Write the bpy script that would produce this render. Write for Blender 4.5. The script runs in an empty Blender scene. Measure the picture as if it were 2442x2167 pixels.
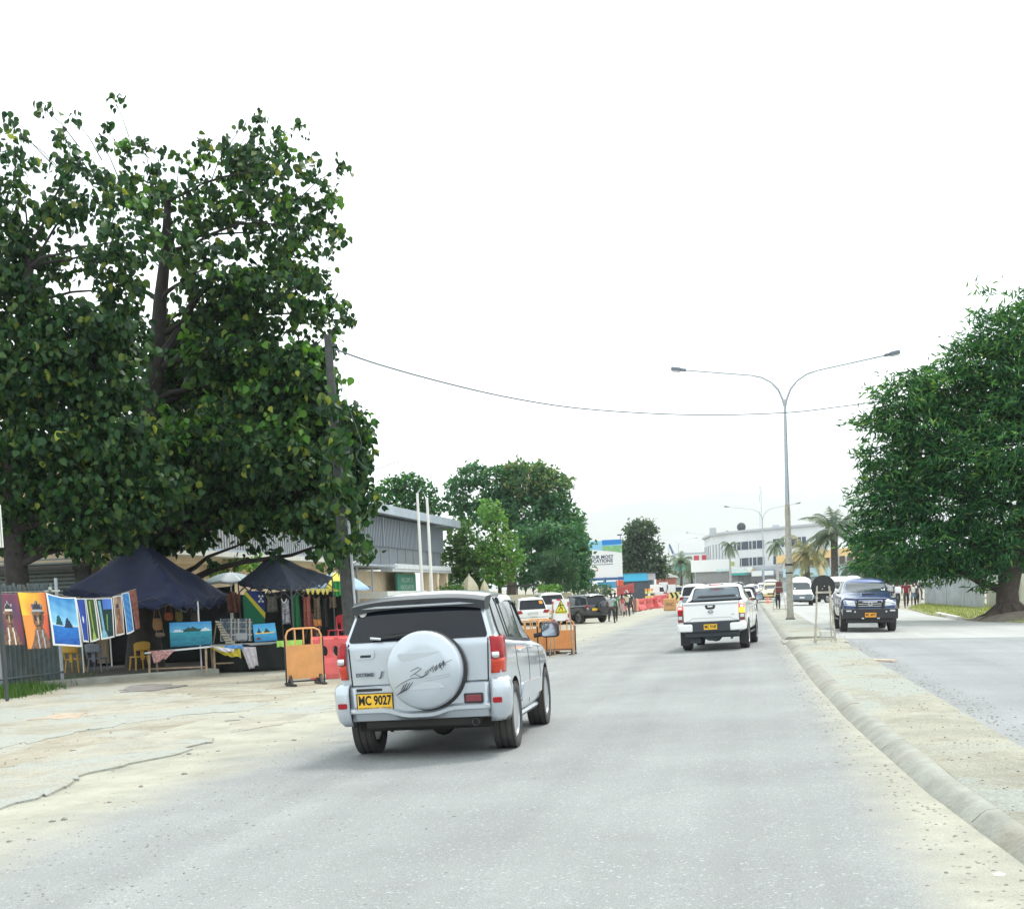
import bpy, bmesh, math, random
import numpy as np
from mathutils import Vector, Matrix
from mathutils.geometry import delaunay_2d_cdt
from mathutils.bvhtree import BVHTree
R_ = math.radians
sc = bpy.context.scene
COL = sc.collection
rng = np.random.default_rng(7)
random.seed(7)

# ---------------------------------------------------------------- camera
CAM_H, YAW, PIT, ROLL, FPX = 1.72, 10.35, 5.0, 2.2, 3100.0
PX, PY = 1221.0, 1414 + 3100 * math.tan(R_(5.0))
_y, _p, _r = R_(YAW), R_(PIT), R_(ROLL)
FW = Vector((-math.sin(_y) * math.cos(_p), math.cos(_y) * math.cos(_p), -math.sin(_p)))
_R0 = Vector((math.cos(_y), math.sin(_y), 0)); _U0 = _R0.cross(FW)
RT = _R0 * math.cos(_r) - _U0 * math.sin(_r)
UP = _U0 * math.cos(_r) + _R0 * math.sin(_r)
cam_d = bpy.data.cameras.new('camera'); cam = bpy.data.objects.new('camera', cam_d); COL.objects.link(cam)
m = Matrix((RT, UP, -FW)).transposed().to_4x4(); m.translation = Vector((0, 0, CAM_H)); cam.matrix_world = m
cam_d.sensor_fit = 'HORIZONTAL'; cam_d.sensor_width = 36; cam_d.lens = 36 * FPX / 2442
cam_d.shift_y = (PY - 1083.5) / 2442; cam_d.clip_start = 0.1; cam_d.clip_end = 5000
sc.camera = cam
# ---------------------------------------------------------------- world and sun: thin bright overcast
SUN_EL, SUN_AZ = 62.0, 38.0          # azimuth measured from +Y towards +X
w = bpy.data.worlds.new('World'); sc.world = w; w.use_nodes = True
nt = w.node_tree; nt.nodes.clear()
out = nt.nodes.new('ShaderNodeOutputWorld'); bg = nt.nodes.new('ShaderNodeBackground'); bg.inputs[1].default_value = 0.14
sky = nt.nodes.new('ShaderNodeTexSky'); sky.sky_type = 'NISHITA'; sky.sun_disc = False
sky.sun_elevation = R_(SUN_EL); sky.sun_rotation = R_(SUN_AZ); sky.air_density = 1.2; sky.dust_density = 2.0
tc = nt.nodes.new('ShaderNodeTexCoord'); mp = nt.nodes.new('ShaderNodeMapping'); mp.inputs['Scale'].default_value = (1.6, 1.6, 7.0)
nz = nt.nodes.new('ShaderNodeTexNoise'); nz.inputs['Scale'].default_value = 1.7; nz.inputs['Detail'].default_value = 7; nz.inputs['Roughness'].default_value = .55
cr = nt.nodes.new('ShaderNodeValToRGB'); cr.color_ramp.elements[0].position = .36; cr.color_ramp.elements[0].color = (.72, .72, .72, 1)
cr.color_ramp.elements[1].position = .6; cr.color_ramp.elements[1].color = (1, 1, 1, 1)
mx = nt.nodes.new('ShaderNodeMixRGB'); mx.inputs[2].default_value = (9.3, 9.95, 9.9, 1)
L = nt.links.new
L(tc.outputs['Generated'], mp.inputs[0]); L(mp.outputs[0], nz.inputs['Vector']); L(nz.outputs['Fac'], cr.inputs[0])
sx_ = nt.nodes.new('ShaderNodeSeparateXYZ'); L(tc.outputs['Generated'], sx_.inputs[0])
ad = nt.nodes.new('ShaderNodeMath'); ad.operation = 'MULTIPLY_ADD'; ad.inputs[1].default_value = .55; L(nz.outputs['Fac'], ad.inputs[0]); L(sx_.outputs['Z'], ad.inputs[2])
hz_ = nt.nodes.new('ShaderNodeValToRGB'); hz_.color_ramp.elements[0].position = .27; hz_.color_ramp.elements[0].color = (.47, .525, .54, 1); hz_.color_ramp.elements[1].position = .43; hz_.color_ramp.elements[1].color = (.93, .995, .99, 1)
L(ad.outputs[0], hz_.inputs[0]); sc10 = nt.nodes.new('ShaderNodeVectorMath'); sc10.operation = 'SCALE'; sc10.inputs['Scale'].default_value = 10.0; L(hz_.outputs[0], sc10.inputs[0]); L(sc10.outputs[0], mx.inputs[2])
L(cr.outputs[0], mx.inputs[0]); L(sky.outputs[0], mx.inputs[1]); L(mx.outputs[0], bg.inputs[0]); L(bg.outputs[0], out.inputs[0])
sd = bpy.data.lights.new('sun', 'SUN'); sd.energy = 1.9; sd.angle = R_(12); sd.color = (1, .96, .9)
so = bpy.data.objects.new('sun', sd); COL.objects.link(so)
so.rotation_euler = Vector((math.sin(R_(SUN_AZ)) * math.cos(R_(SUN_EL)), math.cos(R_(SUN_AZ)) * math.cos(R_(SUN_EL)), math.sin(R_(SUN_EL)))).to_track_quat('Z', 'Y').to_euler()
sc.view_settings.view_transform = 'Standard'; sc.view_settings.look = 'None'
sc.view_settings.exposure = 0.48; sc.view_settings.gamma = 1
sc.cycles.max_bounces = 5; sc.cycles.transparent_max_bounces = 8

# ---------------------------------------------------------------- placing helpers (photo measurements turned into metres)
CP = Vector((0, 0, CAM_H))
def ray(u, v): return RT * ((u - PX) / FPX) + UP * (-(v - PY) / FPX) + FW
def at(u, v, y):
    k = ray(u, v); return CP + k * (y / k.y)
def bend(y):
    t = max(0.0, y - 150); return -0.0005 * min(t, 200) ** 2 - 0.2 * max(0, t - 200)
def rise(y):
    t = max(0.0, y - 125); t = min(t, 185.0); return 0.017 * t * t / (t + 18)
def gz(x, y):
    u = x - bend(y)
    z = max(0.02 * (u - 1.2), -0.3) if u < 1.2 else (max(-0.02 * (u - 2.6), -0.3) if u > 2.6 else 0.0)
    return z + rise(y)
def gp(u, v, dz=0.0):
    k = ray(u, v); z = 0.0; p = CP.copy()
    for _ in range(80):
        t = (z + dz - CAM_H) / k.z if k.z < 0 else 400
        t = min(max(t, 0), 400); p = CP + k * t; z = .5 * z + .5 * gz(p.x, p.y)
    return p
def onground(x, y, dz=0): return Vector((x, y, gz(x, y) + dz))
def xat(u, y): return at(u, 1414, y).x

# ---------------------------------------------------------------- object helpers
def tag(o, label=None, cat=None, group=None, kind=None):
    if label: o['label'] = label
    if cat: o['category'] = cat
    if group: o['group'] = group
    if kind: o['kind'] = kind
    return o
def thing(name, label, cat, loc=(0, 0, 0), rz=0.0, group=None, rx=0.0, ry=0.0):
    o = bpy.data.objects.new(name, None); COL.objects.link(o); o.empty_display_size = .2
    o.location = loc; o.rotation_euler = (rx, ry, rz)
    return tag(o, label, cat, group)
def copy_tree(o, parent=None, loc=None, rz=None, label=None):
    c = o.copy(); COL.objects.link(c)
    if parent is not None: c.parent = parent
    for ch in list(o.children): copy_tree(ch, c)
    if loc is not None: c.location = loc
    if rz is not None: c.rotation_euler = (c.rotation_euler[0], c.rotation_euler[1], rz)
    if label: c['label'] = label
    return c
class MB:
    def __init__(s): s.v = []; s.f = []; s.mi = []; s.cur = 0
    def add(s, vs, fs):
        b = len(s.v); s.v += [tuple(p) for p in vs]
        s.f += [tuple(b + i for i in f) for f in fs]; s.mi += [s.cur] * len(fs); return s
    def box(s, c, d, M=None):
        x, y, z = d[0] / 2, d[1] / 2, d[2] / 2
        vs = [Vector((sx * x, sy * y, sz * z)) for sx in (-1, 1) for sy in (-1, 1) for sz in (-1, 1)]
        if M is not None: vs = [M @ p for p in vs]
        vs = [p + Vector(c) for p in vs]
        return s.add(vs, [(0, 1, 3, 2), (4, 6, 7, 5), (0, 4, 5, 1), (2, 3, 7, 6), (0, 2, 6, 4), (1, 5, 7, 3)])
    def quad(s, a, b, c, d): return s.add([a, b, c, d], [(0, 1, 2, 3)])
    def tube(s, pts, r, n=8, cap=True, flat=1.0):
        pts = [Vector(p) for p in pts]; k = len(pts)
        rs = [r] * k if not hasattr(r, '__len__') else r
        vs = []; up = None
        for i in range(k):
            t = (pts[min(i + 1, k - 1)] - pts[max(i - 1, 0)]).normalized()
            if up is None:
                up = Vector((0, 0, 1)) if abs(t.z) < .9 else Vector((1, 0, 0))
            a = t.cross(up); a.normalize(); b = a.cross(t).normalized(); up = b
            for j in range(n):
                q = 2 * math.pi * j / n
                vs.append(pts[i] + a * (math.cos(q) * rs[i]) + b * (math.sin(q) * rs[i] * flat))
        fs = []
        for i in range(k - 1):
            for j in range(n):
                fs.append((i * n + j, i * n + (j + 1) % n, (i + 1) * n + (j + 1) % n, (i + 1) * n + j))
        if cap: fs += [tuple(range(n))[::-1], tuple((k - 1) * n + j for j in range(n))]
        return s.add(vs, fs)
    def lathe(s, prof, n=24, axis='z', c=(0, 0, 0)):
        vs = []; k = len(prof)
        for (r, h) in prof:
            for j in range(n):
                q = 2 * math.pi * j / n; a, b = r * math.cos(q), r * math.sin(q)
                p = (a, b, h) if axis == 'z' else ((h, a, b) if axis == 'x' else (b, h, a))
                vs.append(Vector(p) + Vector(c))
        fs = [(i * n + j, i * n + (j + 1) % n, (i + 1) * n + (j + 1) % n, (i + 1) * n + j) for i in range(k - 1) for j in range(n)]
        if prof[0][0] > 1e-4: fs.append(tuple(range(n))[::-1])
        if prof[-1][0] > 1e-4: fs.append(tuple((k - 1) * n + j for j in range(n)))
        return s.add(vs, fs)
    def prism(s, poly, vec):
        n = len(poly); poly = [Vector(p).to_3d() for p in poly]; vec = Vector(vec)
        return s.add(poly + [p + vec for p in poly], [tuple(range(n))[::-1], tuple(range(n, 2 * n))] + [(i, (i + 1) % n, n + (i + 1) % n, n + i) for i in range(n)])
    def grid(s, nu, nv, fn):
        vs = [fn(i / nu, j / nv) for j in range(nv + 1) for i in range(nu + 1)]
        return s.add(vs, [(j * (nu + 1) + i, j * (nu + 1) + i + 1, (j + 1) * (nu + 1) + i + 1, (j + 1) * (nu + 1) + i) for j in range(nv) for i in range(nu)])
    def obj(s, name, mats, parent=None, smooth=False, bevel=0, seg=2, sub=0, ang=40, solid=0, loc=None):
        me = bpy.data.meshes.new(name); me.from_pydata(s.v, [], s.f)
        if not isinstance(mats, (list, tuple)): mats = [mats]
        for mt in mats: me.materials.append(mt)
        if len(mats) > 1: me.polygons.foreach_set('material_index', s.mi)
        bm = bmesh.new(); bm.from_mesh(me); bmesh.ops.recalc_face_normals(bm, faces=bm.faces); bm.to_mesh(me); bm.free()
        o = bpy.data.objects.new(name, me); COL.objects.link(o)
        if parent is not None: o.parent = parent
        if loc is not None: o.location = loc
        if smooth:
            me.polygons.foreach_set('use_smooth', [True] * len(me.polygons)); me.set_sharp_from_angle(angle=R_(ang))
        if solid: md = o.modifiers.new('s', 'SOLIDIFY'); md.thickness = solid; md.offset = 0
        if sub: md = o.modifiers.new('u', 'SUBSURF'); md.levels = md.render_levels = sub
        if bevel: md = o.modifiers.new('b', 'BEVEL'); md.width = bevel; md.segments = seg; md.limit_method = 'ANGLE'
        return o
def rounded(poly, r, n=4):
    out_ = []; k = len(poly)
    for i in range(k):
        a, b, c = Vector(poly[i - 1]), Vector(poly[i]), Vector(poly[(i + 1) % k])
        d1, d2 = (a - b), (c - b); q = min(r, d1.length * .45, d2.length * .45)
        p1, p2 = b + d1.normalized() * q, b + d2.normalized() * q
        for j in range(n + 1):
            t = j / n; out_.append(tuple(p1 * (1 - t) ** 2 + b * 2 * t * (1 - t) + p2 * t * t))
    return out_
def apply_mods(o):
    dg = bpy.context.evaluated_depsgraph_get(); dg.update()
    me = bpy.data.meshes.new_from_object(o.evaluated_get(dg)); old = o.data
    o.modifiers.clear(); o.data = me; me.name = old.name
    return o
_curves = []
def text(body, name, m, parent=None, size=1.0, M=None, depth=.003, align='CENTER', sx=1.0, shear=0, spacing=1.0, bold=0, label=None):
    cu = bpy.data.curves.new(name, 'FONT'); cu.body = body; cu.size = size; cu.align_x = align; cu.align_y = 'CENTER'
    cu.extrude = depth; cu.shear = shear; cu.space_character = spacing; cu.offset = bold; cu.resolution_u = 3
    t = bpy.data.objects.new(name, cu); COL.objects.link(t)
    dg = bpy.context.evaluated_depsgraph_get(); me = bpy.data.meshes.new_from_object(t.evaluated_get(dg))
    bpy.data.objects.remove(t)
    o = bpy.data.objects.new(name, me); COL.objects.link(o); me.materials.clear(); me.materials.append(m)
    if sx != 1: me.transform(Matrix.Diagonal((sx, 1, 1, 1)))
    if M is not None: me.transform(M)
    if parent is not None: o.parent = parent
    if label: o['label'] = label
    return o
def face_m(loc, rz=0, rx=math.pi / 2):     # text standing upright, facing -Y when rz=0
    return Matrix.Translation(loc) @ Matrix.Rotation(rz, 4, 'Z') @ Matrix.Rotation(rx, 4, 'X')

# ---------------------------------------------------------------- materials
MATS = {}
def mat(name, col, rough=.6, metal=0.0, var=.0, scale=6.0, bump=0.0, bscale=60.0, coat=0.0, col2=None, emit=0, spec=.5, dirt=0.0, trans=0.0):
    if name in MATS: return MATS[name]
    mt = bpy.data.materials.new(name); mt.use_nodes = True; MATS[name] = mt
    t = mt.node_tree; b = t.nodes['Principled BSDF']; N = t.nodes.new; K = t.links.new
    b.inputs['Roughness'].default_value = rough; b.inputs['Metallic'].default_value = metal
    b.inputs['Coat Weight'].default_value = coat; b.inputs['Coat Roughness'].default_value = .06
    b.inputs['Specular IOR Level'].default_value = spec
    c = (*col, 1); b.inputs['Base Color'].default_value = c
    if emit: b.inputs['Emission Color'].default_value = c; b.inputs['Emission Strength'].default_value = emit
    if var or col2 or bump or dirt:
        tcn = N('ShaderNodeTexCoord')
        if var or col2 or dirt:
            n1 = N('ShaderNodeTexNoise'); n1.inputs['Scale'].default_value = scale; n1.inputs['Detail'].default_value = 6; n1.inputs['Roughness'].default_value = .62
            K(tcn.outputs['Object'], n1.inputs['Vector'])
            rp = N('ShaderNodeValToRGB'); rp.color_ramp.elements[0].position = .32; rp.color_ramp.elements[1].position = .68
            c2 = (*col2, 1) if col2 else tuple(min(1, x * (1 + var)) for x in col) + (1,)
            rp.color_ramp.elements[0].color = c2 if col2 else tuple(x * (1 - var) for x in col) + (1,)
            rp.color_ramp.elements[1].color = c if col2 else c2
            K(n1.outputs['Fac'], rp.inputs[0]); last = rp.outputs[0]
            if dirt:
                n2 = N('ShaderNodeTexNoise'); n2.inputs['Scale'].default_value = scale * .3; n2.inputs['Detail'].default_value = 8
                K(tcn.outputs['Object'], n2.inputs['Vector'])
                r2 = N('ShaderNodeValToRGB'); r2.color_ramp.elements[0].position = .5; r2.color_ramp.elements[1].position = .72
                r2.color_ramp.elements[1].color = (dirt, dirt, dirt, 1)
                K(n2.outputs['Fac'], r2.inputs[0]); mm = N('ShaderNodeMixRGB'); mm.inputs[2].default_value = (.22, .18, .13, 1)
                K(r2.outputs[0], mm.inputs[0]); K(last, mm.inputs[1]); last = mm.outputs[0]
            K(last, b.inputs['Base Color'])
        if bump:
            n3 = N('ShaderNodeTexNoise'); n3.inputs['Scale'].default_value = bscale; n3.inputs['Detail'].default_value = 4
            K(tcn.outputs['Object'], n3.inputs['Vector']); bp = N('ShaderNodeBump'); bp.inputs['Strength'].default_value = bump; bp.inputs['Distance'].default_value = .02
            K(n3.outputs['Fac'], bp.inputs['Height']); K(bp.outputs[0], b.inputs['Normal'])
    return mt
def leafmat(name, a, b_, c, yellow=.06):
    if name in MATS: return MATS[name]
    mt = bpy.data.materials.new(name); mt.use_nodes = True; MATS[name] = mt; t = mt.node_tree; t.nodes.clear()
    N = t.nodes.new; K = t.links.new; o = N('ShaderNodeOutputMaterial'); g = N('ShaderNodeNewGeometry')
    rp = N('ShaderNodeValToRGB'); e = rp.color_ramp.elements; e[0].color = (*a, 1); e[0].position = 0; e[1].color = (*c, 1); e[1].position = 1
    x = e.new(.6); x.color = (*b_, 1); x = e.new(1 - yellow); x.color = tuple(.82 * p + .18 * q for p, q in zip(b_, c)) + (1,)
    K(g.outputs['Random Per Island'], rp.inputs[0])
    d = N('ShaderNodeBsdfPrincipled'); d.inputs['Roughness'].default_value = .5; d.inputs['Specular IOR Level'].default_value = .35; tr = N('ShaderNodeBsdfTranslucent'); mxs = N('ShaderNodeMixShader'); mxs.inputs[0].default_value = .3
    hs = N('ShaderNodeMixRGB'); hs.blend_type = 'MULTIPLY'; hs.inputs[0].default_value = 1; hs.inputs[2].default_value = (1.5, 1.35, .5, 1)
    K(rp.outputs[0], d.inputs['Base Color']); K(rp.outputs[0], hs.inputs[1]); K(hs.outputs[0], tr.inputs[0]); K(d.outputs[0], mxs.inputs[1]); K(tr.outputs[0], mxs.inputs[2]); K(mxs.outputs[0], o.inputs[0])
    return mt
W_ = mat('white_paint', (.8, .8, .78), .4); BLK = mat('black_plastic', (.02, .02, .022), .5); DGREY = mat('dark_grey', (.06, .065, .07), .6)
GREYM = mat('galvanised_steel', (.42, .46, .5), .45, .6, var=.12, scale=8); DSTEEL = mat('dark_steel', (.08, .09, .1), .5, .5)
ORANGE = mat('orange_paint', (.68, .33, .12), .5, var=.1, scale=3, dirt=.35); REDPL = mat('faded_red_plastic', (.62, .1, .1), .5, var=.14, scale=3, dirt=.4)
WOOD = mat('raw_wood', (.36, .27, .18), .8, var=.25, scale=9); YEL = mat('plate_yellow', (.85, .5, .03), .5)
CREAM = mat('cream_render', (.62, .5, .34), .8, var=.1, scale=2, dirt=.3)
TYRE = mat('tyre_rubber', (.045, .045, .047), .85, bump=.3, bscale=40, dirt=.3); RIM = mat('alloy_rim', (.55, .57, .6), .3, .85)
GLASS = mat('dark_car_glass', (.008, .011, .018), .05, spec=.35); GLASS2 = mat('tinted_car_glass', (.03, .045, .055), .04, spec=.6, coat=.3)
SEAM = mat('panel_seam', (.012, .012, .014), .7); REDL = mat('red_lens', (.34, .008, .015), .2, spec=.4, var=.25, scale=14); REDL2 = mat('orange_red_lens', (.5, .05, .025), .2, spec=.4, var=.2, scale=14)
CLEAR = mat('clear_lens', (.62, .66, .68), .12, .3, coat=1.0); CHROME = mat('chrome', (.75, .77, .8), .12, 1.0); INK = mat('plate_ink', (.01, .01, .01), .6)
SILV = mat('silver_car_paint', (.51, .56, .62), .28, .5, coat=.9, var=.03, scale=3); WHT = mat('white_car_paint', (.83, .84, .83), .3, coat=.8)
BLUE = mat('blue_car_paint', (.04, .08, .23), .28, .55, coat=1.0); BLKP = mat('black_car_paint', (.02, .024, .03), .25, .2, coat=1.0); GRYP = mat('grey_car_paint', (.09, .1, .115), .3, .4, coat=1.0)
UNDER = mat('underbody', (.025, .024, .022), .9)
# ================================================================ SETTING
def roadmat(name, base=(.262, .274, .272), left_edge=None, right_edge=None, dust=(.375, .37, .305), speck=1.0):
    mt = bpy.data.materials.new(name); mt.use_nodes = True; t = mt.node_tree; b = t.nodes['Principled BSDF']; N = t.nodes.new; K = t.links.new
    tcn = N('ShaderNodeTexCoord'); b.inputs['Roughness'].default_value = .85; b.inputs['Specular IOR Level'].default_value = .25
    def noise(s, d=5, r=.6, vec=None):
        n = N('ShaderNodeTexNoise'); n.inputs['Scale'].default_value = s; n.inputs['Detail'].default_value = d; n.inputs['Roughness'].default_value = r
        K(vec or tcn.outputs['Object'], n.inputs['Vector']); return n.outputs['Fac']
    def ramp(i, p0, c0, p1, c1):
        r = N('ShaderNodeValToRGB'); r.color_ramp.elements[0].position = p0; r.color_ramp.elements[1].position = p1
        r.color_ramp.elements[0].color = (*c0, 1) if hasattr(c0, '__len__') else (c0, c0, c0, 1)
        r.color_ramp.elements[1].color = (*c1, 1) if hasattr(c1, '__len__') else (c1, c1, c1, 1); K(i, r.inputs[0]); return r.outputs[0]
    def mixc(f, a, c, mode='MIX'):
        m_ = N('ShaderNodeMixRGB'); m_.blend_type = mode
        for s_, v in ((0, f), (1, a), (2, c)):
            if hasattr(v, 'is_linked') or hasattr(v, 'node'): K(v, m_.inputs[s_])
            elif hasattr(v, '__len__'): m_.inputs[s_].default_value = (*v, 1)
            else: m_.inputs[s_].default_value = v
        return m_.outputs[0]
    def math_(op, a, c=0.0):
        m_ = N('ShaderNodeMath'); m_.operation = op
        for s_, v in ((0, a), (1, c)):
            if hasattr(v, 'node'): K(v, m_.inputs[s_])
            else: m_.inputs[s_].default_value = v
        return m_.outputs[0]
    big = noise(.35, 6); col = ramp(big, .35, tuple(x * .88 for x in base), .65, tuple(x * 1.08 for x in base))
    # wheel-path streaks along Y
    mpn = N('ShaderNodeMapping'); mpn.inputs['Scale'].default_value = (1.6, .05, 1); K(tcn.outputs['Object'], mpn.inputs[0])
    st = noise(1.0, 3, .5, mpn.outputs[0]); col = mixc(.5, col, ramp(st, .3, .8, .7, 1.15), 'MULTIPLY')
    vo = N('ShaderNodeTexVoronoi'); vo.inputs['Scale'].default_value = 36; dn_ = N('ShaderNodeTexNoise'); dn_.inputs['Scale'].default_value = 45; K(tcn.outputs['Object'], dn_.inputs['Vector']); dv_ = N('ShaderNodeVectorMath'); dv_.operation = 'MULTIPLY_ADD'; dv_.inputs[1].default_value = (.03, .03, .03); K(dn_.outputs['Color'], dv_.inputs[0]); K(tcn.outputs['Object'], dv_.inputs[2]); K(dv_.outputs[0], vo.inputs['Vector'])
    wh = N('ShaderNodeTexWhiteNoise'); K(vo.outputs['Color'], wh.inputs[0])
    chip = math_('MULTIPLY', ramp(wh.outputs['Value'], .80, 0.0, .95, 1.0), ramp(noise(1.7, 6, .7), .3, .4, .65, 1.0)); near = ramp(vo.outputs['Distance'], .25, 1.0, .5, 0.0)
    col = mixc(math_('MULTIPLY', math_('MULTIPLY', chip, near), .6 * speck), col, (.56, .58, .57))
    fine = noise(85, 4, .8); col = mixc(.8, col, ramp(fine, .32, .5, .68, 1.4), 'MULTIPLY')
    mid = noise(14, 6, .75); dk = ramp(mid, .6, 0.0, .7, .5); col = mixc(dk, col, (.17, .165, .16))
    sep = N('ShaderNodeSeparateXYZ'); K(tcn.outputs['Object'], sep.inputs[0]); X = sep.outputs['X']
    dmask = None; wob = math_('MULTIPLY', math_('SUBTRACT', noise(.5, 8, .68), .5), 2.6)
    wob2 = math_('MULTIPLY', math_('SUBTRACT', noise(2.0, 8, .7), .5), 1.2)
    dcol = mixc(.7, mixc(ramp(noise(1.3, 7, .65), .35, 0.0, .65, 1.0), tuple(x * .82 for x in dust), tuple(x * 1.12 for x in dust)), ramp(fine, .3, .6, .7, 1.3), 'MULTIPLY')
    if left_edge is not None:
        f = math_('ADD', math_('ADD', math_('MULTIPLY', math_('SUBTRACT', X, left_edge), 1.0), wob), .0)
        col = mixc(ramp(math_('ADD', math_('MULTIPLY', f, .5), .5), .2, 1.0, .8, 0.0), col, dcol)
    if right_edge is not None:
        f = math_('ADD', math_('SUBTRACT', X, right_edge), math_('MULTIPLY', wob2, .55))
        col = mixc(ramp(math_('ADD', math_('MULTIPLY', f, 1.3), .5), .2, 0.0, .8, .95), col, dcol)
    K(col, b.inputs['Base Color'])
    bp = N('ShaderNodeBump'); bp.inputs['Strength'].default_value = .5; bp.inputs['Distance'].default_value = .012
    K(mixc(.5, fine, mid), bp.inputs['Height']); K(bp.outputs[0], b.inputs['Normal'])
    return mt
def dirtmat(name, dust=(.37, .345, .275), pale=(.40, .40, .345), amt=.5):
    mt = bpy.data.materials.new(name); mt.use_nodes = True; t = mt.node_tree; b = t.nodes['Principled BSDF']; N = t.nodes.new; K = t.links.new
    tcn = N('ShaderNodeTexCoord'); b.inputs['Roughness'].default_value = .95; b.inputs['Specular IOR Level'].default_value = .15
    def noise(s, d=6, r=.65):
        n = N('ShaderNodeTexNoise'); n.inputs['Scale'].default_value = s; n.inputs['Detail'].default_value = d; n.inputs['Roughness'].default_value = r; n.inputs['Distortion'].default_value = .6
        K(tcn.outputs['Object'], n.inputs['Vector']); return n.outputs['Fac']
    def ramp(i, p0, c0, p1, c1):
        r = N('ShaderNodeValToRGB'); r.color_ramp.elements[0].position = p0; r.color_ramp.elements[1].position = p1
        r.color_ramp.elements[0].color = (*c0, 1); r.color_ramp.elements[1].color = (*c1, 1); K(i, r.inputs[0]); return r.outputs[0]
    def mixc(f, a, c, mode='MIX'):
        m_ = N('ShaderNodeMixRGB'); m_.blend_type = mode
        for s_, v in ((0, f), (1, a), (2, c)):
            if hasattr(v, 'node'): K(v, m_.inputs[s_])
            elif hasattr(v, '__len__'): m_.inputs[s_].default_value = (*v, 1)
            else: m_.inputs[s_].default_value = v
        return m_.outputs[0]
    o1, z1 = (1, 1, 1), (0, 0, 0)
    col = ramp(noise(.7), .3, tuple(x * .74 for x in dust), .7, tuple(min(1, x * 1.15) for x in dust))
    col = mixc(ramp(noise(.28, 5), .5 - .3 * (amt - .5), z1, .56 - .3 * (amt - .5), o1), col, pale)
    col = mixc(ramp(noise(3.0, 8, .75), .54, z1, .7, (.75, .75, .75)), col, (.25, .21, .16))
    fine = noise(48, 5, .8); col = mixc(.9, col, ramp(fine, .32, (.5, .5, .5), .68, (1.38, 1.38, 1.38)), 'MULTIPLY')
    vo = N('ShaderNodeTexVoronoi'); vo.inputs['Scale'].default_value = 22; K(tcn.outputs['Object'], vo.inputs['Vector'])
    wh = N('ShaderNodeTexWhiteNoise'); K(vo.outputs['Color'], wh.inputs[0])
    pk = mixc(1.0, ramp(wh.outputs['Value'], .88, z1, .92, o1), ramp(vo.outputs['Distance'], .2, o1, .34, z1), 'MULTIPLY')
    col = mixc(pk, col, (.3, .28, .25))
    K(col, b.inputs['Base Color'])
    bp = N('ShaderNodeBump'); bp.inputs['Strength'].default_value = .7; bp.inputs['Distance'].default_value = .03
    K(mixc(.5, fine, noise(5, 8, .7)), bp.inputs['Height']); K(bp.outputs[0], b.inputs['Normal'])
    return mt
ULN = sorted(set([-600, -300, -150, -90, -60, -40, -30, -24, -20, -17, -15, -13.8, -12, -10.5, -9.5, -9, -7, -6, -5, -4, -2, 0, 1.2, 1.3, 2.6, 2.7, 4, 6, 8.8, 9.2, 12, 14, 17.6, 22, 30, 45, 70, 120, 300, 600]))
YLN = [-60, -20, 0, 4, 8, 12, 16, 20, 25, 30, 35, 38, 39.5, 42, 45, 50, 57, 64, 72, 80, 90, 100, 110, 120, 128, 136, 144, 152, 160, 170, 180, 190, 200, 210, 220, 230, 240, 255, 270, 290, 310, 330, 350, 380, 430, 500, 700, 1200, 2500]
def ribbon(u0, u1, y0, y1, dz):
    us = [u for u in ULN if u0 < u < u1]; us = [u0] + us + [u1]; ys = [y for y in YLN if y0 < y < y1]; ys = [y0] + ys + [y1]
    mb = MB(); vs = []
    for y in ys:
        for u in us: x = u + bend(y); vs.append((x, y, gz(x, y) + dz))
    n = len(us); mb.add(vs, [(j * n + i, j * n + i + 1, (j + 1) * n + i + 1, (j + 1) * n + i) for j in range(len(ys) - 1) for i in range(n - 1)])
    return mb
DIRT = dirtmat('dusty_dirt')
tag(ribbon(-600, 600, -60, 2500, 0).obj('ground', DIRT), kind='structure')
tag(ribbon(-9.0, 1.9, -60, 430, .004).obj('road', roadmat('worn_asphalt', left_edge=-5.7, right_edge=1.0)), kind='structure')
RA2 = roadmat('worn_asphalt_far_lane', base=(.265, .28, .285), left_edge=None)
tag(ribbon(2.65, 9.0, -60, 39.5, .004).obj('road', RA2), kind='structure')
CONC = roadmat('dusty_concrete_road', base=(.40, .41, .395), speck=.3)
tag(ribbon(2.65, 9.0, 39.52, 430, .004).obj('road', CONC), kind='structure')
# side-street apron opening to the right under the big tree
ap = MB()
ap.grid(16, 24, lambda a, b_: (lambda x, y: (x, y, gz(x, y) + .006))(9.0 + a * (26 + 10 * (1 - b_)), 6 + b_ * 33.5))
tag(ap.obj('road', RA2), kind='structure')
ap = MB(); ap.grid(16, 12, lambda a, b_: (lambda x, y: (x, y, gz(x, y) + .006))(9.0 + a * 25, 39.52 + b_ * (14.0 - 2 * a)))
tag(ap.obj('road', CONC), kind='structure')
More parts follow.
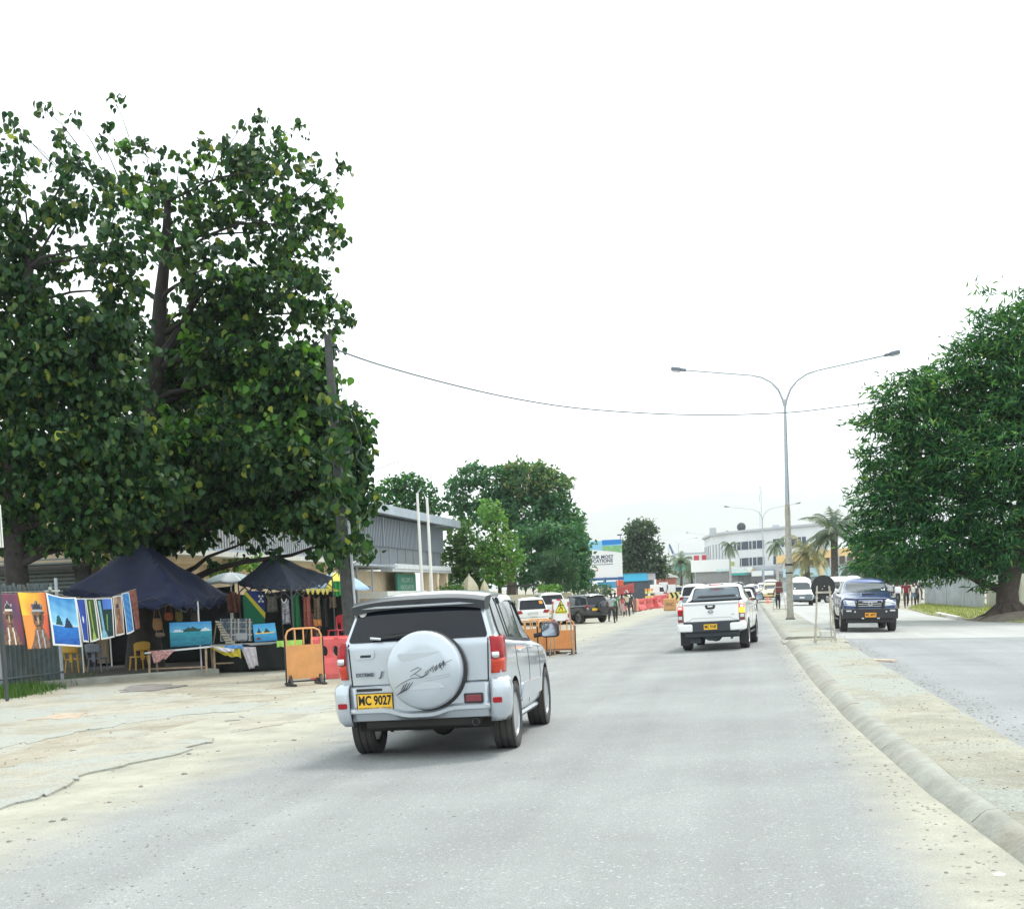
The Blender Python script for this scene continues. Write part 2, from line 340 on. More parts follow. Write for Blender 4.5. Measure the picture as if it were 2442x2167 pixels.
# median: sloped kerb face, flat kerb top, slab
CONM = dirtmat('dusty_concrete', dust=(.375, .37, .305), pale=(.35, .37, .335), amt=.55)
KERB = mat('kerb_concrete', (.34, .35, .31), .95, scale=2.2, bump=.8, bscale=22, dirt=.55, col2=(.23, .235, .205))
def klo(y): return float(np.interp(y, [6, 8, 9, 11, 16.3, 22.8, 37.5], [1.68, 1.58, 1.51, 1.38, 1.2, 1.1, 1.06]))
def kup(y): return float(np.interp(y, [6, 8.4, 10.7, 17.3, 38], [1.84, 1.74, 1.62, 1.44, 1.31]))
def median(y0, y1, step=.5):
    prof = [(1.10, -.05), (1.16, .008), (1.33, .085), (1.40, .108), (1.57, .114), (1.59, .104), (1.605, .112), (2.2, .108), (2.54, .09), (2.66, -.05)]
    mb = MB(); ys = list(np.arange(y0, y1, step)) + [y1]; vs = []
    for y in ys:
        for i, (u, z) in enumerate(prof):
            j1 = .003 * math.sin(y * 1.7) + .002 * math.sin(y * 3.9 + 1); f_ = (u - 1.16) / (1.595 - 1.16); x = (klo(y) + (kup(y) - klo(y)) * f_ if u < 1.6 else max(u, kup(y) + .01)) + bend(y) + (j1 if 0 < i < 9 else 0)
            vs.append((x, y, rise(y) + z + (.002 * math.sin(y * 1.9 + i * .7) if 1 < i < 8 else 0)))
    n = len(prof); mb.add(vs, [(j * n + i, j * n + i + 1, (j + 1) * n + i + 1, (j + 1) * n + i) for j in range(len(ys) - 1) for i in range(n - 1)])
    mb.mi = [0 if (k % (n - 1)) < 5 else 1 for k in range(len(mb.f))]
    mb.add([vs[i] for i in range(n)], [tuple(range(n))]); mb.add([vs[-n + i] for i in range(n)], [tuple(range(n))])
    o = mb.obj('pavement', [KERB, CONM], smooth=True, ang=60); return tag(o, kind='structure')
median(-20, 37.6); median(39.6, 112, .6); median(118, 400, 3)
# low worn patch joining the two median lengths
mb = MB(); mb.grid(8, 8, lambda a, b_: (1.0 + a * 1.8, 37.3 + b_ * 2.6, gz(1.5, 40) + .02 + .05 * math.sin(a * math.pi) * math.sin(b_ * math.pi) + .01 * math.sin(a * 17 + b_ * 23)))
tag(mb.obj('pavement', CONM, smooth=True), kind='structure')
def kj(y, w_): 
    f = lambda u: klo(y) + (kup(y) - klo(y)) * (u - 1.16) / .435; mb = MB(); mb.prism([(f(1.18), y, .023), (f(1.33), y, .087), (f(1.40), y, .110), (f(1.57), y, .116), (f(1.58), y, .10), (f(1.3), y, 0)], (0, w_, 0)); return tag(mb.obj('pavement', mat('joint_dirt', (.12, .11, .09), .95)), kind='structure')
for k in range(7): kj(9.3 + k * 4.1, .01)
# left verge: raised broken slabs and the stall kerb
SLAB = dirtmat('pale_broken_concrete', dust=(.40, .385, .32), pale=(.38, .395, .36), amt=.62)
def slab(px, th=.05, name='pavement', jag=.08, m_=None, sink=0.0):
    pts = [gp(u, v) for u, v in px]; poly = []
    rr = random.Random(len(px) * 7 + int(px[0][0]))
    for i, a in enumerate(pts):
        b_ = pts[(i + 1) % len(pts)]; n = max(1, int((b_ - a).length / .22))
        for k in range(n):
            p = a.lerp(b_, k / n); poly.append((p.x + rr.uniform(-jag, jag), p.y + rr.uniform(-jag, jag) * 2))
    k = len(poly); edges = [(i, (i + 1) % k) for i in range(k)]
    xs = [p[0] for p in poly]; ys_ = [p[1] for p in poly]; extra = [Vector((x, y)) for x in np.arange(min(xs), max(xs), .9) for y in np.arange(min(ys_), max(ys_), .9)]
    v, e, f, *_ = delaunay_2d_cdt([Vector(p) for p in poly] + extra, edges, [list(range(k))], 1, 1e-4)
    mb = MB(); top = [(p.x, p.y, gz(p.x, p.y) + th + .012 * math.sin(p.x * 2.1) * math.sin(p.y * 1.3)) for p in v]
    mb.add(top, [tuple(q) for q in f])
    ring = [(p[0], p[1]) for p in poly]
    tz = [(p[0], p[1], gz(*p) + th + .012 * math.sin(p[0] * 2.1) * math.sin(p[1] * 1.3)) for p in ring]; bz = [(p[0], p[1], gz(*p) - .05) for p in ring]
    mb.add(tz + bz, [(i, (i + 1) % k, k + (i + 1) % k, k + i) for i in range(k)])
    return tag(mb.obj(name, m_ or SLAB), kind='structure')
slab([(-60, 1960), (150, 1880), (215, 1845), (300, 1828), (400, 1805), (455, 1786), (500, 1770), (470, 1752), (330, 1752), (180, 1790), (40, 1830), (-80, 1850)], .03, jag=.11)
slab([(-80, 1800), (90, 1765), (300, 1725), (480, 1700), (640, 1690), (620, 1672), (420, 1655), (250, 1650), (60, 1668), (-80, 1680)], .012, jag=.16)
slab([(560, 1745), (700, 1720), (790, 1690), (760, 1672), (640, 1690), (560, 1715)], .010, jag=.16)
# dark pothole pit and hollows (shallow patches of damp broken ground)
PIT_ = dirtmat('broken_asphalt_patch', dust=(.2, .19, .18), pale=(.26, .25, .24))
slab([(285, 1645), (330, 1634), (400, 1632), (440, 1636), (390, 1645), (310, 1650)], .018, jag=.12, m_=PIT_)
TAN = dirtmat('tan_soil', dust=(.44, .34, .25), pale=(.5, .42, .33))
slab([(95, 1715), (150, 1700), (215, 1700), (180, 1716)], .018, jag=.14, m_=TAN)
# kerb in front of the stalls
a0, a1 = gp(95, 1640), gp(520, 1606); kb = MB(); n = 40
vs = []
for i in range(n + 1):
    p = a0.lerp(a1, i / n); d_ = (a1 - a0).normalized(); nn = Vector((-d_.y, d_.x, 0)); w0 = .012 * math.sin(i * 1.7)
    for (o_, h) in ((-.08, -.1), (-.06 + w0, .13), (-.02, .16 + w0), (.38, .165), (.44, .0)):
        q = p + nn * o_; vs.append((q.x, q.y, gz(q.x, q.y) + h))
kb.add(vs, [(j * 5 + i, j * 5 + i + 1, (j + 1) * 5 + i + 1, (j + 1) * 5 + i) for j in range(n) for i in range(4)])
tag(kb.obj('pavement', KERB, smooth=True, ang=30), kind='structure')
d_ = (a1 - a0).normalized(); nn = Vector((-d_.y, d_.x, 0)); b_, c_ = a0 + nn * .43, a1 + d_ * 3 + nn * .43; fl = MB(); fl.prism([(q.x, q.y, gz(q.x, q.y) + .09) for q in (b_, c_, c_ + nn * 7, b_ + nn * 7)], (0, 0, .04)); tag(fl.obj('ground', mat('shade_black_floor', (.05, .045, .04), .95, var=.3, scale=2, bump=.8, bscale=12)), kind='structure')  # stall floor coloured near black to stand in for the shade under the canopies
# loose stones on verge and along the gutters
st = MB(); rs = random.Random(3)
ICO = [(0, 0, .5), (.45, 0, .2), (.14, .43, .22), (-.36, .26, .2), (-.36, -.26, .2), (.14, -.43, .22), (.36, .26, -.2), (-.14, .43, -.2), (-.45, 0, -.2), (-.14, -.43, -.2), (.36, -.26, -.2)]
ICF = [(0, 1, 2), (0, 2, 3), (0, 3, 4), (0, 4, 5), (0, 5, 1), (1, 6, 2), (2, 7, 3), (3, 8, 4), (4, 9, 5), (5, 10, 1), (2, 6, 7), (3, 7, 8), (4, 8, 9), (5, 9, 10), (1, 10, 6)]
def stone(mb, x, y, s, dz=0):
    a = rs.uniform(0, 6.28); ca, sa = math.cos(a), math.sin(a); z = gz(x, y) + dz + s * .12; f1, f2 = rs.uniform(.7, 1.3), rs.uniform(.35, .7)
    mb.add([(x + s * (p[0] * f1 * ca - p[1] * sa), y + s * (p[0] * f1 * sa + p[1] * ca), z + s * p[2] * f2) for p in ICO], ICF)
for _ in range(5200):
    x = -4.6 + rs.gauss(0, 1.1) if rs.random() < .55 else rs.uniform(-14, -4); y = 7 + rs.random() ** 1.6 * 45; stone(st, x, y, rs.uniform(.012, .028) * (1 + 1.6 * (x < -5.8 and rs.random() < .12)))
for _ in range(900):
    y = 6 + rs.random() ** 1.5 * 40; stone(st, klo(y) - .05 - abs(rs.gauss(0, .22)), y, rs.uniform(.01, .035))
for _ in range(1100):
    y = 9 + rs.random() ** 1.3 * 40; stone(st, 2.72 + abs(rs.gauss(0, .22)), y, rs.uniform(.012, .04))
for _ in range(300):
    y = 9 + rs.random() ** 1.3 * 30; stone(st, rs.uniform(1.7, 2.6), y, rs.uniform(.012, .03), .13 - gz(2, y))
for _ in range(260): stone(st, rs.uniform(-5, 1.2), 6 + rs.random() ** 1.5 * 30, rs.uniform(.008, .018))
tag(st.obj('gravel', mat('grey_stone', (.14, .13, .12), .9, col2=(.34, .32, .28), scale=2.2)), 'small loose stones strewn on the verge and gutters', 'gravel', kind='stuff')
wr = MB(); p = gp(2092, 1577); wr.box((0, 0, 0), (.75, .13, .04), Matrix.Rotation(R_(-52), 3, 'Z'))
tag(wr.obj('wood_plank', mat('pale_plank', (.62, .5, .4), .7, var=.2), loc=(p.x + .1, p.y, gz(p.x, p.y) + .025)), 'short pale broken plank lying in the gutter beside the median', 'plank')
p = gp(2383, 2085); s1 = MB(); rs.seed(5); stone(s1, 0, 0, .1); tag(s1.obj('rock', mat('pale_rock', (.6, .58, .52), .8), loc=(p.x, p.y, .0)), 'single pale fist-sized rock lying by the kerb at the front', 'rock')
# block lying at the foot of the round sign on the median
p = gp(1970, 1518, .12); b1 = MB(); b1.box((0, 0, .09), (.34, .22, .18), Matrix.Rotation(.3, 3, 'Z')); tag(b1.obj('concrete_block', mat('pale_block', (.6, .6, .57), .85, var=.1), bevel=.01, loc=(p.x, p.y, .12)), 'pale concrete block holding down the feet of the round sign', 'block')
# grass island on the right
def blades(mb, n, fn, h0, h1, wd=.012, seed=1):
    r = random.Random(seed)
    for _ in range(n):
        x, y = fn(r); z = gz(x, y); a = r.uniform(0, 6.28); h = r.uniform(h0, h1); dx, dy = math.cos(a) * wd, math.sin(a) * wd; lx, ly = r.gauss(0, .35) * h, r.gauss(0, .35) * h
        mb.add([(x - dx, y - dy, z), (x + dx, y + dy, z), (x + lx, y + ly, z + h)], [(0, 1, 2)])
GRASS = leafmat('grass_blades', (.10, .17, .03), (.2, .27, .06), (.42, .4, .15), .2)
isl = [gp(u, v) for u, v in [(2165, 1451), (2215, 1466), (2290, 1477), (2440, 1485), (2520, 1470), (2440, 1452), (2360, 1442), (2290, 1436), (2200, 1441)]]
ip = [(p.x, p.y) for p in isl]
def inpoly(x, y, P):
    c = False; j = len(P) - 1
    for i in range(len(P)):
        if (P[i][1] > y) != (P[j][1] > y) and x < (P[j][0] - P[i][0]) * (y - P[i][1]) / (P[j][1] - P[i][1] + 1e-9) + P[i][0]: c = not c
        j = i
    return c
bx = (min(p[0] for p in ip), max(p[0] for p in ip), min(p[1] for p in ip), max(p[1] for p in ip))
def inis(r):
    while True:
        x, y = r.uniform(bx[0], bx[1]), r.uniform(bx[2], bx[3])
        if inpoly(x, y, ip): return x, y
gi = MB(); k = len(ip); gi.add([(x, y, gz(x, y) + .05) for x, y in ip] + [(x, y, gz(x, y) - .1) for x, y in ip], [tuple(range(k))] + [(i, (i + 1) % k, k + (i + 1) % k, k + i) for i in range(k)])
tag(gi.obj('ground', mat('grassy_soil', (.25, .27, .1), .95, col2=(.36, .33, .2), scale=1.2, bump=.6, bscale=20)), kind='structure')
gb = MB(); blades(gb, 16000, inis, .06, .2, .016, 4); tag(gb.obj('grass', GRASS), 'dry yellowish grass growing on the island by the big tree', 'grass', kind='stuff')
gl = MB()
def inl(r):
    u = r.random(); p = gp(-20 + 250 * u, 1668 - 50 * u); q = r.random() ** 2 * 1.2; return p.x + r.gauss(0, .25) - .3, p.y + q + r.gauss(0, .15)
blades(gl, 1800, inl, .05, .24, .015, 5)
def inl2(r):
    u = r.random(); p = gp(-10 + 100 * u, 1668 - 20 * u); return p.x + r.gauss(0, .3) - .3, p.y + r.gauss(0, .3) + .3
blades(gl, 1800, inl2, .1, .34, .018, 6)
tag(gl.obj('grass', leafmat('weed_blades', (.03, .09, .02), (.07, .16, .03), (.2, .28, .07), .1)), 'green weeds growing at the foot of the corrugated fence', 'grass', kind='stuff')
# ================================================================ BUILDINGS, FENCES, POLES
def light_pole(x, y, label, lean=0.0, k=1.0, rz=0.0, fancy=True):
    t = thing('street_lamp', label, 'street lamp', onground(x, y, .1), rz, group='twin-arm street lamps on the median'); t.rotation_euler = (0, -lean, rz); t.scale = (k, k, k)
    b = MB(); b.tube([(0, 0, 0), (0, 0, 3.0), (0, 0, 6.0), (0, 0, 9.45)], [.125, .11, .09, .06], 14, cap=True); pole = b.obj('pole', GREYM, t, True)
    if fancy:
        PEEL = mat('peeling_posters', (.5, .5, .46), .85, scale=11, bump=.6, bscale=30, col2=(.3, .27, .2), dirt=.25)
        b = MB(); b.lathe([(.128, .05), (.155, .12), (.146, .5), (.140, 1.2), (.146, 1.9), (.134, 2.6), (.132, 3.3), (.116, 4.25), (.12, 4.6), (.108, 4.95), (.098, 5.0)], 18); b.obj('peeling_wrap', PEEL, pole, True)
        for z, h in ((2.35, .07), (2.0, .05)): b = MB(); b.lathe([(.15, z), (.153, z + .01), (.153, z + h), (.15, z + h + .01)], 18); b.obj('strap', BLK, pole, True)
    b = MB(); b.box((0, 0, .02), (.42, .42, .04));
    for sx in (-1, 1):
        for sy in (-1, 1): b.tube([(sx * .16, sy * .16, 0), (sx * .16, sy * .16, .09)], .02, 6)
    b.obj('base_plate', DSTEEL, t)
    for s in (-1, 1):
        pts = [(s * .03, 0, 9.2), (s * .08, 0, 9.45), (s * .25, 0, 9.88), (s * .55, 0, 10.22), (s * .95, 0, 10.46), (s * 1.4, 0, 10.58), (s * 4.2, 0, 11.0)]
        P = [Vector(pts[0])]
        for i in range(len(pts) - 1):
            a, c = Vector(pts[i]), Vector(pts[i + 1]); P += [a.lerp(c, q) for q in (.5, 1)]
        b = MB(); b.tube(P, [.05] * 6 + [.04] * 4 + [.032] * (len(P) - 10), 8); arm = b.obj('arm', GREYM, t, True)
        b = MB(); M = Matrix.Rotation(-s * .17, 3, 'Y'); b.box((s * 4.3, 0, 11.02), (.28, .18, .12), M); b.box((s * 4.6, 0, 11.07), (.42, .26, .16), M); hd = b.obj('lamp_head', mat('lamp_housing', (.18, .2, .24), .5, .3), arm, bevel=.03)
        b = MB(); b.box((s * 4.6, 0, 10.98), (.34, .2, .06), M); b.obj('lamp_glass', CLEAR, hd, bevel=.02)
    return t
light_pole(1.88, 58.1, 'tall twin-arm street lamp with peeling posters on its lower half, nearest on the median', .006)
light_pole(xat(1822, 171), 171, 'second twin-arm street lamp, beyond the person crossing the median', .0, 1.0, 0, False)
light_pole(xat(1690, 300), 300, 'third twin-arm street lamp, faint in front of the pale facade', .0, 1.0, .1, False)
light_pole(xat(1621, 345), 345, 'farthest twin-arm street lamp, beside the crane jib', .0, 1.02, .1, False)
# utility pole, left
UB = onground(-10.55, 34.0); t = thing('utility_pole', 'leaning weathered timber power pole beside the stalls', 'utility pole', UB)
top = at(781, 800, 34.3) - UB
b = MB(); b.tube([(0, 0, -.1), top * .33, top * .66, top], [.20, .17, .13, .10], 14); b.obj('pole', mat('weathered_timber', (.06, .065, .065), .9, var=.35, scale=5, bump=.6, bscale=25), t, True)
b = MB(); b.tube([(.2, -.06, 0), Vector((.2, -.06, 0)) + top * .45], .04, 8); b.obj('cable_conduit', GREYM, t, True)
b = MB(); b.box(top * .97 + Vector((.1, 0, 0)), (.3, .06, .06)); b.obj('cable_bracket', DSTEEL, t, bevel=.01)
# overhead cable crossing the road, and the loose service wire
def cable(name, label, pts, r, m_):
    b = MB(); P = []
    for i in range(len(pts) - 1):
        p0, p1, p2, p3 = pts[max(i - 1, 0)], pts[i], pts[i + 1], pts[min(i + 2, len(pts) - 1)]
        for k in range(6):
            q = k / 6; P.append(.5 * ((2 * p1) + (p2 - p0) * q + (2 * p0 - 5 * p1 + 4 * p2 - p3) * q * q + (3 * p1 - p0 - 3 * p2 + p3) * q ** 3))
    P.append(pts[-1]); b.tube(P, r, 6); return tag(b.obj(name, m_, None, True), label, 'cable')
CBL = mat('cable_sheath', (.10, .13, .16), .6)
cable('overhead_cable', 'thick sagging cable crossing high over the road', [at(u, v, y) for u, v, y in [(797, 832, 34.2), (900, 868, 35), (1050, 910, 37), (1200, 945, 40), (1350, 970, 43), (1500, 983, 46), (1650, 989, 49), (1780, 988, 51), (1900, 982, 53), (2000, 970, 55), (2090, 958, 56), (2200, 940, 57)]], .022, CBL)
cable('service_wire', 'thin loose wire dangling beside the leaning power pole', [at(u, v, 34.2) for u, v in [(797, 834), (803, 870), (815, 920), (830, 965), (850, 1020), (862, 1060), (850, 1090), (885, 1120), (935, 1105), (965, 1098)]], .008, CBL)
# flagpoles
for (u, v0, v1, lab, bent) in ((995, 1176, 1412, 'white flagpole with a bent tip, left of the pair', 1), (1018, 1187, 1412, 'straight white flagpole, right of the pair', 0)):
    a = at(u + 13, v1, 62); c = at(u, v0, 62); t = thing('flagpole', lab, 'flagpole', onground(a.x, 62)); L0 = Vector(t.location)
    b = MB(); P = [Vector((0, 0, 0)), (c - L0) * .5 + (a - L0 - Vector((0, 0, (a - L0).z))) * .2, c - L0]
    b.tube(P, [.085, .075, .06], 10); po = b.obj('pole', W_, t, True)
    b = MB(); b.box((0, 0, .12), (.4, .4, .25)); b.obj('footing', KERB, t, bevel=.02)
    if bent: b = MB(); b.tube([c - L0, c - L0 + Vector((.1, 0, .1)), c - L0 + Vector((.22, 0, .26))], .035, 6); b.obj('bent_tip', GREYM, po, True)
# ---- louvred office building on the left
BX = xat(1061, 87.0)
t = thing('office_building', 'two-storey government office with grey louvred upper floor and cream ground floor', 'building', (BX, 0, 0))
G1 = mat('grey_cladding', (.21, .24, .27), .6, .2, var=.1, scale=1.2, dirt=.25); G2 = mat('pale_louvre', (.30, .34, .39), .5, .2); G3 = mat('louvre_gap', (.05, .06, .08), .8)
RF = mat('roof_fascia', (.34, .39, .45), .5, .2, var=.16, scale=.8)
yR, yL, yM = 87.0, 40.0, 64.5
b = MB(); b.box((-6.0, (yR + yM) / 2, 4.98), (11.7, yR - yM, 2.66)); up = b.obj('upper_floor', G1, t)
b = MB(); b.box((-.135, (yR + yM) / 2, 5.47), (.02, yR - yM - .2, 1.62)); b.obj('louvre_recess', G3, up)
b = MB()
for y in np.arange(yM + .1, yR - .1, .32): b.box((-.05, y, 5.47), (.15, .13, 1.66))
for y in np.arange(yM + .1, yR, 3.7): b.box((-.02, y, 5.47), (.2, .1, 1.67))
b.obj('louvre_screen', G2, up)
b = MB()
for y in np.arange(yM + 1.8, yR, 1.86): b.box((-.143, y, 4.15), (.012, .03, .95))
b.obj('cladding_joints', DGREY, up)
b = MB(); b.prism([(.9, yL, 6.44), (.9, yR + 1.3, 6.44), (-13, yR + 1.3, 6.44), (-13, yL, 6.44)], (0, 0, .12)); b.box((.93, (yL + yR + 1.3) / 2, 6.56), (.08, yR + 1.3 - yL, .5)); b.box((-6, yR + 1.33, 6.56), (14, .08, .5)); b.obj('roof', RF, t)
b = MB(); b.box((.0, (yR + yM + 8) / 2 , 3.52), (1.0, yR - yM - 8, .28)); b.box((.1, (yR + yM + 8) / 2, 3.30), (.7, yR - yM - 8 + .6, .14)); b.obj('canopy_slab', mat('pale_fascia', (.55, .58, .6), .6, var=.1, scale=2), t)
b = MB(); b.box((.05, yM + 3.4, 3.5), (1.4, 8.6, .1)); b.obj('entrance_canopy', RF, t)
b = MB(); b.box((-6.4, (yR + yL) / 2 - 2, 1.6), (11, yR - yL - 5, 3.4)); g0 = b.obj('ground_floor', CREAM, t)
for y in (yR - 3.3, yR - .6, yR - 5.5): b = MB(); b.box((.1, y, 1.6), (.5, .5, 3.3)); b.obj('column', mat('cream_column', (.7, .58, .42), .8, var=.06), t)
b = MB(); b.box((.45, 72.5, 1.9), (1.6, 9.0, .35)); b.obj('porch_roof', mat('porch_white', (.6, .63, .62), .6, var=.1), t)
b = MB(); b.box((-.2, 77.5, 2.2), (.12, 4.4, 1.9)); sg = b.obj('sign_panel', mat('sign_green', (.03, .18, .12), .5), t)
for k, (wd, z) in enumerate((('WELCOME TO', 2.75), ('HEADQUARTERS', 2.3))): text(wd, 'sign_lettering', mat('sign_letter_pale', (.35, .5, .42), .5), sg, .42, Matrix.Translation((-.12, 77.5, z)) @ Matrix.Rotation(R_(90), 4, 'Z') @ Matrix.Rotation(R_(90), 4, 'X'), .004)
# left wing: cream upper wall, balustrade of pale vertical slats
b = MB(); b.box((-6.0, (yL + yM) / 2 - .1, 4.84), (11.4, yM - yL - .2, 3.1)); b.obj('cream_upper_wall', CREAM, t)
b = MB()
for y in np.arange(yL + .1, yM - .1, .27): b.box((.45, y, 4.55), (.05, .10, 1.5))
b.box((.45, (yL + yM) / 2, 3.78), (.14, yM - yL, .1)); bal = b.obj('balustrade', G2, t)
b = MB(); b.box((0.1, (yL + yM) / 2, 3.62), (1.2, yM - yL, .2)); b.obj('balcony_slab', mat('pale_slab', (.5, .5, .46), .8, var=.1), t)
for y in np.arange(yL + 3, yM - 1, 4.2):
    b = MB(); b.box((-.28, y, 5.5), (.06, 1.5, .95)); wf = b.obj('window', mat('window_frame_white', (.6, .6, .58), .5), t); b = MB(); b.box((-.24, y, 5.5), (.04, 1.3, .78)); b.obj('pane', GLASS2, wf)
for x, y, r in ((.3, 68.5, .05), (.2, 66, .07)): b = MB(); b.tube([(x, y, 3.4), (x, y, 0)], r, 8); b.obj('down_pipe', G2, t, True)
b = MB(); b.box((-.1, 69.2, 2.3), (.3, .5, .2)); b.obj('floodlight', G2, t, bevel=.03)
# ---- cream picket fence with pillars and pointed gate piers in front of it
t = thing('picket_fence', 'cream spear-topped fence with square piers behind the parked cars', 'fence', (0, 0, 0))
FX = xat(1060, 82); b = MB(); CRM = mat('cream_paint_fence', (.66, .6, .45), .7, var=.08, dirt=.2)
for y in np.arange(46, 84, .33):
    z = gz(FX, y); b.box((FX, y, z + .8), (.035, .035, 1.6)); b.add([(FX - .035, y - .035, z + 1.6), (FX + .035, y - .035, z + 1.6), (FX + .035, y + .035, z + 1.6), (FX - .035, y + .035, z + 1.6), (FX, y, z + 1.78)], [(0, 1, 4), (1, 2, 4), (2, 3, 4), (3, 0, 4)])
b.box((FX, 65, gz(FX, 65) + 1.35), (.04, 38, .05)); b.box((FX, 65, gz(FX, 65) + .3), (.04, 38, .05)); b.obj('pickets', CRM, t)
for y in np.arange(46, 85, 4.9): b = MB(); b.box((FX, y, gz(FX, y) + .85), (.38, .38, 1.7)); b.box((FX, y, gz(FX, y) + 1.74), (.46, .46, .08)); b.obj('pier', CRM, t, bevel=.02)
# curved gate wall with pointed finials
t = thing('gate_wall', 'cream gate wall with three pointed thatch-shaped finials behind the parked white cars', 'wall', (0, 0, 0))
b = MB(); b.box((xat(1200, 88), 88, .6), (9.5, .25, 2.0)); b.obj('wall_panel', CRM, t)
for (u, v0, v1, w_) in ((1120, 1366, 1412, 22), (1156, 1380, 1412, 11), (1295, 1378, 1404, 6)):
    base, tp = at(u, v1, 87), at(u, v0, 87); hw = w_ / 3100 * 87 * 1.15; b = MB()
    prof = [(hw, base.z - .6), (hw * .97, base.z), (hw * .8, base.z + (tp.z - base.z) * .35), (hw * .45, base.z + (tp.z - base.z) * .65), (hw * .12, base.z + (tp.z - base.z) * .85), (0, tp.z)]
    b.lathe(prof, 4 if w_ > 12 else 8, 'z', (base.x, 87, 0)); b.obj('finial', mat('thatch_cream', (.62, .57, .42), .9, var=.15, scale=12), t, w_ <= 12)
# dark flat-topped canopy/railing behind the white cars
b = MB(); a, c = at(1195, 1398, 90), at(1350, 1398, 90); b.box(((a.x + c.x) / 2, 90, a.z), (c.x - a.x, .3, .12)); 
for q in np.linspace(0, 1, 9): b.box((a.x + (c.x - a.x) * q, 90, a.z / 2), (.06, .06, a.z))
tag(b.obj('railing', DGREY), 'dark steel railing in front of the dense trees', 'railing')
# ---- corrugated palisade fence on the left edge
t = thing('corrugated_fence', 'bluish corrugated iron fence behind the hanging portraits', 'fence', (0, 0, 0))
A0, A1 = gp(-60, 1662), gp(150, 1632); A0 = A0 + (A0 - A1).normalized() * 5; A0.z = gz(A0.x, A0.y); FG = mat('weathered_zinc', (.13, .17, .18), .6, .3, var=.25, scale=2.5, dirt=.4)
b = MB(); dv = (A1 - A0); Ln = dv.length; dn = dv.normalized(); nn = Vector((dn.y, -dn.x, 0)); n = int(Ln / .11)
for i in range(n):
    p = A0 + dn * (i * .11) + nn * (-.03); z = gz(p.x, p.y); h = 2.74 + .03 * math.sin(i * 1.9)
    b.box((p.x, p.y, z + h / 2), (.07, .03, h)) if i % 2 == 0 else b.box((p.x - nn.x * .05, p.y - nn.y * .05, z + h / 2 - .02), (.11, .015, h - .04))
b.obj('corrugated_sheet', FG, t)
b = MB()
for h in (.35, 2.3): b.tube([A0 + Vector((0, 0, h)) + nn * .05, A1 + Vector((0, 0, h)) + nn * .05], .03, 6)
b.obj('rail', FG, t)
for q in (.35, .68, 1.0): p = A0.lerp(A1, q); b = MB(); b.tube([(p.x, p.y, p.z - .1), (p.x, p.y, p.z + 2.9)], .045, 8); b.obj('post', GREYM, t, True)
# dim shack roof and clutter behind it
t = thing('shack', 'dim lean-to of louvred boards behind the corrugated fence', 'shed', (-24.5, 41, -.3))
b = MB(); b.box((0, 0, 1.7), (6, 3, 3.4)); b.obj('wall', mat('dim_boards', (.10, .11, .10), .9, var=.3), t)
b = MB()
for k in range(14): b.box((0.2, -1.53, 2.0 + k * .13), (5.5, .04, .05))
b.obj('louvres', mat('dim_louvre', (.2, .25, .26), .7), t)
b = MB(); b.box((0, -.3, 3.5), (6.6, 4, .12), Matrix.Rotation(.06, 3, 'X')); b.obj('roof', mat('dark_roof', (.06, .06, .055), .8), t)
# white sign edge at far left
p = at(2, 1300, 27); b = MB(); b.box((0, 0, 0), (.34, .06, .95)); t = b.obj('hanging_sign', mat('sign_cream', (.72, .74, .7), .5, var=.05)); t.location = (p.x - .12, 27, at(0, 1254, 27).z); t.location.z = (at(0, 1206, 27).z + at(0, 1303, 27).z) / 2; tag(t, 'pale edge of a board hanging at the far left under the tree', 'sign')
b = MB(); b.box((.165, -.035, 0), (.02, .012, .95)); b.obj('board_edge', mat('edge_grey', (.3, .33, .3), .6), t)
b = MB(); b.tube([(0, 0, -.45), (0, 0, -(t.location.z + .3))], .04, 8); b.obj('post', DSTEEL, t, True)
# ---- billboard
t = thing('billboard', 'large white billboard with blue and green top half hidden by a tree', 'billboard', (xat(1444, 128), 128, gz(xat(1444, 128), 128)))
L0 = Vector(t.location); zb, zt_ = at(1450, 1376, 128).z - L0.z, at(1450, 1287, 128).z - L0.z; hw = 42 / 3100 * 128
b = MB(); b.box((0, 0, (zb + zt_) / 2), (2 * hw, .12, zt_ - zb)); bd = b.obj('panel', mat('billboard_white', (.78, .79, .80), .5), t)
H_ = zt_ - zb
def shp(pts, m_, nm, dy=.065): b = MB(); b.prism([(x * hw, -dy, zb + z * H_) for x, z in pts], (0, -.006, 0)); return b.obj(nm, m_, bd)
shp([(-1, .98), (1, .98), (1, .64), (.6, .68), (.1, .71), (-.4, .74), (-1, .76)], mat('bb_sky', (.25, .55, .75), .5), 'printed_sky')
shp([(-.1, .84), (1, .84), (1, .64), (.6, .68), (.1, .71), (-.1, .72)], mat('bb_green', (.2, .42, .2), .5, var=.3, scale=3), 'printed_field', .072)
shp([(-.1, 1.0), (1, 1.0), (1, .875), (-.1, .86)], mat('bb_blue', (.02, .22, .62), .5), 'printed_band', .078)
NAVY = mat('bb_navy', (.04, .07, .13), .6)
text('YOUR MOST', 'lettering', NAVY, bd, .46, face_m((-.12 * hw - .2, -.075, zb + .545 * H_)), .004, bold=.012, align='CENTER'); text('LOCATIONS', 'lettering', NAVY, bd, .46, face_m((-.12 * hw - .25, -.075, zb + .44 * H_)), .004, bold=.012)
b = MB()
for k in range(22): b.box((-1.4 + k * .105, -.072, zb + .35 * H_), (.08, .01, .07))
b.obj('small_lettering', NAVY, bd)
shp([(-.5, .2), (-.42, .23), (-.36, .2), (-.42, .17)], mat('bb_red', (.6, .06, .05), .5), 'printed_dot')
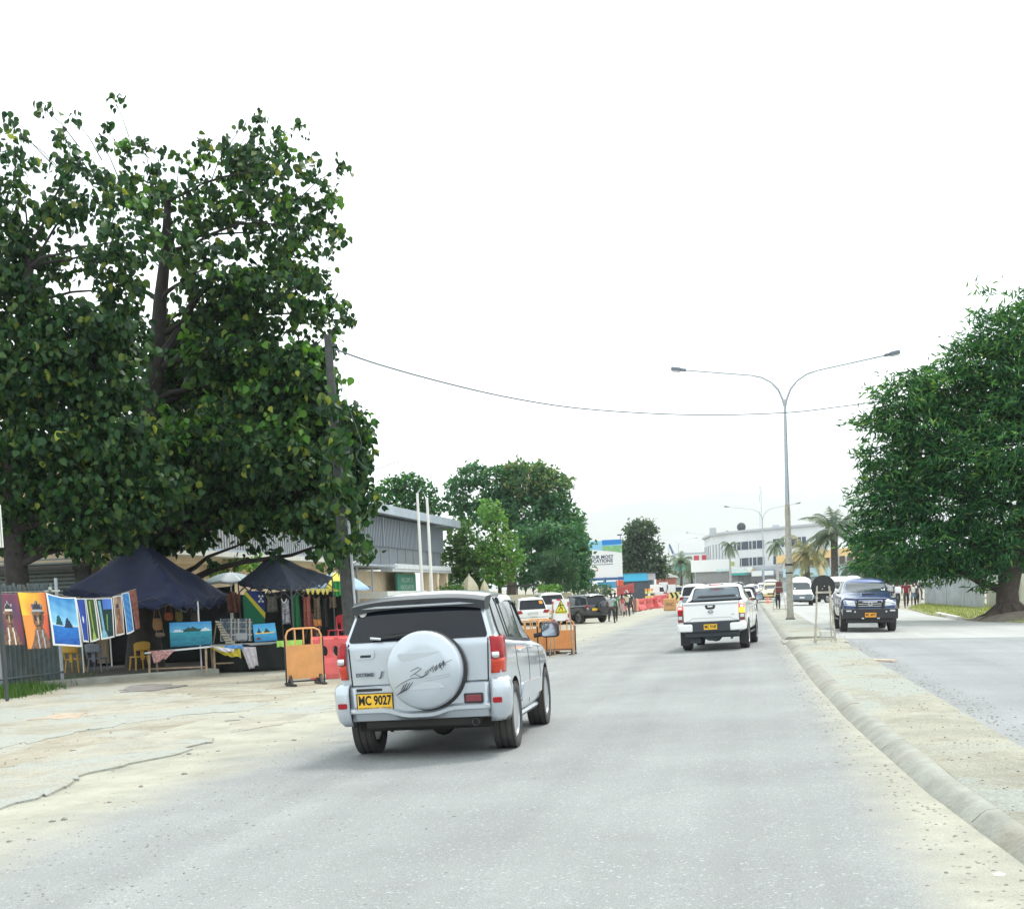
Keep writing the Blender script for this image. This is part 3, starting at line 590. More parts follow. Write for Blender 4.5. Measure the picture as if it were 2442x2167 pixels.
b = MB(); b.box((0, .0, zb - .16), (2 * hw + .3, .3, .26)); b.obj('gantry_beam', mat('gantry_blue', (.05, .12, .3), .5), t)
b = MB()
for x in (-.8, .0, .8): b.tube([(x * hw, .12, 0), (x * hw, .12, zt_ - .2)], .09, 8)
b.obj('post', DSTEEL, t, True)
b = MB(); b.box((hw * .15, -.12, zb - .75), (2.0, .1, .62)); b.obj('lower_board', mat('board_cyan', (.05, .3, .55), .5, var=.2), t)
b = MB(); b.tube([(hw * .97, -.1, zt_), (hw * .97, -.8, zt_ + .35)], .03, 6); b.box((hw * .95, -.85, zt_ + .4), (.45, .2, .12)); b.obj('floodlight', DGREY, t)
# kiosk: dark booth with cyan fascia
t = thing('kiosk', 'dark roadside booth with a bright blue fascia board', 'kiosk', (xat(1527, 142), 142, gz(xat(1527, 142), 142)))
L0 = Vector(t.location); z0, z1 = at(1515, 1384, 142).z - L0.z, at(1515, 1368, 142).z - L0.z
b = MB(); b.box((-.5, 1.6, z0 / 2), (3.6, 3, z0)); b.obj('wall', mat('kiosk_dark', (.07, .09, .11), .8, var=.3), t)
b = MB(); b.box((-.55, 0, (z0 + z1) / 2), (2.7, .15, z1 - z0 + .12)); b.obj('fascia', mat('kiosk_cyan', (.05, .45, .72), .5), t); b = MB(); b.box((1.25, .1, (z0 + z1) / 2), (.85, .12, z1 - z0)); b.obj('grey_fascia', mat('fascia_lilac', (.45, .45, .5), .6), t)
b = MB(); b.box((-.4, 1.5, z1 + .1), (4.4, 3.4, .08)); b.obj('roof', DGREY, t)
# red round advertising board on a post and its stall table
p = Vector((xat(1474, 112), 112, gz(xat(1474, 112), 112))); t = thing('sign_post', 'thin post carrying a red board beside the billboard', 'sign', p)
b = MB(); b.tube([(0, 0, 0), (0, 0, 2.7)], .05, 8); b.obj('post', GREYM, t, True); b = MB(); b.box((.15, 0, 2.45), (.65, .05, .5)); b.obj('board', mat('sign_orange_red', (.75, .12, .05), .5, var=.2), t, bevel=.02); b = MB(); b.box((.55, -.02, 2.05), (.4, .05, .3)); b.obj('small_board', MATS['sign_orange_red'], t)
# heap of grey sacks / gravel mound
p = Vector((xat(1446, 96), 96, gz(xat(1446, 96), 96))); b = MB(); rr = random.Random(2)
b.grid(26, 14, lambda a, c: (lambda th, ph: (1.75 * math.cos(th) * math.sin(ph) * (1 + .06 * math.sin(th * 5)), 1.1 * math.sin(th) * math.sin(ph), 1.35 * math.cos(ph) ** .8 + .05 * math.sin(th * 7 + ph * 9)))(a * 2 * math.pi, max(.001, c * math.pi / 2 * .999)))
o = b.obj('gravel_heap', mat('grey_gravel', (.35, .34, .31), .95, var=.3, scale=6, bump=1, bscale=12), None, True); o.location = p; tag(o, 'grey mound of roadworks gravel behind the woman in the grey top', 'gravel heap')
# red tarp-covered box stall
t = thing('market_stall', 'small stall draped in a tilted red tarpaulin behind the walking people', 'stall', (xat(1494, 104), 104, gz(0, 104)))
b = MB(); b.grid(10, 6, lambda a, c: (-.68 + 1.36 * a, -.7 - .15 * c, 1.1 + .75 * c + .35 * a + .05 * math.sin(a * 12) * (1 - c))); b.obj('tarpaulin', mat('red_tarp', (.5, .1, .1), .6, var=.15), t, True, solid=.01)
b = MB(); [b.tube([(x, y, -.3), (x, y, 2.0)], .04, 6) for x in (-.66, .66) for y in (-.65, .6)]; b.obj('frame', DSTEEL, t, True)
b = MB(); b.box((0, 0, .8), (1.3, 1.1, .06)); b.obj('table_top', WOOD, t)
# ---- far three-storey white building
t = thing('corner_building', 'pale three-storey corner building with bands of dark windows', 'building', (0, 0, 0))
FW_ = mat('far_white_render', (.66, .68, .71), .7, var=.05, scale=.3, dirt=.12); FGY = mat('far_grey_render', (.45, .48, .52), .7, var=.08, scale=.3)
def P2(u, y): return (xat(u, y), y)
foot = [P2(1683, 262), P2(1700, 246), P2(1752, 236), P2(1968, 218)]; back = [(foot[3][0] + 3, 262), (foot[0][0] + 2, 285)]
zg = rise(240); zT = at(1850, 1263, 230).z
def wallring(f, z0, z1, mb):
    for a, c in zip(f[:-1], f[1:]): mb.quad((a[0], a[1], z0), (c[0], c[1], z0), (c[0], c[1], z1), (a[0], a[1], z1))
b = MB(); full = foot + back; b.prism([(x, y, zg - 2) for x, y in full], (0, 0, zT - zg + 2)); b.obj('wall', FW_, t)
def along(a, c, q, out_=0): d_ = Vector((c[0] - a[0], c[1] - a[1])).normalized(); return (a[0] + (c[0] - a[0]) * q + d_.y * out_, a[1] + (c[1] - a[1]) * q - d_.x * out_)
hS = (zT - zg) / 3.45
for fi in (1, 2):
    a, c = foot[fi], foot[fi + 1]; Ln = math.dist(a, c); n = max(2, int(Ln / 2.1))
    for fl, z0 in ((1, zg + hS * 1.22), (2, zg + hS * 2.3)):
        if fi == 1: continue
        for k in range(n):
            if k % 5 == 4: continue
            q0, q1 = (k + .08) / n, (k + .92) / n; p0, p1 = along(a, c, q0, .0), along(a, c, q1, .0); d_ = Vector((c[0] - a[0], c[1] - a[1])).normalized()
            b = MB(); b.prism([(p0[0], p0[1], z0), (p1[0], p1[1], z0), (p1[0], p1[1], z0 + hS * .52), (p0[0], p0[1], z0 + hS * .52)], (d_.y * .1, -d_.x * .1, 0)); wn = b.obj('window', mat('far_glass', (.05, .07, .10), .15), t)
            if k % 2 == 0:
                pm0, pm1 = along(a, c, (q0 + q1) / 2 - .004, .12), along(a, c, (q0 + q1) / 2 + .004, .12); b = MB(); b.prism([(pm0[0], pm0[1], z0), (pm1[0], pm1[1], z0), (pm1[0], pm1[1], z0 + hS * .52), (pm0[0], pm0[1], z0 + hS * .52)], (d_.y * .05, -d_.x * .05, 0)); b.obj('mullion', FW_, wn)
for fi in (0, 1):
    a, c = foot[fi], foot[fi + 1]; b = MB()
    for k in range(7 if fi else 4):
        q0 = (k + .3) / (7 if fi else 4); p0, p1 = along(a, c, q0, .05), along(a, c, q0 + .05, .05); b.prism([(p0[0], p0[1], zg + hS * 1.2), (p1[0], p1[1], zg + hS * 1.2), (p1[0], p1[1], zT - 1.6), (p0[0], p0[1], zT - 1.6)], ((c[1] - a[1]) * .006, -(c[0] - a[0]) * .006, 0))
    b.obj('facade_fin', FGY, t)
b = MB(); b.prism([(x, y, zT) for x, y in [along(foot[0], foot[1], 0, .5), along(foot[1], foot[2], 0, .5), along(foot[2], foot[3], 0, .5), along(foot[2], foot[3], 1, .5)] + back], (0, 0, .35)); b.obj('roof', FGY, t)
a, c = foot[2], foot[3]
b = MB(); p0, p1 = along(a, c, .02, .12), along(a, c, .98, .12); b.prism([(p0[0], p0[1], zg + hS * .72), (p1[0], p1[1], zg + hS * .72), (p1[0], p1[1], zg + hS * 1.12), (p0[0], p0[1], zg + hS * 1.12)], (0, -.15, 0)); b.obj('grey_band', FGY, t)
def board(q0, q1, z0, z1, m_, nm, o_=1.2):
    p0, p1 = along(a, c, q0, o_), along(a, c, q1, o_); b = MB(); b.prism([(p0[0], p0[1], zg + hS * z0), (p1[0], p1[1], zg + hS * z0), (p1[0], p1[1], zg + hS * z1), (p0[0], p0[1], zg + hS * z1)], (0, .3, 0)); return b.obj(nm, m_, t), ((p0[0] + p1[0]) / 2, min(p0[1], p1[1]) - .05, zg + hS * (z0 + z1) / 2)
WS = mat('sign_white_far', (.82, .83, .83), .5); TEAL = mat('sign_teal', (.05, .42, .38), .5)
s1, c1 = board(-.02, .28, .78, 1.12, WS, 'shop_sign'); b = MB(); b.prism([(c1[0] + 1.9, c1[1] - .1, c1[2] - .1), (c1[0] + 2.1, c1[1] - .1, c1[2] - .4), (c1[0] + 2.7, c1[1] - .1, c1[2] + .3), (c1[0] + 2.3, c1[1] - .1, c1[2] + .1)], (0, -.05, 0)); b.obj('tick_mark', mat('gold', (.6, .45, .05), .5), s1); text('BSP FINANCIAL', 'sign_lettering', mat('pale_teal', (.3, .62, .6), .5), s1, .8, face_m((c1[0] - 1.2, c1[1] - .1, c1[2])), .01)
board(-.02, .22, .62, .76, TEAL, 'teal_fascia', 1.3)
s2, c2 = board(.29, .52, .5, .84, WS, 'shop_sign', 1.6); b = MB(); b.box((c2[0] + 1.1, c2[1] - .1, c2[2]), (2.2, .1, 1.1)); b.obj('sign_frame', mat('sign_slate', (.2, .25, .33), .5), s2); b = MB(); b.box((c2[0] + 1.1, c2[1] - .2, c2[2]), (1.7, .1, .75)); b.obj('sign_inset', WS, s2)
b = MB(); p0, p1 = along(a, c, 0, .02), along(a, c, .98, .02); b.prism([(p0[0], p0[1], zg - 1), (p1[0], p1[1], zg - 1), (p1[0], p1[1], zg + hS * .6), (p0[0], p0[1], zg + hS * .6)], (0, -.12, 0)); b.obj('shopfront', mat('far_shopfront', (.2, .2, .2), .7, var=.35, scale=.4), t)
for (u, dz, r_) in ((1768, 1.2, .55), (1850, .8, .0), (1700, 1.0, .0)):
    p = at(u, 1260, 240); b = MB()
    if r_: b.lathe([(.0, 0), (.5, .1), (.8, .35)], 14, 'y', (p.x, 238, zT + 1.1)); b.tube([(p.x, 238.3, zT), (p.x, 238.3, zT + 1.1)], .08, 6); b.obj('satellite_dish', DGREY, t, True)
    else: b.box((p.x, 240, zT + .7), (1.2, 1, 1.1)); b.obj('rooftop_unit', FGY, t)
# telecom mast on its roof
mp_ = at(1812, 1160, 245); t = thing('telecom_mast', 'slender telecom mast with panel antennas rising behind the second street lamp', 'mast', (mp_.x, 245, zT)); H0 = at(1812, 1160, 245).z - zT
b = MB(); [b.tube([(.25 * math.cos(q), .25 * math.sin(q), 0), (.18 * math.cos(q), .18 * math.sin(q), H0)], .045, 5) for q in (0, 2.1, 4.2)]
for z in np.arange(.4, H0, .5): b.tube([(.25, 0, z), (-.12, .2, z + .25), (-.12, -.2, z + .5)], .03, 4)
b.obj('lattice', GREYM, t)
b = MB(); [b.box((.4 * math.cos(q), .4 * math.sin(q), H0 - dz_), (.25, .2, 1.3)) for q in (0, 2.1, 4.2) for dz_ in (.9, 3.6)]; b.obj('panel_antenna', WS, t)
# low green-fascia shops to its left
t = thing('shop_row', 'low row of shops with a green fascia left of the white corner building', 'building', (xat(1650, 280), 280, rise(280)))
b = MB(); b.box((0, 3, 2.1), (10.5, 6, 4.2)); b.obj('wall', mat('far_grey_green', (.38, .42, .42), .8, var=.15, scale=.5), t)
b = MB(); b.box((-.2, -.2, 3.6), (6.6, .3, 1.5)); b.obj('green_fascia', TEAL, t); b = MB(); b.box((3.6, -.8, 2.9), (3.2, .3, 1.7)); b.obj('white_board', WS, t)
b = MB(); b.box((1.5, 0, 6.2), (10.8, .4, .5)); b.obj('roof', FGY, t)
t = thing('sign', 'red and white roof sign at the left corner of the pale building', 'sign', (xat(1674, 258), 258, at(1674, 1354, 258).z))
b = MB(); b.box((0, 0, 1.5), (3.4, .3, 2.4)); bo_ = b.obj('board', WS, t); b = MB(); b.box((-.9, -.2, 1.9), (1.0, .1, 1.1)); b.box((.7, -.2, 1.8), (1.1, .1, 1.4)); b.obj('red_letters', mat('far_red', (.6, .08, .1), .6), bo_)
b = MB(); [b.tube([(x, 0, -4), (x, 0, .5)], .1, 6) for x in (-1.2, 1.2)]; b.obj('post', FGY, t)
t = thing('shop', 'white shopfront with a long blank sign left of the main facade', 'building', (xat(1712, 235), 235, rise(235)))
b = MB(); b.box((0, 2, 1.5), (7.6, 4, 3)); b.obj('wall', mat('shop_dim', (.3, .3, .3), .8, var=.3), t); b = MB(); b.box((0, -.2, 3.6), (9.2, .5, 2.1)); bo_ = b.obj('fascia', WS, t); b = MB(); b.box((2.6, -.5, 3.8), (.8, .1, .7)); b.obj('logo_patch', mat('olive_logo', (.4, .5, .15), .6), bo_)
# ---- yellow and blue building at right
t = thing('market_building', 'two-storey shop with orange parapet and pale blue base behind the palms', 'building', (0, 0, 0))
y0 = 172; xa, xb = xat(1868, y0), xat(2112, y0); zg = rise(y0); zt1 = at(1990, 1319, y0).z
YW = mat('orange_parapet', (.75, .52, .25), .7, var=.08, scale=.6); LB = mat('pale_blue_wall', (.42, .6, .68), .7, var=.08, scale=.5)
b = MB(); b.box(((xa + xb) / 2, y0 + 5, (zt1 + zg) / 2 - .4), (xb - xa - .6, 9, zt1 - zg)); b.obj('wall', mat('far_beige', (.5, .47, .42), .8, var=.15, scale=.6), t)
b = MB(); b.prism([(xa - .8, y0 - .8, at(1870, 1343, y0).z), (xb, y0 - .8, at(2110, 1343 - 30, y0).z), (xb, y0 - .8, at(2110, 1325 - 30, y0).z), (xa - .8, y0 - .8, at(1870, 1325, y0).z)], (0, .5, 0)); b.obj('parapet', YW, t)
for k in range(13):
    x = xa + .6 + k * (xb - xa) / 13; b = MB(); b.box((x, y0 + .42, zg + 3.9), (.65, .12, 1.25)); b.obj('window', mat('far_glass_brown', (.13, .11, .1), .3), t)
b = MB(); [b.box((xa + .1 + k * (xb - xa) / 13, y0 + .3, zg + 3.8), (.13, .2, 1.9)) for k in range(14)]; b.obj('mullions', FW_, t)
b = MB(); b.box(((xa + xb) / 2, y0 - .5, zg + 2.35), (xb - xa, .6, 1.1)); b.obj('blue_fascia', LB, t)
b = MB(); b.box(((xa + xb) / 2, y0 + .2, zg + .9), (xb - xa, .3, 1.8)); b.obj('shopfront', mat('far_shopfront2', (.35, .42, .45), .6, var=.4, scale=.8), t)
b = MB(); b.tube([(xat(1961, y0 - 4), y0 - 4, zg - .5), (xat(1961, y0 - 4), y0 - 4, zg + 5.2)], .22, 10); o = b.obj('yellow_column', mat('column_yellow', (.7, .5, .25), .7), t, True)
p = at(2073, 1340, 150); b = MB(); b.box((0, 0, 0), (2.2, .3, 1.5)); b.box((0, 0, 0), (2.2, .3, 1.5)); b = MB(); b.box((0, 0, .5), (2.3, .3, 1.5)); t = b.obj('fascia_sign', YW); t.location = (p.x - .5, 150, p.z); tag(t, 'orange and pale blue sign box between the palm and the big right tree', 'sign'); b = MB(); b.box((0, -.02, -.75), (2.3, .32, 1.0)); b.obj('blue_half', LB, t); b = MB(); b.tube([(1.0, 0, -.5), (1.0, 0, -(p.z - rise(150)) )], .09, 6); b.obj('post', GREYM, t)
p = at(2000, 1335, 120); b = MB(); b.tube([(0, 0, 0), (0, 0, at(2000, 1297, 120).z - gz(p.x, 120))], .05, 6); t = b.obj('thin_pole', GREYM, None, True); t.location = (p.x, 120, gz(p.x, 120)); tag(t, 'thin bare pole in front of the tall palm trunk', 'pole')
# ---- fence on the right: grey corrugated panels, then cream boards
t = thing('corrugated_fence', 'pale grey corrugated fence panels behind the person in white shorts', 'fence', (0, 0, 0)); GZ = mat('pale_zinc', (.33, .37, .40), .6, .25, var=.2, scale=1.2, dirt=.25)
P0, P1, P2_, P3 = Vector((xat(2206, 97), 97, 0)), Vector((xat(2256, 88), 88, 0)), Vector((xat(2345, 78), 78, 0)), Vector((xat(2352, 77.6), 77.6, 0))
def corr(mb, a, c, z0, h0, h1, st=.12):
    n = max(2, int((c - a).length / st)); d_ = (c - a).normalized(); nrm = Vector((-d_.y, d_.x, 0)); vs = []
    for i in range(n + 1):
        p = a.lerp(c, i / n) + nrm * (.03 * (i % 2)); zg_ = gz(p.x, p.y); h = h0 + (h1 - h0) * i / n; vs += [(p.x, p.y, zg_ + z0), (p.x, p.y, zg_ + h)]
    mb.add(vs, [(2 * i, 2 * i + 2, 2 * i + 3, 2 * i + 1) for i in range(n)])
b = MB(); corr(b, P0, P1, 0, 2.05, 2.0); corr(b, P1, P2_, 0, 2.0, 2.35); b.obj('corrugated_sheet', GZ, t, solid=.01)
for q, h in ((P0, 2.1), (P1, 2.15), (P1.lerp(P2_, .5), 2.35), (P2_, 2.5)): b = MB(); b.tube([(q.x, q.y - .1, gz(q.x, q.y)), (q.x, q.y - .1, gz(q.x, q.y) + h)], .05, 8); b.obj('post', GREYM, t, True)
b = MB(); b.tube([(P1.x, P1.y - .1, 1.75), (P2_.x, P2_.y - .1, 2.15)], .03, 6); b.obj('rail', GREYM, t, True)
t = thing('board_fence', 'cream corrugated fence behind the trunk of the big right tree', 'fence', (0, 0, 0)); b = MB(); corr(b, Vector((xat(2353, 82), 82, 0)), Vector((xat(2550, 74), 74, 0)), 0, 1.95, 2.0, .1); b.obj('boards', mat('cream_boards', (.58, .58, .5), .7, var=.1, dirt=.3), t, solid=.015)
for u in (2357, 2385, 2412): q = Vector((xat(u, 80.2), 80.2, 0)); b = MB(); b.box((q.x, 80.2 - (u - 2357) * .03, .75), (.07, .05, 2.1)); b.obj('post', mat('cream_boards', (0, 0, 0)), t)
b = MB(); q = gp(2385, 1441); b.box((0, 0, 0), (5.2, 5, .03), Matrix.Rotation(.2, 3, 'Z')); o = b.obj('pavement', KERB, loc=(q.x + .6, q.y + 1, gz(q.x, q.y) + .07)); tag(o, kind='structure')
# letter box by the fence, tyre
q = gp(2192, 1442); t = thing('letter_box', 'white box on a post at the end of the grey fence', 'box', (q.x, q.y, gz(q.x, q.y))); b = MB(); b.box((0, 0, .85), (.25, .2, 1.7)); b.obj('post', W_, t); b = MB(); b.box((.3, 0, 1.45), (.7, .4, .22)); b.obj('box_body', DGREY, t, bevel=.02); b = MB(); b.box((.3, 0, 1.6), (.75, .45, .06)); b.obj('lid', W_, t)
# kerb blocks along the right bend
b = MB(); Q = [gp(u, v) for u, v in [(2235, 1466), (2262, 1472), (2290, 1478)]]
for a_, c_ in zip(Q[:-1], Q[1:]): 
    m_ = (a_ + c_) / 2; d_ = (c_ - a_); b.box((m_.x, m_.y, gz(m_.x, m_.y) + .06), (d_.length * .96, .22, .16), Matrix.Rotation(math.atan2(d_.y, d_.x), 3, 'Z'))
o = b.obj('pavement', mat('kerb_pale', (.6, .6, .56), .85, var=.1), bevel=.02); tag(o, kind='structure')
# crane jib far away
p0, p1 = at(1618, 1350, 320), at(1596, 1297, 320); t = thing('crane', 'dark blue crane jib leaning left far beyond the traffic', 'crane', (p0.x, 320, rise(320)))
b = MB(); b.tube([(.6, 0, 2), p0 - Vector(t.location), p1 - Vector(t.location)], [.4, .35, .2], 4); b.obj('jib', mat('crane_blue', (.04, .12, .22), .6), t); b = MB(); b.box((.6, 0, 1.2), (5, 2.6, 2.4)); b.obj('crane_body', MATS['crane_blue'], t, bevel=.1); b = MB(); b.tube([p1 - Vector(t.location), p1 - Vector(t.location) - Vector((0.3, 0, 4))], .05, 4); b.obj('hoist_rope', DGREY, t)
# roadside signs cluttering the far left kerb
for i, (u, y, h, m_, lab) in enumerate(((1562, 140, 1.9, WS, 'small white notice board at the end of the kiosk'), (1583, 150, 2.0, WS, 'white notice board beyond the red barriers, left of two'), (1601, 150, 1.7, WS, 'white notice board beyond the red barriers, right of two'), (1572, 185, 5.6, WS, 'high white sign board below the dark tree'))):
    x = xat(u, y); t = thing('sign_board', lab, 'sign', (x, y, gz(x, y))); b = MB(); b.tube([(0, 0, 0), (0, 0, h)], .05, 6); b.obj('post', GREYM, t, True); b = MB(); b.box((0, -.08, h - .2), (1.0 if i < 3 else 2.2, .05, .9 if i < 3 else 1.5)); b.obj('board', m_, t, bevel=.01)
for (u, y, lab) in ((1590, 170, 'reddish shed with a rusty roof far down the left side'),): x = xat(u, y); t = thing('shed', lab, 'shed', (x, y, gz(x, y))); b = MB(); b.box((0, 0, 1.3), (2.4, 3, 2.6)); b.obj('wall', mat('rust_red', (.35, .12, .09), .8, var=.3), t); b = MB(); b.prism([(-1.5, -1.7, 2.6), (1.5, -1.7, 2.6), (.2, -1.7, 3.2)], (0, 3.4, 0)); b.obj('roof', mat('pale_tin', (.5, .5, .48), .6), t)
# fenced white wall under the palms
b = MB(); x0, x1 = xat(2060, 130), xat(2150, 128); b.box(((x0 + x1) / 2, 130, .9), (x1 - x0, .3, 1.9)); t = b.obj('white_wall', W_); tag(t, 'white wall with spikes behind the low palms', 'wall'); b = MB(); [b.box((x, 130, 2.1), (.06, .05, .7)) for x in np.arange(x0 + .1, x1, .28)]; b.obj('spikes', W_, t)
# ================================================================ TREES
LEAF_BIG = leafmat('leaf_broad', (.004, .026, .010), (.02, .08, .02), (.3, .34, .05), .03)
LEAF_R = leafmat('leaf_feathery', (.005, .045, .02), (.03, .15, .045), (.2, .40, .08), .1)
LEAF_D = leafmat('leaf_dark', (.025, .10, .045), (.05, .17, .07), (.16, .28, .1), .08)
LEAF_Y = leafmat('leaf_tan_topped', (.08, .15, .06), (.18, .24, .09), (.38, .37, .17), .2)
LEAF_L = leafmat('leaf_lime', (.05, .17, .03), (.12, .30, .06), (.32, .42, .1), .15)
LEAF_O = leafmat('leaf_olive', (.03, .11, .03), (.08, .19, .05), (.26, .32, .1), .1)
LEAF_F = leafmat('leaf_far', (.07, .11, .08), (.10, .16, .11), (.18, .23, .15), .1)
BARK = mat('bark', (.07, .055, .045), .95, var=.3, scale=4, bump=.8, bscale=18); BARK2 = mat('dark_bark', (.035, .03, .028), .95, var=.3, scale=4, bump=.8, bscale=18)
def nrm(a): return a / (np.linalg.norm(a, axis=1, keepdims=True) + 1e-9)
def leaves_mesh(name, centers, outward, per, size, crad, droop, m_, parent, wide=.62, seed=0, flatz=.75, fine=False):
    g = np.random.default_rng(seed); n = len(centers) * per
    c = np.repeat(centers, per, 0) + g.normal(0, 1, (n, 3)) * crad * np.array([1, 1, flatz]); o = np.repeat(outward, per, 0)
    ax = nrm(o * (1 - droop) + np.array([0, 0, -1.0]) * droop + g.normal(0, .45, (n, 3)))
    sd_ = nrm(np.cross(ax, g.normal(0, 1, (n, 3)))); nn = np.cross(ax, sd_); s = size * g.uniform(.55, 1.25, (n, 1))
    base = c - ax * s * .5
    if fine:
        R4 = [(0, 0, 0), (.12, .62, .06), (.42, .78, .10), (.74, .4, .0), (1.0, 0, -.10), (.74, -.4, .0), (.42, -.78, .10), (.12, -.62, .06)]
        V = np.stack([base + ax * s * a_ + sd_ * s * wide * .62 * w_ + nn * s * n_ for a_, w_, n_ in R4], 1).reshape(-1, 3); i0 = np.arange(n) * 8
        F = np.stack([i0, i0 + 1, i0 + 2, i0 + 3, i0 + 4, i0, i0 + 4, i0 + 5, i0 + 6, i0 + 7], 1).reshape(-1); nf, fs = 2 * n, 5
    else: V = None
    v0 = base; v1 = base + ax * s * .38 + sd_ * s * wide * .5 + nn * s * .10; v2 = base + ax * s + nn * -s * .06; v3 = base + ax * s * .38 - sd_ * s * wide * .5 + nn * s * .10
    if V is None:
        V = np.stack([v0, v1, v2, v3], 1).reshape(-1, 3); i0 = np.arange(n) * 4
        F = np.stack([i0, i0 + 1, i0 + 2, i0, i0 + 2, i0 + 3], 1).reshape(-1); nf, fs = 2 * n, 3
    me = bpy.data.meshes.new(name); me.vertices.add(len(V)); me.vertices.foreach_set('co', V.astype(np.float32).reshape(-1))
    me.loops.add(len(F)); me.loops.foreach_set('vertex_index', F.astype(np.int32)); me.polygons.add(nf); me.polygons.foreach_set('loop_start', (np.arange(nf) * fs).astype(np.int32))
    me.update(calc_edges=True); me.materials.append(m_); ob = bpy.data.objects.new(name, me); COL.objects.link(ob)
    if parent: ob.parent = parent
    return ob
def blobpts(blobs, dens, g, shell=.45, rag=.22, lumps=9):
    C, O = [], []
    for (c, r, w_) in blobs:
        n = max(6, int(dens * w_ * (r[0] * r[2] + r[0] * r[1] * .6) * 2))
        d_ = nrm(g.normal(0, 1, (n, 3))); k = nrm(g.normal(0, 1, (lumps, 3)))
        bump = 1 + .22 * np.max(d_ @ k.T, axis=1)[:, None] ** 6 - .12
        rad = (shell + (1 - shell) * g.random((n, 1)) ** .5) * bump * (1 + np.where(g.random((n, 1)) < rag, np.abs(g.normal(0, rag, (n, 1))), 0))
        C.append(np.array(c) + d_ * rad * np.array(r)); O.append(nrm(d_ * np.array([1, 1, .8])))
    return np.concatenate(C), np.concatenate(O)
def limb(parent, a, b_, r0, r1, m_, sag=.2, name='limb', seed=0):
    a, b_ = Vector(a), Vector(b_); rr = random.Random(seed); L1 = (b_ - a).length; P = []
    for i in range(7):
        q = i / 6; p = a.lerp(b_, q) + Vector((rr.gauss(0, .03) * L1, rr.gauss(0, .03) * L1, sag * L1 * math.sin(q * math.pi) + rr.gauss(0, .015) * L1)) * (0 < i < 6); P.append(p)
    mb = MB(); mb.tube(P, [r0 + (r1 - r0) * (i / 6) ** .7 for i in range(7)], 8); o = mb.obj(name, m_, parent, True); return P
def make_tree(name, label, base, trunk, blobs, dens, per, size, crad, droop, m_, bark=BARK, tr=(.3, .16), group=None, seed=1, wide=.62, shell=.45, limbs=True, extra=(), flare=1.6, rag=.22):
    """base: world point; trunk: world points; blobs: (world centre, radii, weight)"""
    t = thing(name, label, 'tree' if 'bush' not in name and 'shrub' not in name else 'bush', base, group=group); g = np.random.default_rng(seed); B0 = Vector(base)
    T = [Vector(p) - B0 for p in trunk]; n = len(T)
    P = []
    for i in range(n - 1): P += [T[i].lerp(T[i + 1], q) for q in (0, .5)]
    P.append(T[-1]); rad = [tr[0] + (tr[1] - tr[0]) * i / (len(P) - 1) for i in range(len(P))]; rad[0] *= flare
    mb = MB(); mb.tube(P, rad, 12); mb.obj('trunk', bark, t, True)
    bl = [(tuple(Vector(c) - B0), r, w_) for c, r, w_ in blobs]
    C, O = blobpts(bl, dens, g, shell, rag); cr_ = leaves_mesh('crown', C, O, per, size, crad, droop, m_, t, wide, seed, .28 if name == 'spreading_tree' else .75, name == 'broadleaf_tree')
    for k, (nm, m2, frac, sz) in enumerate(extra):
        sel = g.random(len(C)) < frac
        if callable(nm): sel = nm(C) & (g.random(len(C)) < frac)
        if sel.any(): leaves_mesh('crown', C[sel] + O[sel] * .15, O[sel], per, size * sz, crad, droop, m2, t, wide, seed + 9, .75, name == 'broadleaf_tree')
    if limbs:
        for i, (c, r, w_) in enumerate(bl):
            if r[1] < .9: continue
            cz = Vector(c); j = min(range(len(P)), key=lambda q: (P[q] - cz).length + (2.0 if P[q].z > cz.z else 0)); j = max(1, j)
            limb(t, P[j], cz, max(.03, rad[j] * .42), .018, bark, .08, seed=seed * 31 + i)
    return t
def PB(lst, y0, wscale=1.0):
    """photo-measured lobes -> world: (u, v, ru, rv, depth offset, weight[, depth radius])"""
    out_ = []
    for q in lst:
        u, v, ru, rv, dy, w_ = q[:6]; y = y0 + dy; k = y / 3060; rd = q[6] if len(q) > 6 else max(1.0, ru * k * .9); p = at(u, v, y)
        out_.append((tuple(p), (ru * k, rd, rv * k), w_))
    return out_
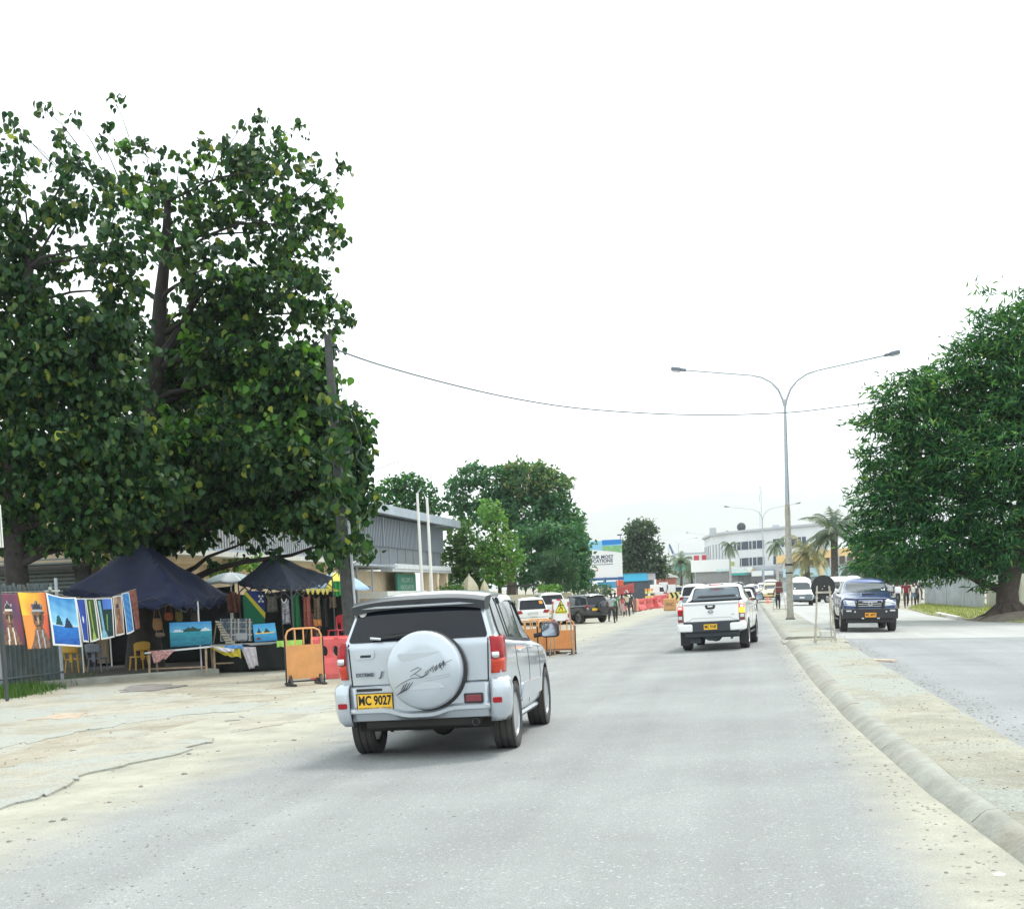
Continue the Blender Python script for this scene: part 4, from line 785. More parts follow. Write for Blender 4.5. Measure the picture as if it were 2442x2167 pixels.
# ---- the big broad-leaved tree on the left (two stems)
yA = 38.5
la = [(440, 520, 120, 95, 0, .45), (560, 420, 95, 80, .5, .5), (680, 420, 80, 80, -.5, .34), (735, 540, 60, 80, 0, .3), (640, 560, 110, 90, 1, .45), (500, 640, 110, 70, -1, .4), (640, 700, 130, 80, 0, .55), (735, 760, 60, 90, .8, .4), (330, 430, 90, 80, .5, .35),
      (560, 860, 130, 80, 0, 1.5), (720, 900, 90, 80, -.5, 1.5), (640, 1000, 140, 90, 0, 2.0), (770, 1040, 90, 90, .5, 2.0), (500, 1060, 130, 100, -1, 2.0), (800, 1160, 75, 80, 0, 1.9), (700, 1180, 100, 80, .6, 2.0), (560, 1200, 110, 65, 0, 1.5), (640, 1100, 120, 80, -1.6, 1.6), (740, 1240, 80, 50, -1, 1.2), (620, 1240, 70, 45, -.6, 1.0), (800, 1275, 60, 45, .3, .8), (400, 1180, 120, 90, 0, 1.3), (450, 1290, 70, 40, 0, .6), (590, 1290, 45, 40, .5, .3), (760, 1240, 70, 50, -.4, .6), (330, 1290, 80, 40, -.8, .8), (460, 820, 90, 90, 1.4, .9), (420, 950, 110, 90, 1.6, 1.2), (560, 760, 80, 60, .8, .8), (660, 1100, 120, 90, 1.5, 1.3), (540, 960, 100, 80, 1.5, 1.2), (820, 1100, 60, 90, .2, 1.0), (480, 720, 60, 40, 0, .7), (260, 1120, 100, 90, 1.2, 1.2), (480, 1180, 110, 70, 1.5, 1.1), (380, 1070, 90, 60, -.5, 1.1), (850, 1200, 34, 50, 0, .8), (845, 1310, 34, 26, 0, .6), (800, 1080, 34, 60, -5.2, .7, .7), (815, 1200, 36, 60, -5.2, .8, .8), (790, 960, 26, 40, -5.0, .5, .6), (835, 1285, 34, 34, -5.4, .6, .6), (800, 1330, 26, 22, -5.2, .4, .5)]
ta = [gp(350, 1612), at(335, 1300, yA), at(352, 1050, yA), at(372, 880, yA), at(382, 720, yA), at(395, 600, yA), at(400, 480, yA)]
ta[0] = Vector((ta[1].x - .1, yA, gz(ta[1].x, yA) - .1))
treeA = make_tree('broadleaf_tree', 'tall broad-leaved tree with dark forked trunk shading the market stalls', ta[0], ta, PB(la, yA), 23, 11, .245, .15, .66, LEAF_BIG, BARK2, (.42, .10), seed=3, wide=.8, shell=.35, extra=[(lambda C: C[:, 2] > np.percentile(C[:, 2], 45), leafmat('leaf_broad_lit', (.03, .12, .015), (.09, .24, .03), (.34, .42, .06), .05), .22, 1.05)])  # upper crown gets a brighter leaf colour, painting in the light from above
B0 = ta[0]; limb(treeA, ta[3] - B0, at(450, 740, yA) - B0, .2, .12, BARK2, .02); limb(treeA, at(450, 740, yA) - B0, at(520, 640, yA) - B0, .12, .05, BARK2, .02); limb(treeA, ta[4] - B0, at(250, 640, yA + .5) - B0, .09, .03, BARK2, .03); limb(treeA, ta[3] - B0, at(600, 820, yA) - B0, .12, .04, BARK2, .05)
yB = 33.5
lb = [(60, 480, 110, 90, 0, .4), (200, 470, 100, 80, .5, .42), (120, 620, 100, 60, 1, .4), (300, 580, 60, 60, 0, .5), (20, 720, 120, 90, 0, 1.1), (170, 800, 110, 90, 0, 1.2), (60, 900, 130, 100, -.5, 1.5), (230, 930, 120, 90, .5, 1.4), (120, 1050, 150, 90, 0, 1.5), (300, 1070, 110, 80, .5, 1.2), (30, 1180, 110, 80, 0, 1.2), (200, 1200, 120, 80, 0, 1.2), (320, 1210, 80, 70, .4, 1.0), (140, 1290, 70, 40, 0, .7), (-120, 700, 130, 200, 0, .8), (-120, 1000, 130, 160, 0, .9), (250, 1310, 80, 35, .4, .6), (20, 350, 70, 40, .5, .25), (170, 380, 60, 40, 0, .25), (300, 700, 60, 60, 1, .7), (280, 820, 90, 80, 1.2, 1.1), (40, 1290, 80, 50, .5, .9), (260, 620, 60, 50, .6, .5), (20, 590, 80, 50, 0, .6), (380, 1170, 70, 80, .8, 1.1)]
x0 = at(38, 1300, yB).x; tb = [Vector((x0, yB, gz(x0, yB) - .1)), at(38, 1350, yB), at(30, 1180, yB), at(28, 1000, yB), at(50, 820, yB), at(70, 640, yB)]
make_tree('broadleaf_tree', 'dark-trunked broad-leaved tree at the far left edge behind the hanging portraits', tb[0], tb, PB(lb, yB), 25, 11, .235, .15, .66, LEAF_BIG, BARK2, (.36, .12), seed=5, wide=.8, shell=.35)
# sprays of leaves standing free of the crown, on thin twigs
C, O = [], []; gq = np.random.default_rng(11)
B0 = Vector(treeA.location)
for (u, v, r) in [(272, 238, 14), (108, 262, 22), (182, 292, 16), (258, 308, 12), (22, 305, 20), (150, 330, 20), (345, 350, 12), (620, 285, 13), (612, 318, 15), (575, 305, 9), (705, 308, 22), (665, 312, 9), (665, 350, 14), (815, 398, 20), (750, 412, 12), (770, 440, 22), (790, 478, 14), (760, 525, 22), (735, 560, 18), (800, 560, 16), (810, 580, 16), (785, 612, 14), (750, 655, 12), (768, 690, 12), (815, 742, 18), (825, 770, 18), (840, 765, 10), (884, 1030, 11), (850, 985, 20), (862, 1012, 14), (870, 1095, 16), (485, 340, 20), (540, 352, 18), (430, 370, 14), (240, 340, 16), (60, 330, 16), (600, 350, 16), (900, 1200, 12), (500, 1340, 12), (660, 1330, 14), (870, 1330, 16), (690, 1360, 8)]:
    p = at(u, v, yA + gq.uniform(-.6, .6)) - B0; q = at(u + (400 - u) * .28, v + 90, yA) - B0
    for k in range(max(3, r // 3)): C.append(np.array(p) + gq.normal(0, 1, 3) * r * .0125 * .55); O.append(np.array([0, -.3, -.6]))
    tw = MB(); tw.tube([p, p.lerp(q, .5) + Vector((0, 0, .12)), q], [.008, .012, .018], 4, cap=False); tw.obj('twig', BARK2, treeA)
leaves_mesh('leaf_sprays', np.array(C), np.array(O), 4, .22, .09, .6, LEAF_BIG, treeA, .8, 12, .75, True)
# ---- the feathery spreading tree on the right
yC = 56
lc = [(2420, 800, 110, 60, 0, 1), (2560, 780, 130, 80, 1, 1), (2340, 860, 90, 50, 0, 1), (2250, 920, 90, 45, 0, .9), (2160, 940, 60, 35, -1, .8), (2110, 1010, 60, 35, 0, .8), (2200, 1010, 100, 50, 0, 1.1), (2330, 970, 110, 70, 1, 1.2), (2450, 940, 120, 80, 0, 1.2), (2110, 1090, 60, 45, 0, .8), (2190, 1110, 90, 60, 1, 1.2), (2300, 1100, 110, 70, 0, 1.2), (2430, 1090, 120, 80, -1, 1.2), (2090, 1190, 60, 45, .5, .9),
      (2150, 1200, 80, 60, 0, 1.2), (2260, 1210, 100, 60, 0, 1.2), (2380, 1220, 110, 70, 0, 1.2), (2090, 1270, 60, 40, .5, 1.0), (2180, 1290, 90, 50, 0, 1.2), (2290, 1300, 90, 50, 0, 1.2), (2400, 1300, 80, 45, -.5, 1.0), (2110, 1345, 60, 30, 1.5, .8), (2210, 1350, 80, 32, 1, 1.0), (2300, 1350, 60, 30, 1, .8), (2560, 1000, 150, 160, 0, .9), (2560, 1230, 120, 100, 0, .8), (2370, 1370, 30, 30, -.6, .4), (2340, 1400, 20, 16, -.5, .15)]
tcx = 2425; tcp = gp(2432, 1482); x0 = tcp.x; tcs = [Vector((x0, yC, gz(x0, yC) - .15)), Vector((x0 - .05, yC, 1.0)), at(2420, 1330, yC), at(2440, 1220, yC), at(2460, 1050, yC), at(2480, 900, yC)]
treeC = make_tree('spreading_tree', 'large spreading feathery tree leaning over the right lane', tcs[0], tcs, PB(lc, yC), 20, 13, .36, .27, .24, LEAF_R, BARK, (.5, .2), seed=8, wide=.22, shell=.45, rag=.36, flare=1.5, extra=[(lambda C: C[:, 2] > np.percentile(C[:, 2], 35), leafmat('leaf_feathery_lit', (.04, .15, .03), (.09, .26, .05), (.3, .45, .1), .1), .22, 1.1)])  # brighter fronds on the upper layers put the highlights into the leaf colour
b = MB(); B0 = Vector(treeC.location)
for q in range(9): a = q * .7 - 1.2; b.tube([(.25 * math.cos(a), .25 * math.sin(a), .7), (.85 * math.cos(a), .85 * math.sin(a), .28), (1.9 * math.cos(a), 1.9 * math.sin(a), .0)], [.3, .22, .05], 6)
b.obj('roots', BARK, treeC, True)
b = MB(); b.grid(20, 8, lambda a, c: (1.0 + 2.6 * math.cos(a * 6.283) * c * (1 + .15 * math.sin(a * 21)), 2.3 * math.sin(a * 6.283) * c, .42 * (1 - c * c) + .03 * math.sin(a * 30 + c * 9))); o = b.obj('ground', mat('dark_soil_mound', (.16, .14, .11), .95, var=.35, scale=3, bump=1, bscale=9), None, True); o.location = B0 + Vector((-.4, -.6, .1)); tag(o, kind='structure')
# ---- middle distance, left of the road
def T(name, label, u, yb, lst, dens, per, size, crad, droop, m_, seed, bark=BARK, tr=(.25, .1), top=None, **k):
    x0 = xat(u, yb); zt_ = at(u, top, yb) if top else None; base = Vector((x0, yb, gz(x0, yb) - .1)); tp = zt_ or at(u, lst[0][1], yb)
    return make_tree(name, label, base, [base, base.lerp(tp, .3) + Vector((.15, 0, 0)), base.lerp(tp, .65) - Vector((.15, 0, 0)), tp], PB(lst, yb), dens, per, size, crad, droop, m_, bark, tr, seed=seed, **k)
MG = 'trees massed behind the fence in the middle distance'
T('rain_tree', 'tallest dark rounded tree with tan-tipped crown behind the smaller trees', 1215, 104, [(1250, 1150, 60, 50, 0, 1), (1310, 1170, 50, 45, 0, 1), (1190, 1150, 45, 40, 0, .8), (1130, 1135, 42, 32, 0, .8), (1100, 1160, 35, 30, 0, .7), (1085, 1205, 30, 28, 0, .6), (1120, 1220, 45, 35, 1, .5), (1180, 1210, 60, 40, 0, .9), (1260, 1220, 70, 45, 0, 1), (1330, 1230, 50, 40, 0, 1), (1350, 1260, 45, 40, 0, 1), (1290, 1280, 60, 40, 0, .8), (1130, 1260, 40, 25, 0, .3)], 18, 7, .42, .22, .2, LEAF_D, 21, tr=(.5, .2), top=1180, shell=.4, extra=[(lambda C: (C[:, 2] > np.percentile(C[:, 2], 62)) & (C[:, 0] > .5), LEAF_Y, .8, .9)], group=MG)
T('mango_tree', 'dense olive tree hard against the end of the grey office', 1100, 90, [(1090, 1270, 32, 30, 0, 1), (1120, 1310, 50, 40, 0, 1), (1085, 1340, 38, 40, 0, 1), (1140, 1360, 50, 45, 0, 1), (1090, 1390, 45, 30, 0, 1)], 26, 7, .34, .16, .45, LEAF_O, 22, tr=(.3, .12), group=MG)
T('lime_tree', 'bright lime-green young tree in front of the dark rounded tree', 1185, 89, [(1165, 1210, 28, 22, 0, .8), (1180, 1245, 32, 26, 0, .8), (1200, 1290, 36, 30, 0, .9), (1170, 1320, 40, 30, 0, .9), (1215, 1330, 36, 30, 0, .9), (1190, 1370, 44, 30, 0, 1)], 26, 7, .30, .15, .3, LEAF_L, 23, tr=(.16, .06), group=MG)
T('mango_tree', 'dark broad dense tree between the lime-green tree and the billboard', 1320, 93, [(1290, 1275, 60, 30, 0, 1), (1350, 1290, 60, 40, 0, 1), (1270, 1320, 50, 40, 0, 1), (1330, 1340, 70, 40, 0, 1), (1378, 1335, 28, 40, 0, .9), (1392, 1372, 20, 22, 0, .7), (1280, 1375, 60, 30, 0, 1), (1360, 1380, 50, 30, 0, 1)], 24, 7, .34, .18, .4, LEAF_D, 24, tr=(.4, .15), group=MG)
T('casuarina_tree', 'soft feathery blue-green tree in front of the dense trees', 1325, 86, [(1325, 1330, 30, 25, 0, .8), (1345, 1355, 34, 28, 0, .9), (1310, 1365, 34, 26, 0, .9), (1340, 1385, 44, 22, 0, .9)], 40, 7, .42, .13, -.3, leafmat('leaf_casuarina', (.04, .1, .06), (.06, .15, .08), (.1, .22, .12), .1), 25, tr=(.1, .04), wide=.10, group=MG)
T('rain_tree', 'leafy tree crown rising over the roof of the grey office', 965, 104, [(935, 1160, 35, 22, 0, .7), (975, 1155, 40, 25, 0, .8), (1010, 1180, 30, 28, 0, .8), (960, 1195, 50, 28, 0, 1), (1025, 1215, 28, 28, 0, .8), (905, 1180, 25, 18, 0, .6), (1000, 1230, 30, 20, 0, .8)], 22, 7, .36, .2, .2, LEAF_R, 26, tr=(.35, .15), group=MG)
T('fig_tree', 'blackish-green tree filling the gap between billboard and street, with a separate top tuft', 1530, 152, [(1530, 1262, 36, 20, 0, .9), (1520, 1300, 34, 30, 0, 1), (1505, 1330, 30, 34, 0, 1), (1550, 1330, 34, 34, 0, 1), (1530, 1360, 50, 22, 0, 1), (1575, 1360, 20, 20, 0, .8), (1500, 1360, 22, 18, 0, .8)], 18, 7, .5, .28, .2, leafmat('leaf_fig', (.04, .08, .055), (.07, .12, .075), (.12, .17, .11), .1), 27, tr=(.5, .2), top=1280)
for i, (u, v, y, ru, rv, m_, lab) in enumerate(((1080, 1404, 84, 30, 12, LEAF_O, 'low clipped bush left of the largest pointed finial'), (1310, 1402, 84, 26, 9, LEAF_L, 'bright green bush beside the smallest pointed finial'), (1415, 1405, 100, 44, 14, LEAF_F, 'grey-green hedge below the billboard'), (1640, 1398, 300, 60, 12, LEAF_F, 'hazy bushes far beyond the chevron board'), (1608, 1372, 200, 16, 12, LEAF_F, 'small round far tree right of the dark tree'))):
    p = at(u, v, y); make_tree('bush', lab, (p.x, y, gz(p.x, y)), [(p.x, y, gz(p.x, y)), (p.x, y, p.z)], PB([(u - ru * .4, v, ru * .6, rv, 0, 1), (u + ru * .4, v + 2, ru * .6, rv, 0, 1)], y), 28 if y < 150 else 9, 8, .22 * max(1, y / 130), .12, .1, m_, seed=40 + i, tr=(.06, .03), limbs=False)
T('frangipani_tree', 'pale-leaved small tree behind the black canopy', 560, 50, [(530, 1352, 50, 22, 0, .8), (590, 1345, 40, 20, 0, .7)], 28, 7, .26, .15, .2, LEAF_L, 31, tr=(.08, .04))
T('street_tree', 'broad hazy tree behind the right-hand palms', 2085, 125, [(2060, 1300, 34, 36, 0, 1), (2110, 1310, 40, 40, 0, 1), (2085, 1360, 50, 30, 0, 1), (2130, 1370, 30, 22, 0, 1)], 16, 7, .42, .22, .2, LEAF_D, 33, tr=(.3, .1))
T('street_tree', 'dark trees closing the view behind the walking people', 2190, 122, [(2150, 1365, 50, 30, 0, 1), (2230, 1360, 60, 34, 0, 1), (2320, 1350, 70, 40, 0, 1), (2420, 1340, 70, 50, 0, 1), (2500, 1340, 70, 50, 0, 1)], 16, 7, .5, .25, .2, LEAF_D, 34, tr=(.3, .1))
T('street_tree', 'dark trees behind the louvred shack at the left', 150, 52, [(60, 1250, 120, 90, 0, 1), (200, 1260, 120, 90, 0, 1), (-80, 1200, 130, 130, 0, 1)], 18, 7, .32, .2, .3, LEAF_BIG, 35, tr=(.3, .1))
# ---- palms
def palm(label, base, top, R, nf, seed, m_, tr=(.24, .16), bark=BARK, droop=1.0, ld=.5, group=None, shaft=None, bushy=False):
    t = thing('palm_tree', label, 'palm tree', base, group=group); tp = Vector(top) - Vector(base); rr = random.Random(seed)
    b = MB(); b.tube([(0, 0, 0), tp * .3 + Vector((.06, 0, 0)), tp * .7, tp], [tr[0] * 1.25, tr[0], tr[1], tr[1] * 1.1], 10); b.obj('trunk', bark, t, True)
    if shaft: b = MB(); b.tube([tp * .85, tp * 1.02], [tr[1] * 1.15, tr[1] * .7], 10); b.obj('crownshaft', mat('palm_green_shaft', (.2, .28, .1), .5), t, True)
    for f in range(nf):
        az = 2 * math.pi * (f + rr.random() * .6) / nf * (1.618 if False else 1); el = rr.uniform(-.25, 1.35) if not bushy else rr.uniform(.1, 1.3); L1 = R * rr.uniform(.8, 1.1); P = []; d_ = Vector((math.cos(az) * math.cos(el), math.sin(az) * math.cos(el), math.sin(el))); p = tp.copy()
        N_ = 9
        for k in range(N_ + 1):
            P.append(p.copy()); d_.z -= droop * .16 * (1 + .5 * k / N_); d_.normalize(); p = p + d_ * L1 / N_
        b = MB(); b.tube(P, [.03 * (1 - .8 * k / N_) for k in range(N_ + 1)], 4, cap=False)
        for k in range(1, N_ * 3 + 1):
            q = k / (N_ * 3); i = min(N_ - 1, int(q * N_)); fr = q * N_ - i; c = P[i].lerp(P[i + 1], fr); tg = (P[i + 1] - P[i]).normalized(); sd_ = tg.cross(Vector((0, 0, 1)))
            if sd_.length < .1: sd_ = Vector((1, 0, 0))
            sd_.normalize(); ll = ld * R * .5 * math.sin(math.pi * (.12 + .85 * q)) + .08
            for s in (-1, 1):
                e = c + (sd_ * s * .85 + tg * .6 + Vector((0, 0, -.45 - rr.random() * .4))).normalized() * ll * rr.uniform(.8, 1.1); wv = tg * (.035 * R / 2.5 + .02)
                b.add([c - wv, c + wv, e], [(0, 1, 2)])
        b.obj('frond', m_, t)
    return t
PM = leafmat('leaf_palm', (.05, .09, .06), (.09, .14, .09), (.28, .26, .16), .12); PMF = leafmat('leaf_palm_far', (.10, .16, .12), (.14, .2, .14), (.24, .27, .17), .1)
TRK = mat('palm_trunk', (.10, .085, .075), .95, var=.3, scale=5, bump=1, bscale=10); PTR = mat('pale_palm_trunk', (.42, .4, .36), .9, var=.2)
def pl(u, y, v, label, R, nf, seed, m_, **k): x0 = xat(u, y); return palm(label, (x0, y, gz(x0, y) - .2), tuple(at(u - 2, v, y)), R, nf, seed, m_, **k)
pl(1991, 132, 1268, 'tall dark-trunked palm with a wide crown, tallest of the palms on the right', 4.0, 30, 1, PM, tr=(.42, .34), bark=TRK, droop=.85)
pl(1926, 140, 1318, 'shaggy olive palm left of the tallest palm', 3.4, 22, 2, leafmat('leaf_palm_dry', (.14, .16, .08), (.22, .22, .11), (.4, .34, .2), .2), tr=(.3, .26), bark=TRK, droop=1.25)
pl(2052, 122, 1362, 'low bushy palm with arching fronds beside the white minibus', 2.8, 26, 3, PM, tr=(.3, .3), bark=TRK, droop=1.3, bushy=True)
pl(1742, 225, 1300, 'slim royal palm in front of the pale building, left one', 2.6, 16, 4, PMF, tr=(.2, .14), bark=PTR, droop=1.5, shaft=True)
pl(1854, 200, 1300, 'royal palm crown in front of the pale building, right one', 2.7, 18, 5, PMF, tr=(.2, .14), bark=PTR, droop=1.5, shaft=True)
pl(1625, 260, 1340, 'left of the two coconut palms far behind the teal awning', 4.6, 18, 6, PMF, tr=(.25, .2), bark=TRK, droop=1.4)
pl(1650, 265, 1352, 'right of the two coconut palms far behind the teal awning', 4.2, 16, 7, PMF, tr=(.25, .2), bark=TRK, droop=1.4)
pl(1915, 150, 1385, 'low dense palm shrub in front of the orange-roofed shop', 1.8, 18, 8, PM, tr=(.25, .2), bark=TRK, droop=1.2, bushy=True)
# ================================================================ VEHICLES
def wheel(parent, x, y, r, wd, side, spokes=5, detail=True, rim=None):
    """side=+1: outer face towards +X. wheel hub mesh > tyre, rim"""
    h = MB(); h.lathe([(.0, -.04), (r * .32, -.04), (r * .32, .03), (0.0, .03)], 12, 'x'); hub = h.obj('wheel', DSTEEL, parent, True, loc=(x, y, r))
    w2 = wd / 2; t = MB(); rr = r * .66
    pr_ = [(rr, -w2 * .8), (r * .8, -w2), (r * .93, -w2 * .97), (r * .985, -w2 * .82)]
    if detail:
        for g in (-.45, -.15, .15, .45): pr_ += [(r, (g - .06) * wd), (r - .012, (g - .055) * wd), (r - .012, (g + .02) * wd), (r, (g + .025) * wd)]
    else: pr_ += [(r, -w2 * .7), (r, w2 * .7)]
    pr_ += [(r * .985, w2 * .82), (r * .93, w2 * .97), (r * .8, w2), (rr, w2 * .8), (rr * .97, 0), (rr, -w2 * .8)]
    t.lathe([(a, b) for a, b in pr_], 40 if detail else 20, 'x'); t.obj('tyre', TYRE, hub, True, ang=50)
    m_ = MB(); s = side
    m_.lathe([(rr * 1.03, s * w2 * .8), (rr * .94, s * w2 * .86), (rr * .9, s * w2 * .4), (rr * .9, -s * w2 * .7)], 32 if detail else 16, 'x')
    m_.lathe([(0, s * w2 * .62), (rr * .2, s * w2 * .6), (rr * .24, s * w2 * .3), (0, s * w2 * .3)][::1], 16, 'x')
    for k in range(spokes):
        a = 2 * math.pi * k / spokes; d_ = Vector((0, math.cos(a), math.sin(a))); e = Vector((0, -math.sin(a), math.cos(a)))
        p = []
        for (q, hw, hx) in ((.12, .085, .62), (.94, .13 if spokes < 6 else .07, .78)):
            for s2 in (-1, 1):
                for dx in (0, -.22): p.append(d_ * (q * rr) + e * (s2 * hw * rr * 1.6) + Vector((s * w2 * (hx + dx), 0, 0)))
        m_.add(p, [(0, 2, 6, 4), (1, 3, 7, 5), (0, 1, 5, 4), (2, 3, 7, 6), (0, 1, 3, 2), (4, 5, 7, 6)])
    m_.obj('rim', rim or RIM, hub, True, ang=35)
    b = MB(); b.lathe([(0, -.02), (rr * .8, -.02), (rr * .8, .02), (0, .02)], 20, 'x'); b.obj('brake_disc', DGREY, hub, True)
    return hub
def car_body(stations, sub=3, cap_crease=.55, name='body', paint=None, parent=None, arches=(), bed=None, cre=None):
    """stations: (y, lean, W, zb, zbelt, xg, zrail, xr, ztop). lean shifts y of the points above the belt"""
    bm = bmesh.new(); L_, R2, C0, C8 = [], [], [], []
    cre = cre or {}
    for st_ in stations:
        y, lean, W, zb, zt, xg, zr, xr, ztop = st_[:9]; tilt = st_[9] if len(st_) > 9 else 0
        pts = [(.8 * W, zb), (.965 * W, zb + .07), (W, zb + (zt - zb) * .42), (W, zb + (zt - zb) * .75), (.975 * W, zt - .03), (xg, zt + .015), (xr, zr), (xr - .13, (zr + ztop) / 2 + .012)]
        def yy(z): return y + lean * max(0, (z - zt)) / max(.05, ztop - zt) + tilt * (max(0, zt - z) / (zt - zb)) ** 1.0
        L_.append([bm.verts.new((-x, yy(z), z)) for x, z in pts]); R2.append([bm.verts.new((x, yy(z), z)) for x, z in pts])
        C0.append(bm.verts.new((0, yy(zb), zb))); C8.append(bm.verts.new((0, yy(ztop), ztop)))
    cl = bm.edges.layers.float.new('crease_edge'); n = len(stations)
    for i in range(n - 1):
        for S, fl in ((L_, 0), (R2, 1)):
            seq0 = [C0[i]] + S[i] + [C8[i]]; seq1 = [C0[i + 1]] + S[i + 1] + [C8[i + 1]]
            for j in range(len(seq0) - 1): bm.faces.new((seq0[j], seq0[j + 1], seq1[j + 1], seq1[j]))
    for e_, sgn in ((0, -1), (n - 1, 1)):
        mids = [C0[e_]]
        for j in range(1, 8):
            a = (L_[e_][j].co + R2[e_][j].co) / 2; mids.append(bm.verts.new((0, a.y + sgn * .015, a.z)))
        for j in range(7):
            bm.faces.new((L_[e_][j], mids[j], mids[j + 1], L_[e_][j + 1])); bm.faces.new((mids[j], R2[e_][j], R2[e_][j + 1], mids[j + 1]))
        bm.faces.new((L_[e_][7], mids[7], C8[e_])); bm.faces.new((mids[7], R2[e_][7], C8[e_]))
    bmesh.ops.recalc_face_normals(bm, faces=bm.faces); bm.edges.ensure_lookup_table()
    idx = {}
    for i in range(n):
        for S in (L_, R2):
            for j in range(8): idx[S[i][j]] = (i, j)
    for e in bm.edges:
        a, b = idx.get(e.verts[0]), idx.get(e.verts[1])
        if a and b:
            if a[0] == b[0] and a[0] in (0, n - 1): e[cl] = cap_crease
            elif a[0] == b[0] and a[0] in cre: e[cl] = cre[a[0]]
            elif a[0] != b[0] and a[1] == b[1]: e[cl] = {0: .5, 1: .4, 2: .1, 3: .0, 4: .5, 5: .75, 6: .45, 7: 0}[a[1]]
    me = bpy.data.meshes.new(name); bm.to_mesh(me); bm.free(); me.materials.append(paint); me.materials.append(UNDER)
    o = bpy.data.objects.new(name, me); COL.objects.link(o)
    md = o.modifiers.new('s', 'SUBSURF'); md.levels = md.render_levels = sub; apply_mods(o)
    cut = []
    for (ax, ay, ar) in arches:
        for s in (-1, 1):
            c = MB(); c.lathe([(ar, s * (ax - .34)), (ar, s * (ax + .3))], 40, 'x', (0, ay, .36 if ar < .46 else .39)); c.f.append(tuple(range(40))) if False else None
            co = c.obj('cutter', UNDER); cut.append(co)
    if bed:
        c = MB(); c.box(((bed[0] + bed[1]) / 2, (bed[2] + bed[3]) / 2, (bed[4] + 2) / 2), (bed[1] - bed[0], bed[3] - bed[2], 2 - bed[4])); cut.append(c.obj('cutter', UNDER))
    for co in cut:
        md = o.modifiers.new('b', 'BOOLEAN'); md.object = co; md.operation = 'DIFFERENCE'; md.solver = 'EXACT'; md.material_mode = 'TRANSFER'
    apply_mods(o)
    for co in cut: bpy.data.objects.remove(co)
    me = o.data; me.polygons.foreach_set('use_smooth', [True] * len(me.polygons)); me.set_sharp_from_angle(angle=R_(32))
    if parent is not None: o.parent = parent
    bvh = BVHTree.FromPolygons([v.co for v in me.vertices], [p.vertices for p in me.polygons])
    return o, bvh
VIEW = {'rear': (Vector((0, 1, 0)), lambda p: Vector((p[0], -5, p[1]))), 'front': (Vector((0, -1, 0)), lambda p: Vector((p[0], 5, p[1]))),
        'right': (Vector((-1, 0, 0)), lambda p: Vector((3, p[0], p[1]))), 'left': (Vector((1, 0, 0)), lambda p: Vector((-3, p[0], p[1]))), 'top': (Vector((0, 0, -1)), lambda p: Vector((p[0], p[1], 4)))}
def decal(bvh, view, poly, m_, name, parent, t=.006, step=.08, r=0.0, label=None, smooth=True, lift=0.0):
    """a thin shell that lies on the body: outline given in the view's plane"""
    if r: poly = rounded(poly, r)
    d_, org = VIEW[view]; P = []
    for i, a in enumerate(poly):
        b = poly[(i + 1) % len(poly)]; ln = math.dist(a, b); n = max(1, int(ln / step))
        for k in range(n): P.append(Vector((a[0] + (b[0] - a[0]) * k / n, a[1] + (b[1] - a[1]) * k / n)))
    k = len(P); xs = [p.x for p in P]; ys = [p.y for p in P]
    extra = [Vector((x, y)) for x in np.arange(min(xs) + step / 2, max(xs), step) for y in np.arange(min(ys) + step / 2, max(ys), step)]
    v, e, f, *_ = delaunay_2d_cdt(P + extra, [(i, (i + 1) % k) for i in range(k)], [list(range(k))], 1, 1e-5)
    top = []; last = None; hit = []
    for p in v:
        h = bvh.ray_cast(org((p.x, p.y)), d_); hit.append(h[0])
    good = [h for h in hit if h]
    if not good: return None
    ax = 1 if view in ('rear', 'front') else (0 if view in ('right', 'left') else 2)
    med = sorted(g[ax] for g in good)[len(good) // 2]
    ok = [(p, h) for p, h in zip(v, hit) if h and abs(h[ax] - med) < .45]
    for p, h in zip(v, hit):
        q = org((p.x, p.y)).copy()
        if not (h and abs(h[ax] - med) < .45): h = min(ok, key=lambda o: (o[0] - p).length_squared)[1]
        q[ax] = h[ax]
        top.append(q - d_ * (t + lift))
    mb = MB(); nv = len(v); bot = [q + d_ * (t + lift + .004) for q in top]; mb.add(top + bot, [tuple(x) for x in f])
    ec = {}
    for x in f:
        for a, b in zip(x, list(x[1:]) + [x[0]]): ec[tuple(sorted((a, b)))] = ec.get(tuple(sorted((a, b))), 0) + 1
    mb.add(top + bot, []); mb.v = mb.v[:2 * nv]
    for (a, b), c in ec.items():
        if c == 1: mb.f.append((a, b, nv + b, nv + a)); mb.mi.append(0)
    o = mb.obj(name, m_, parent, smooth, ang=50)
    if label: o['label'] = label
    return o
def strip(bvh, view, pts, wd, m_, name, parent, t=.003):
    """narrow band following a polyline (seams, trims)"""
    a = [Vector(p) for p in pts]; Lf, Rt = [], []
    for i, p in enumerate(a):
        tn = (a[min(i + 1, len(a) - 1)] - a[max(i - 1, 0)]).normalized(); n_ = Vector((-tn.y, tn.x)) * wd / 2
        Lf.append(p + n_); Rt.append(p - n_)
    return decal(bvh, view, [tuple(p) for p in Lf + Rt[::-1]], m_, name, parent, t, .06)
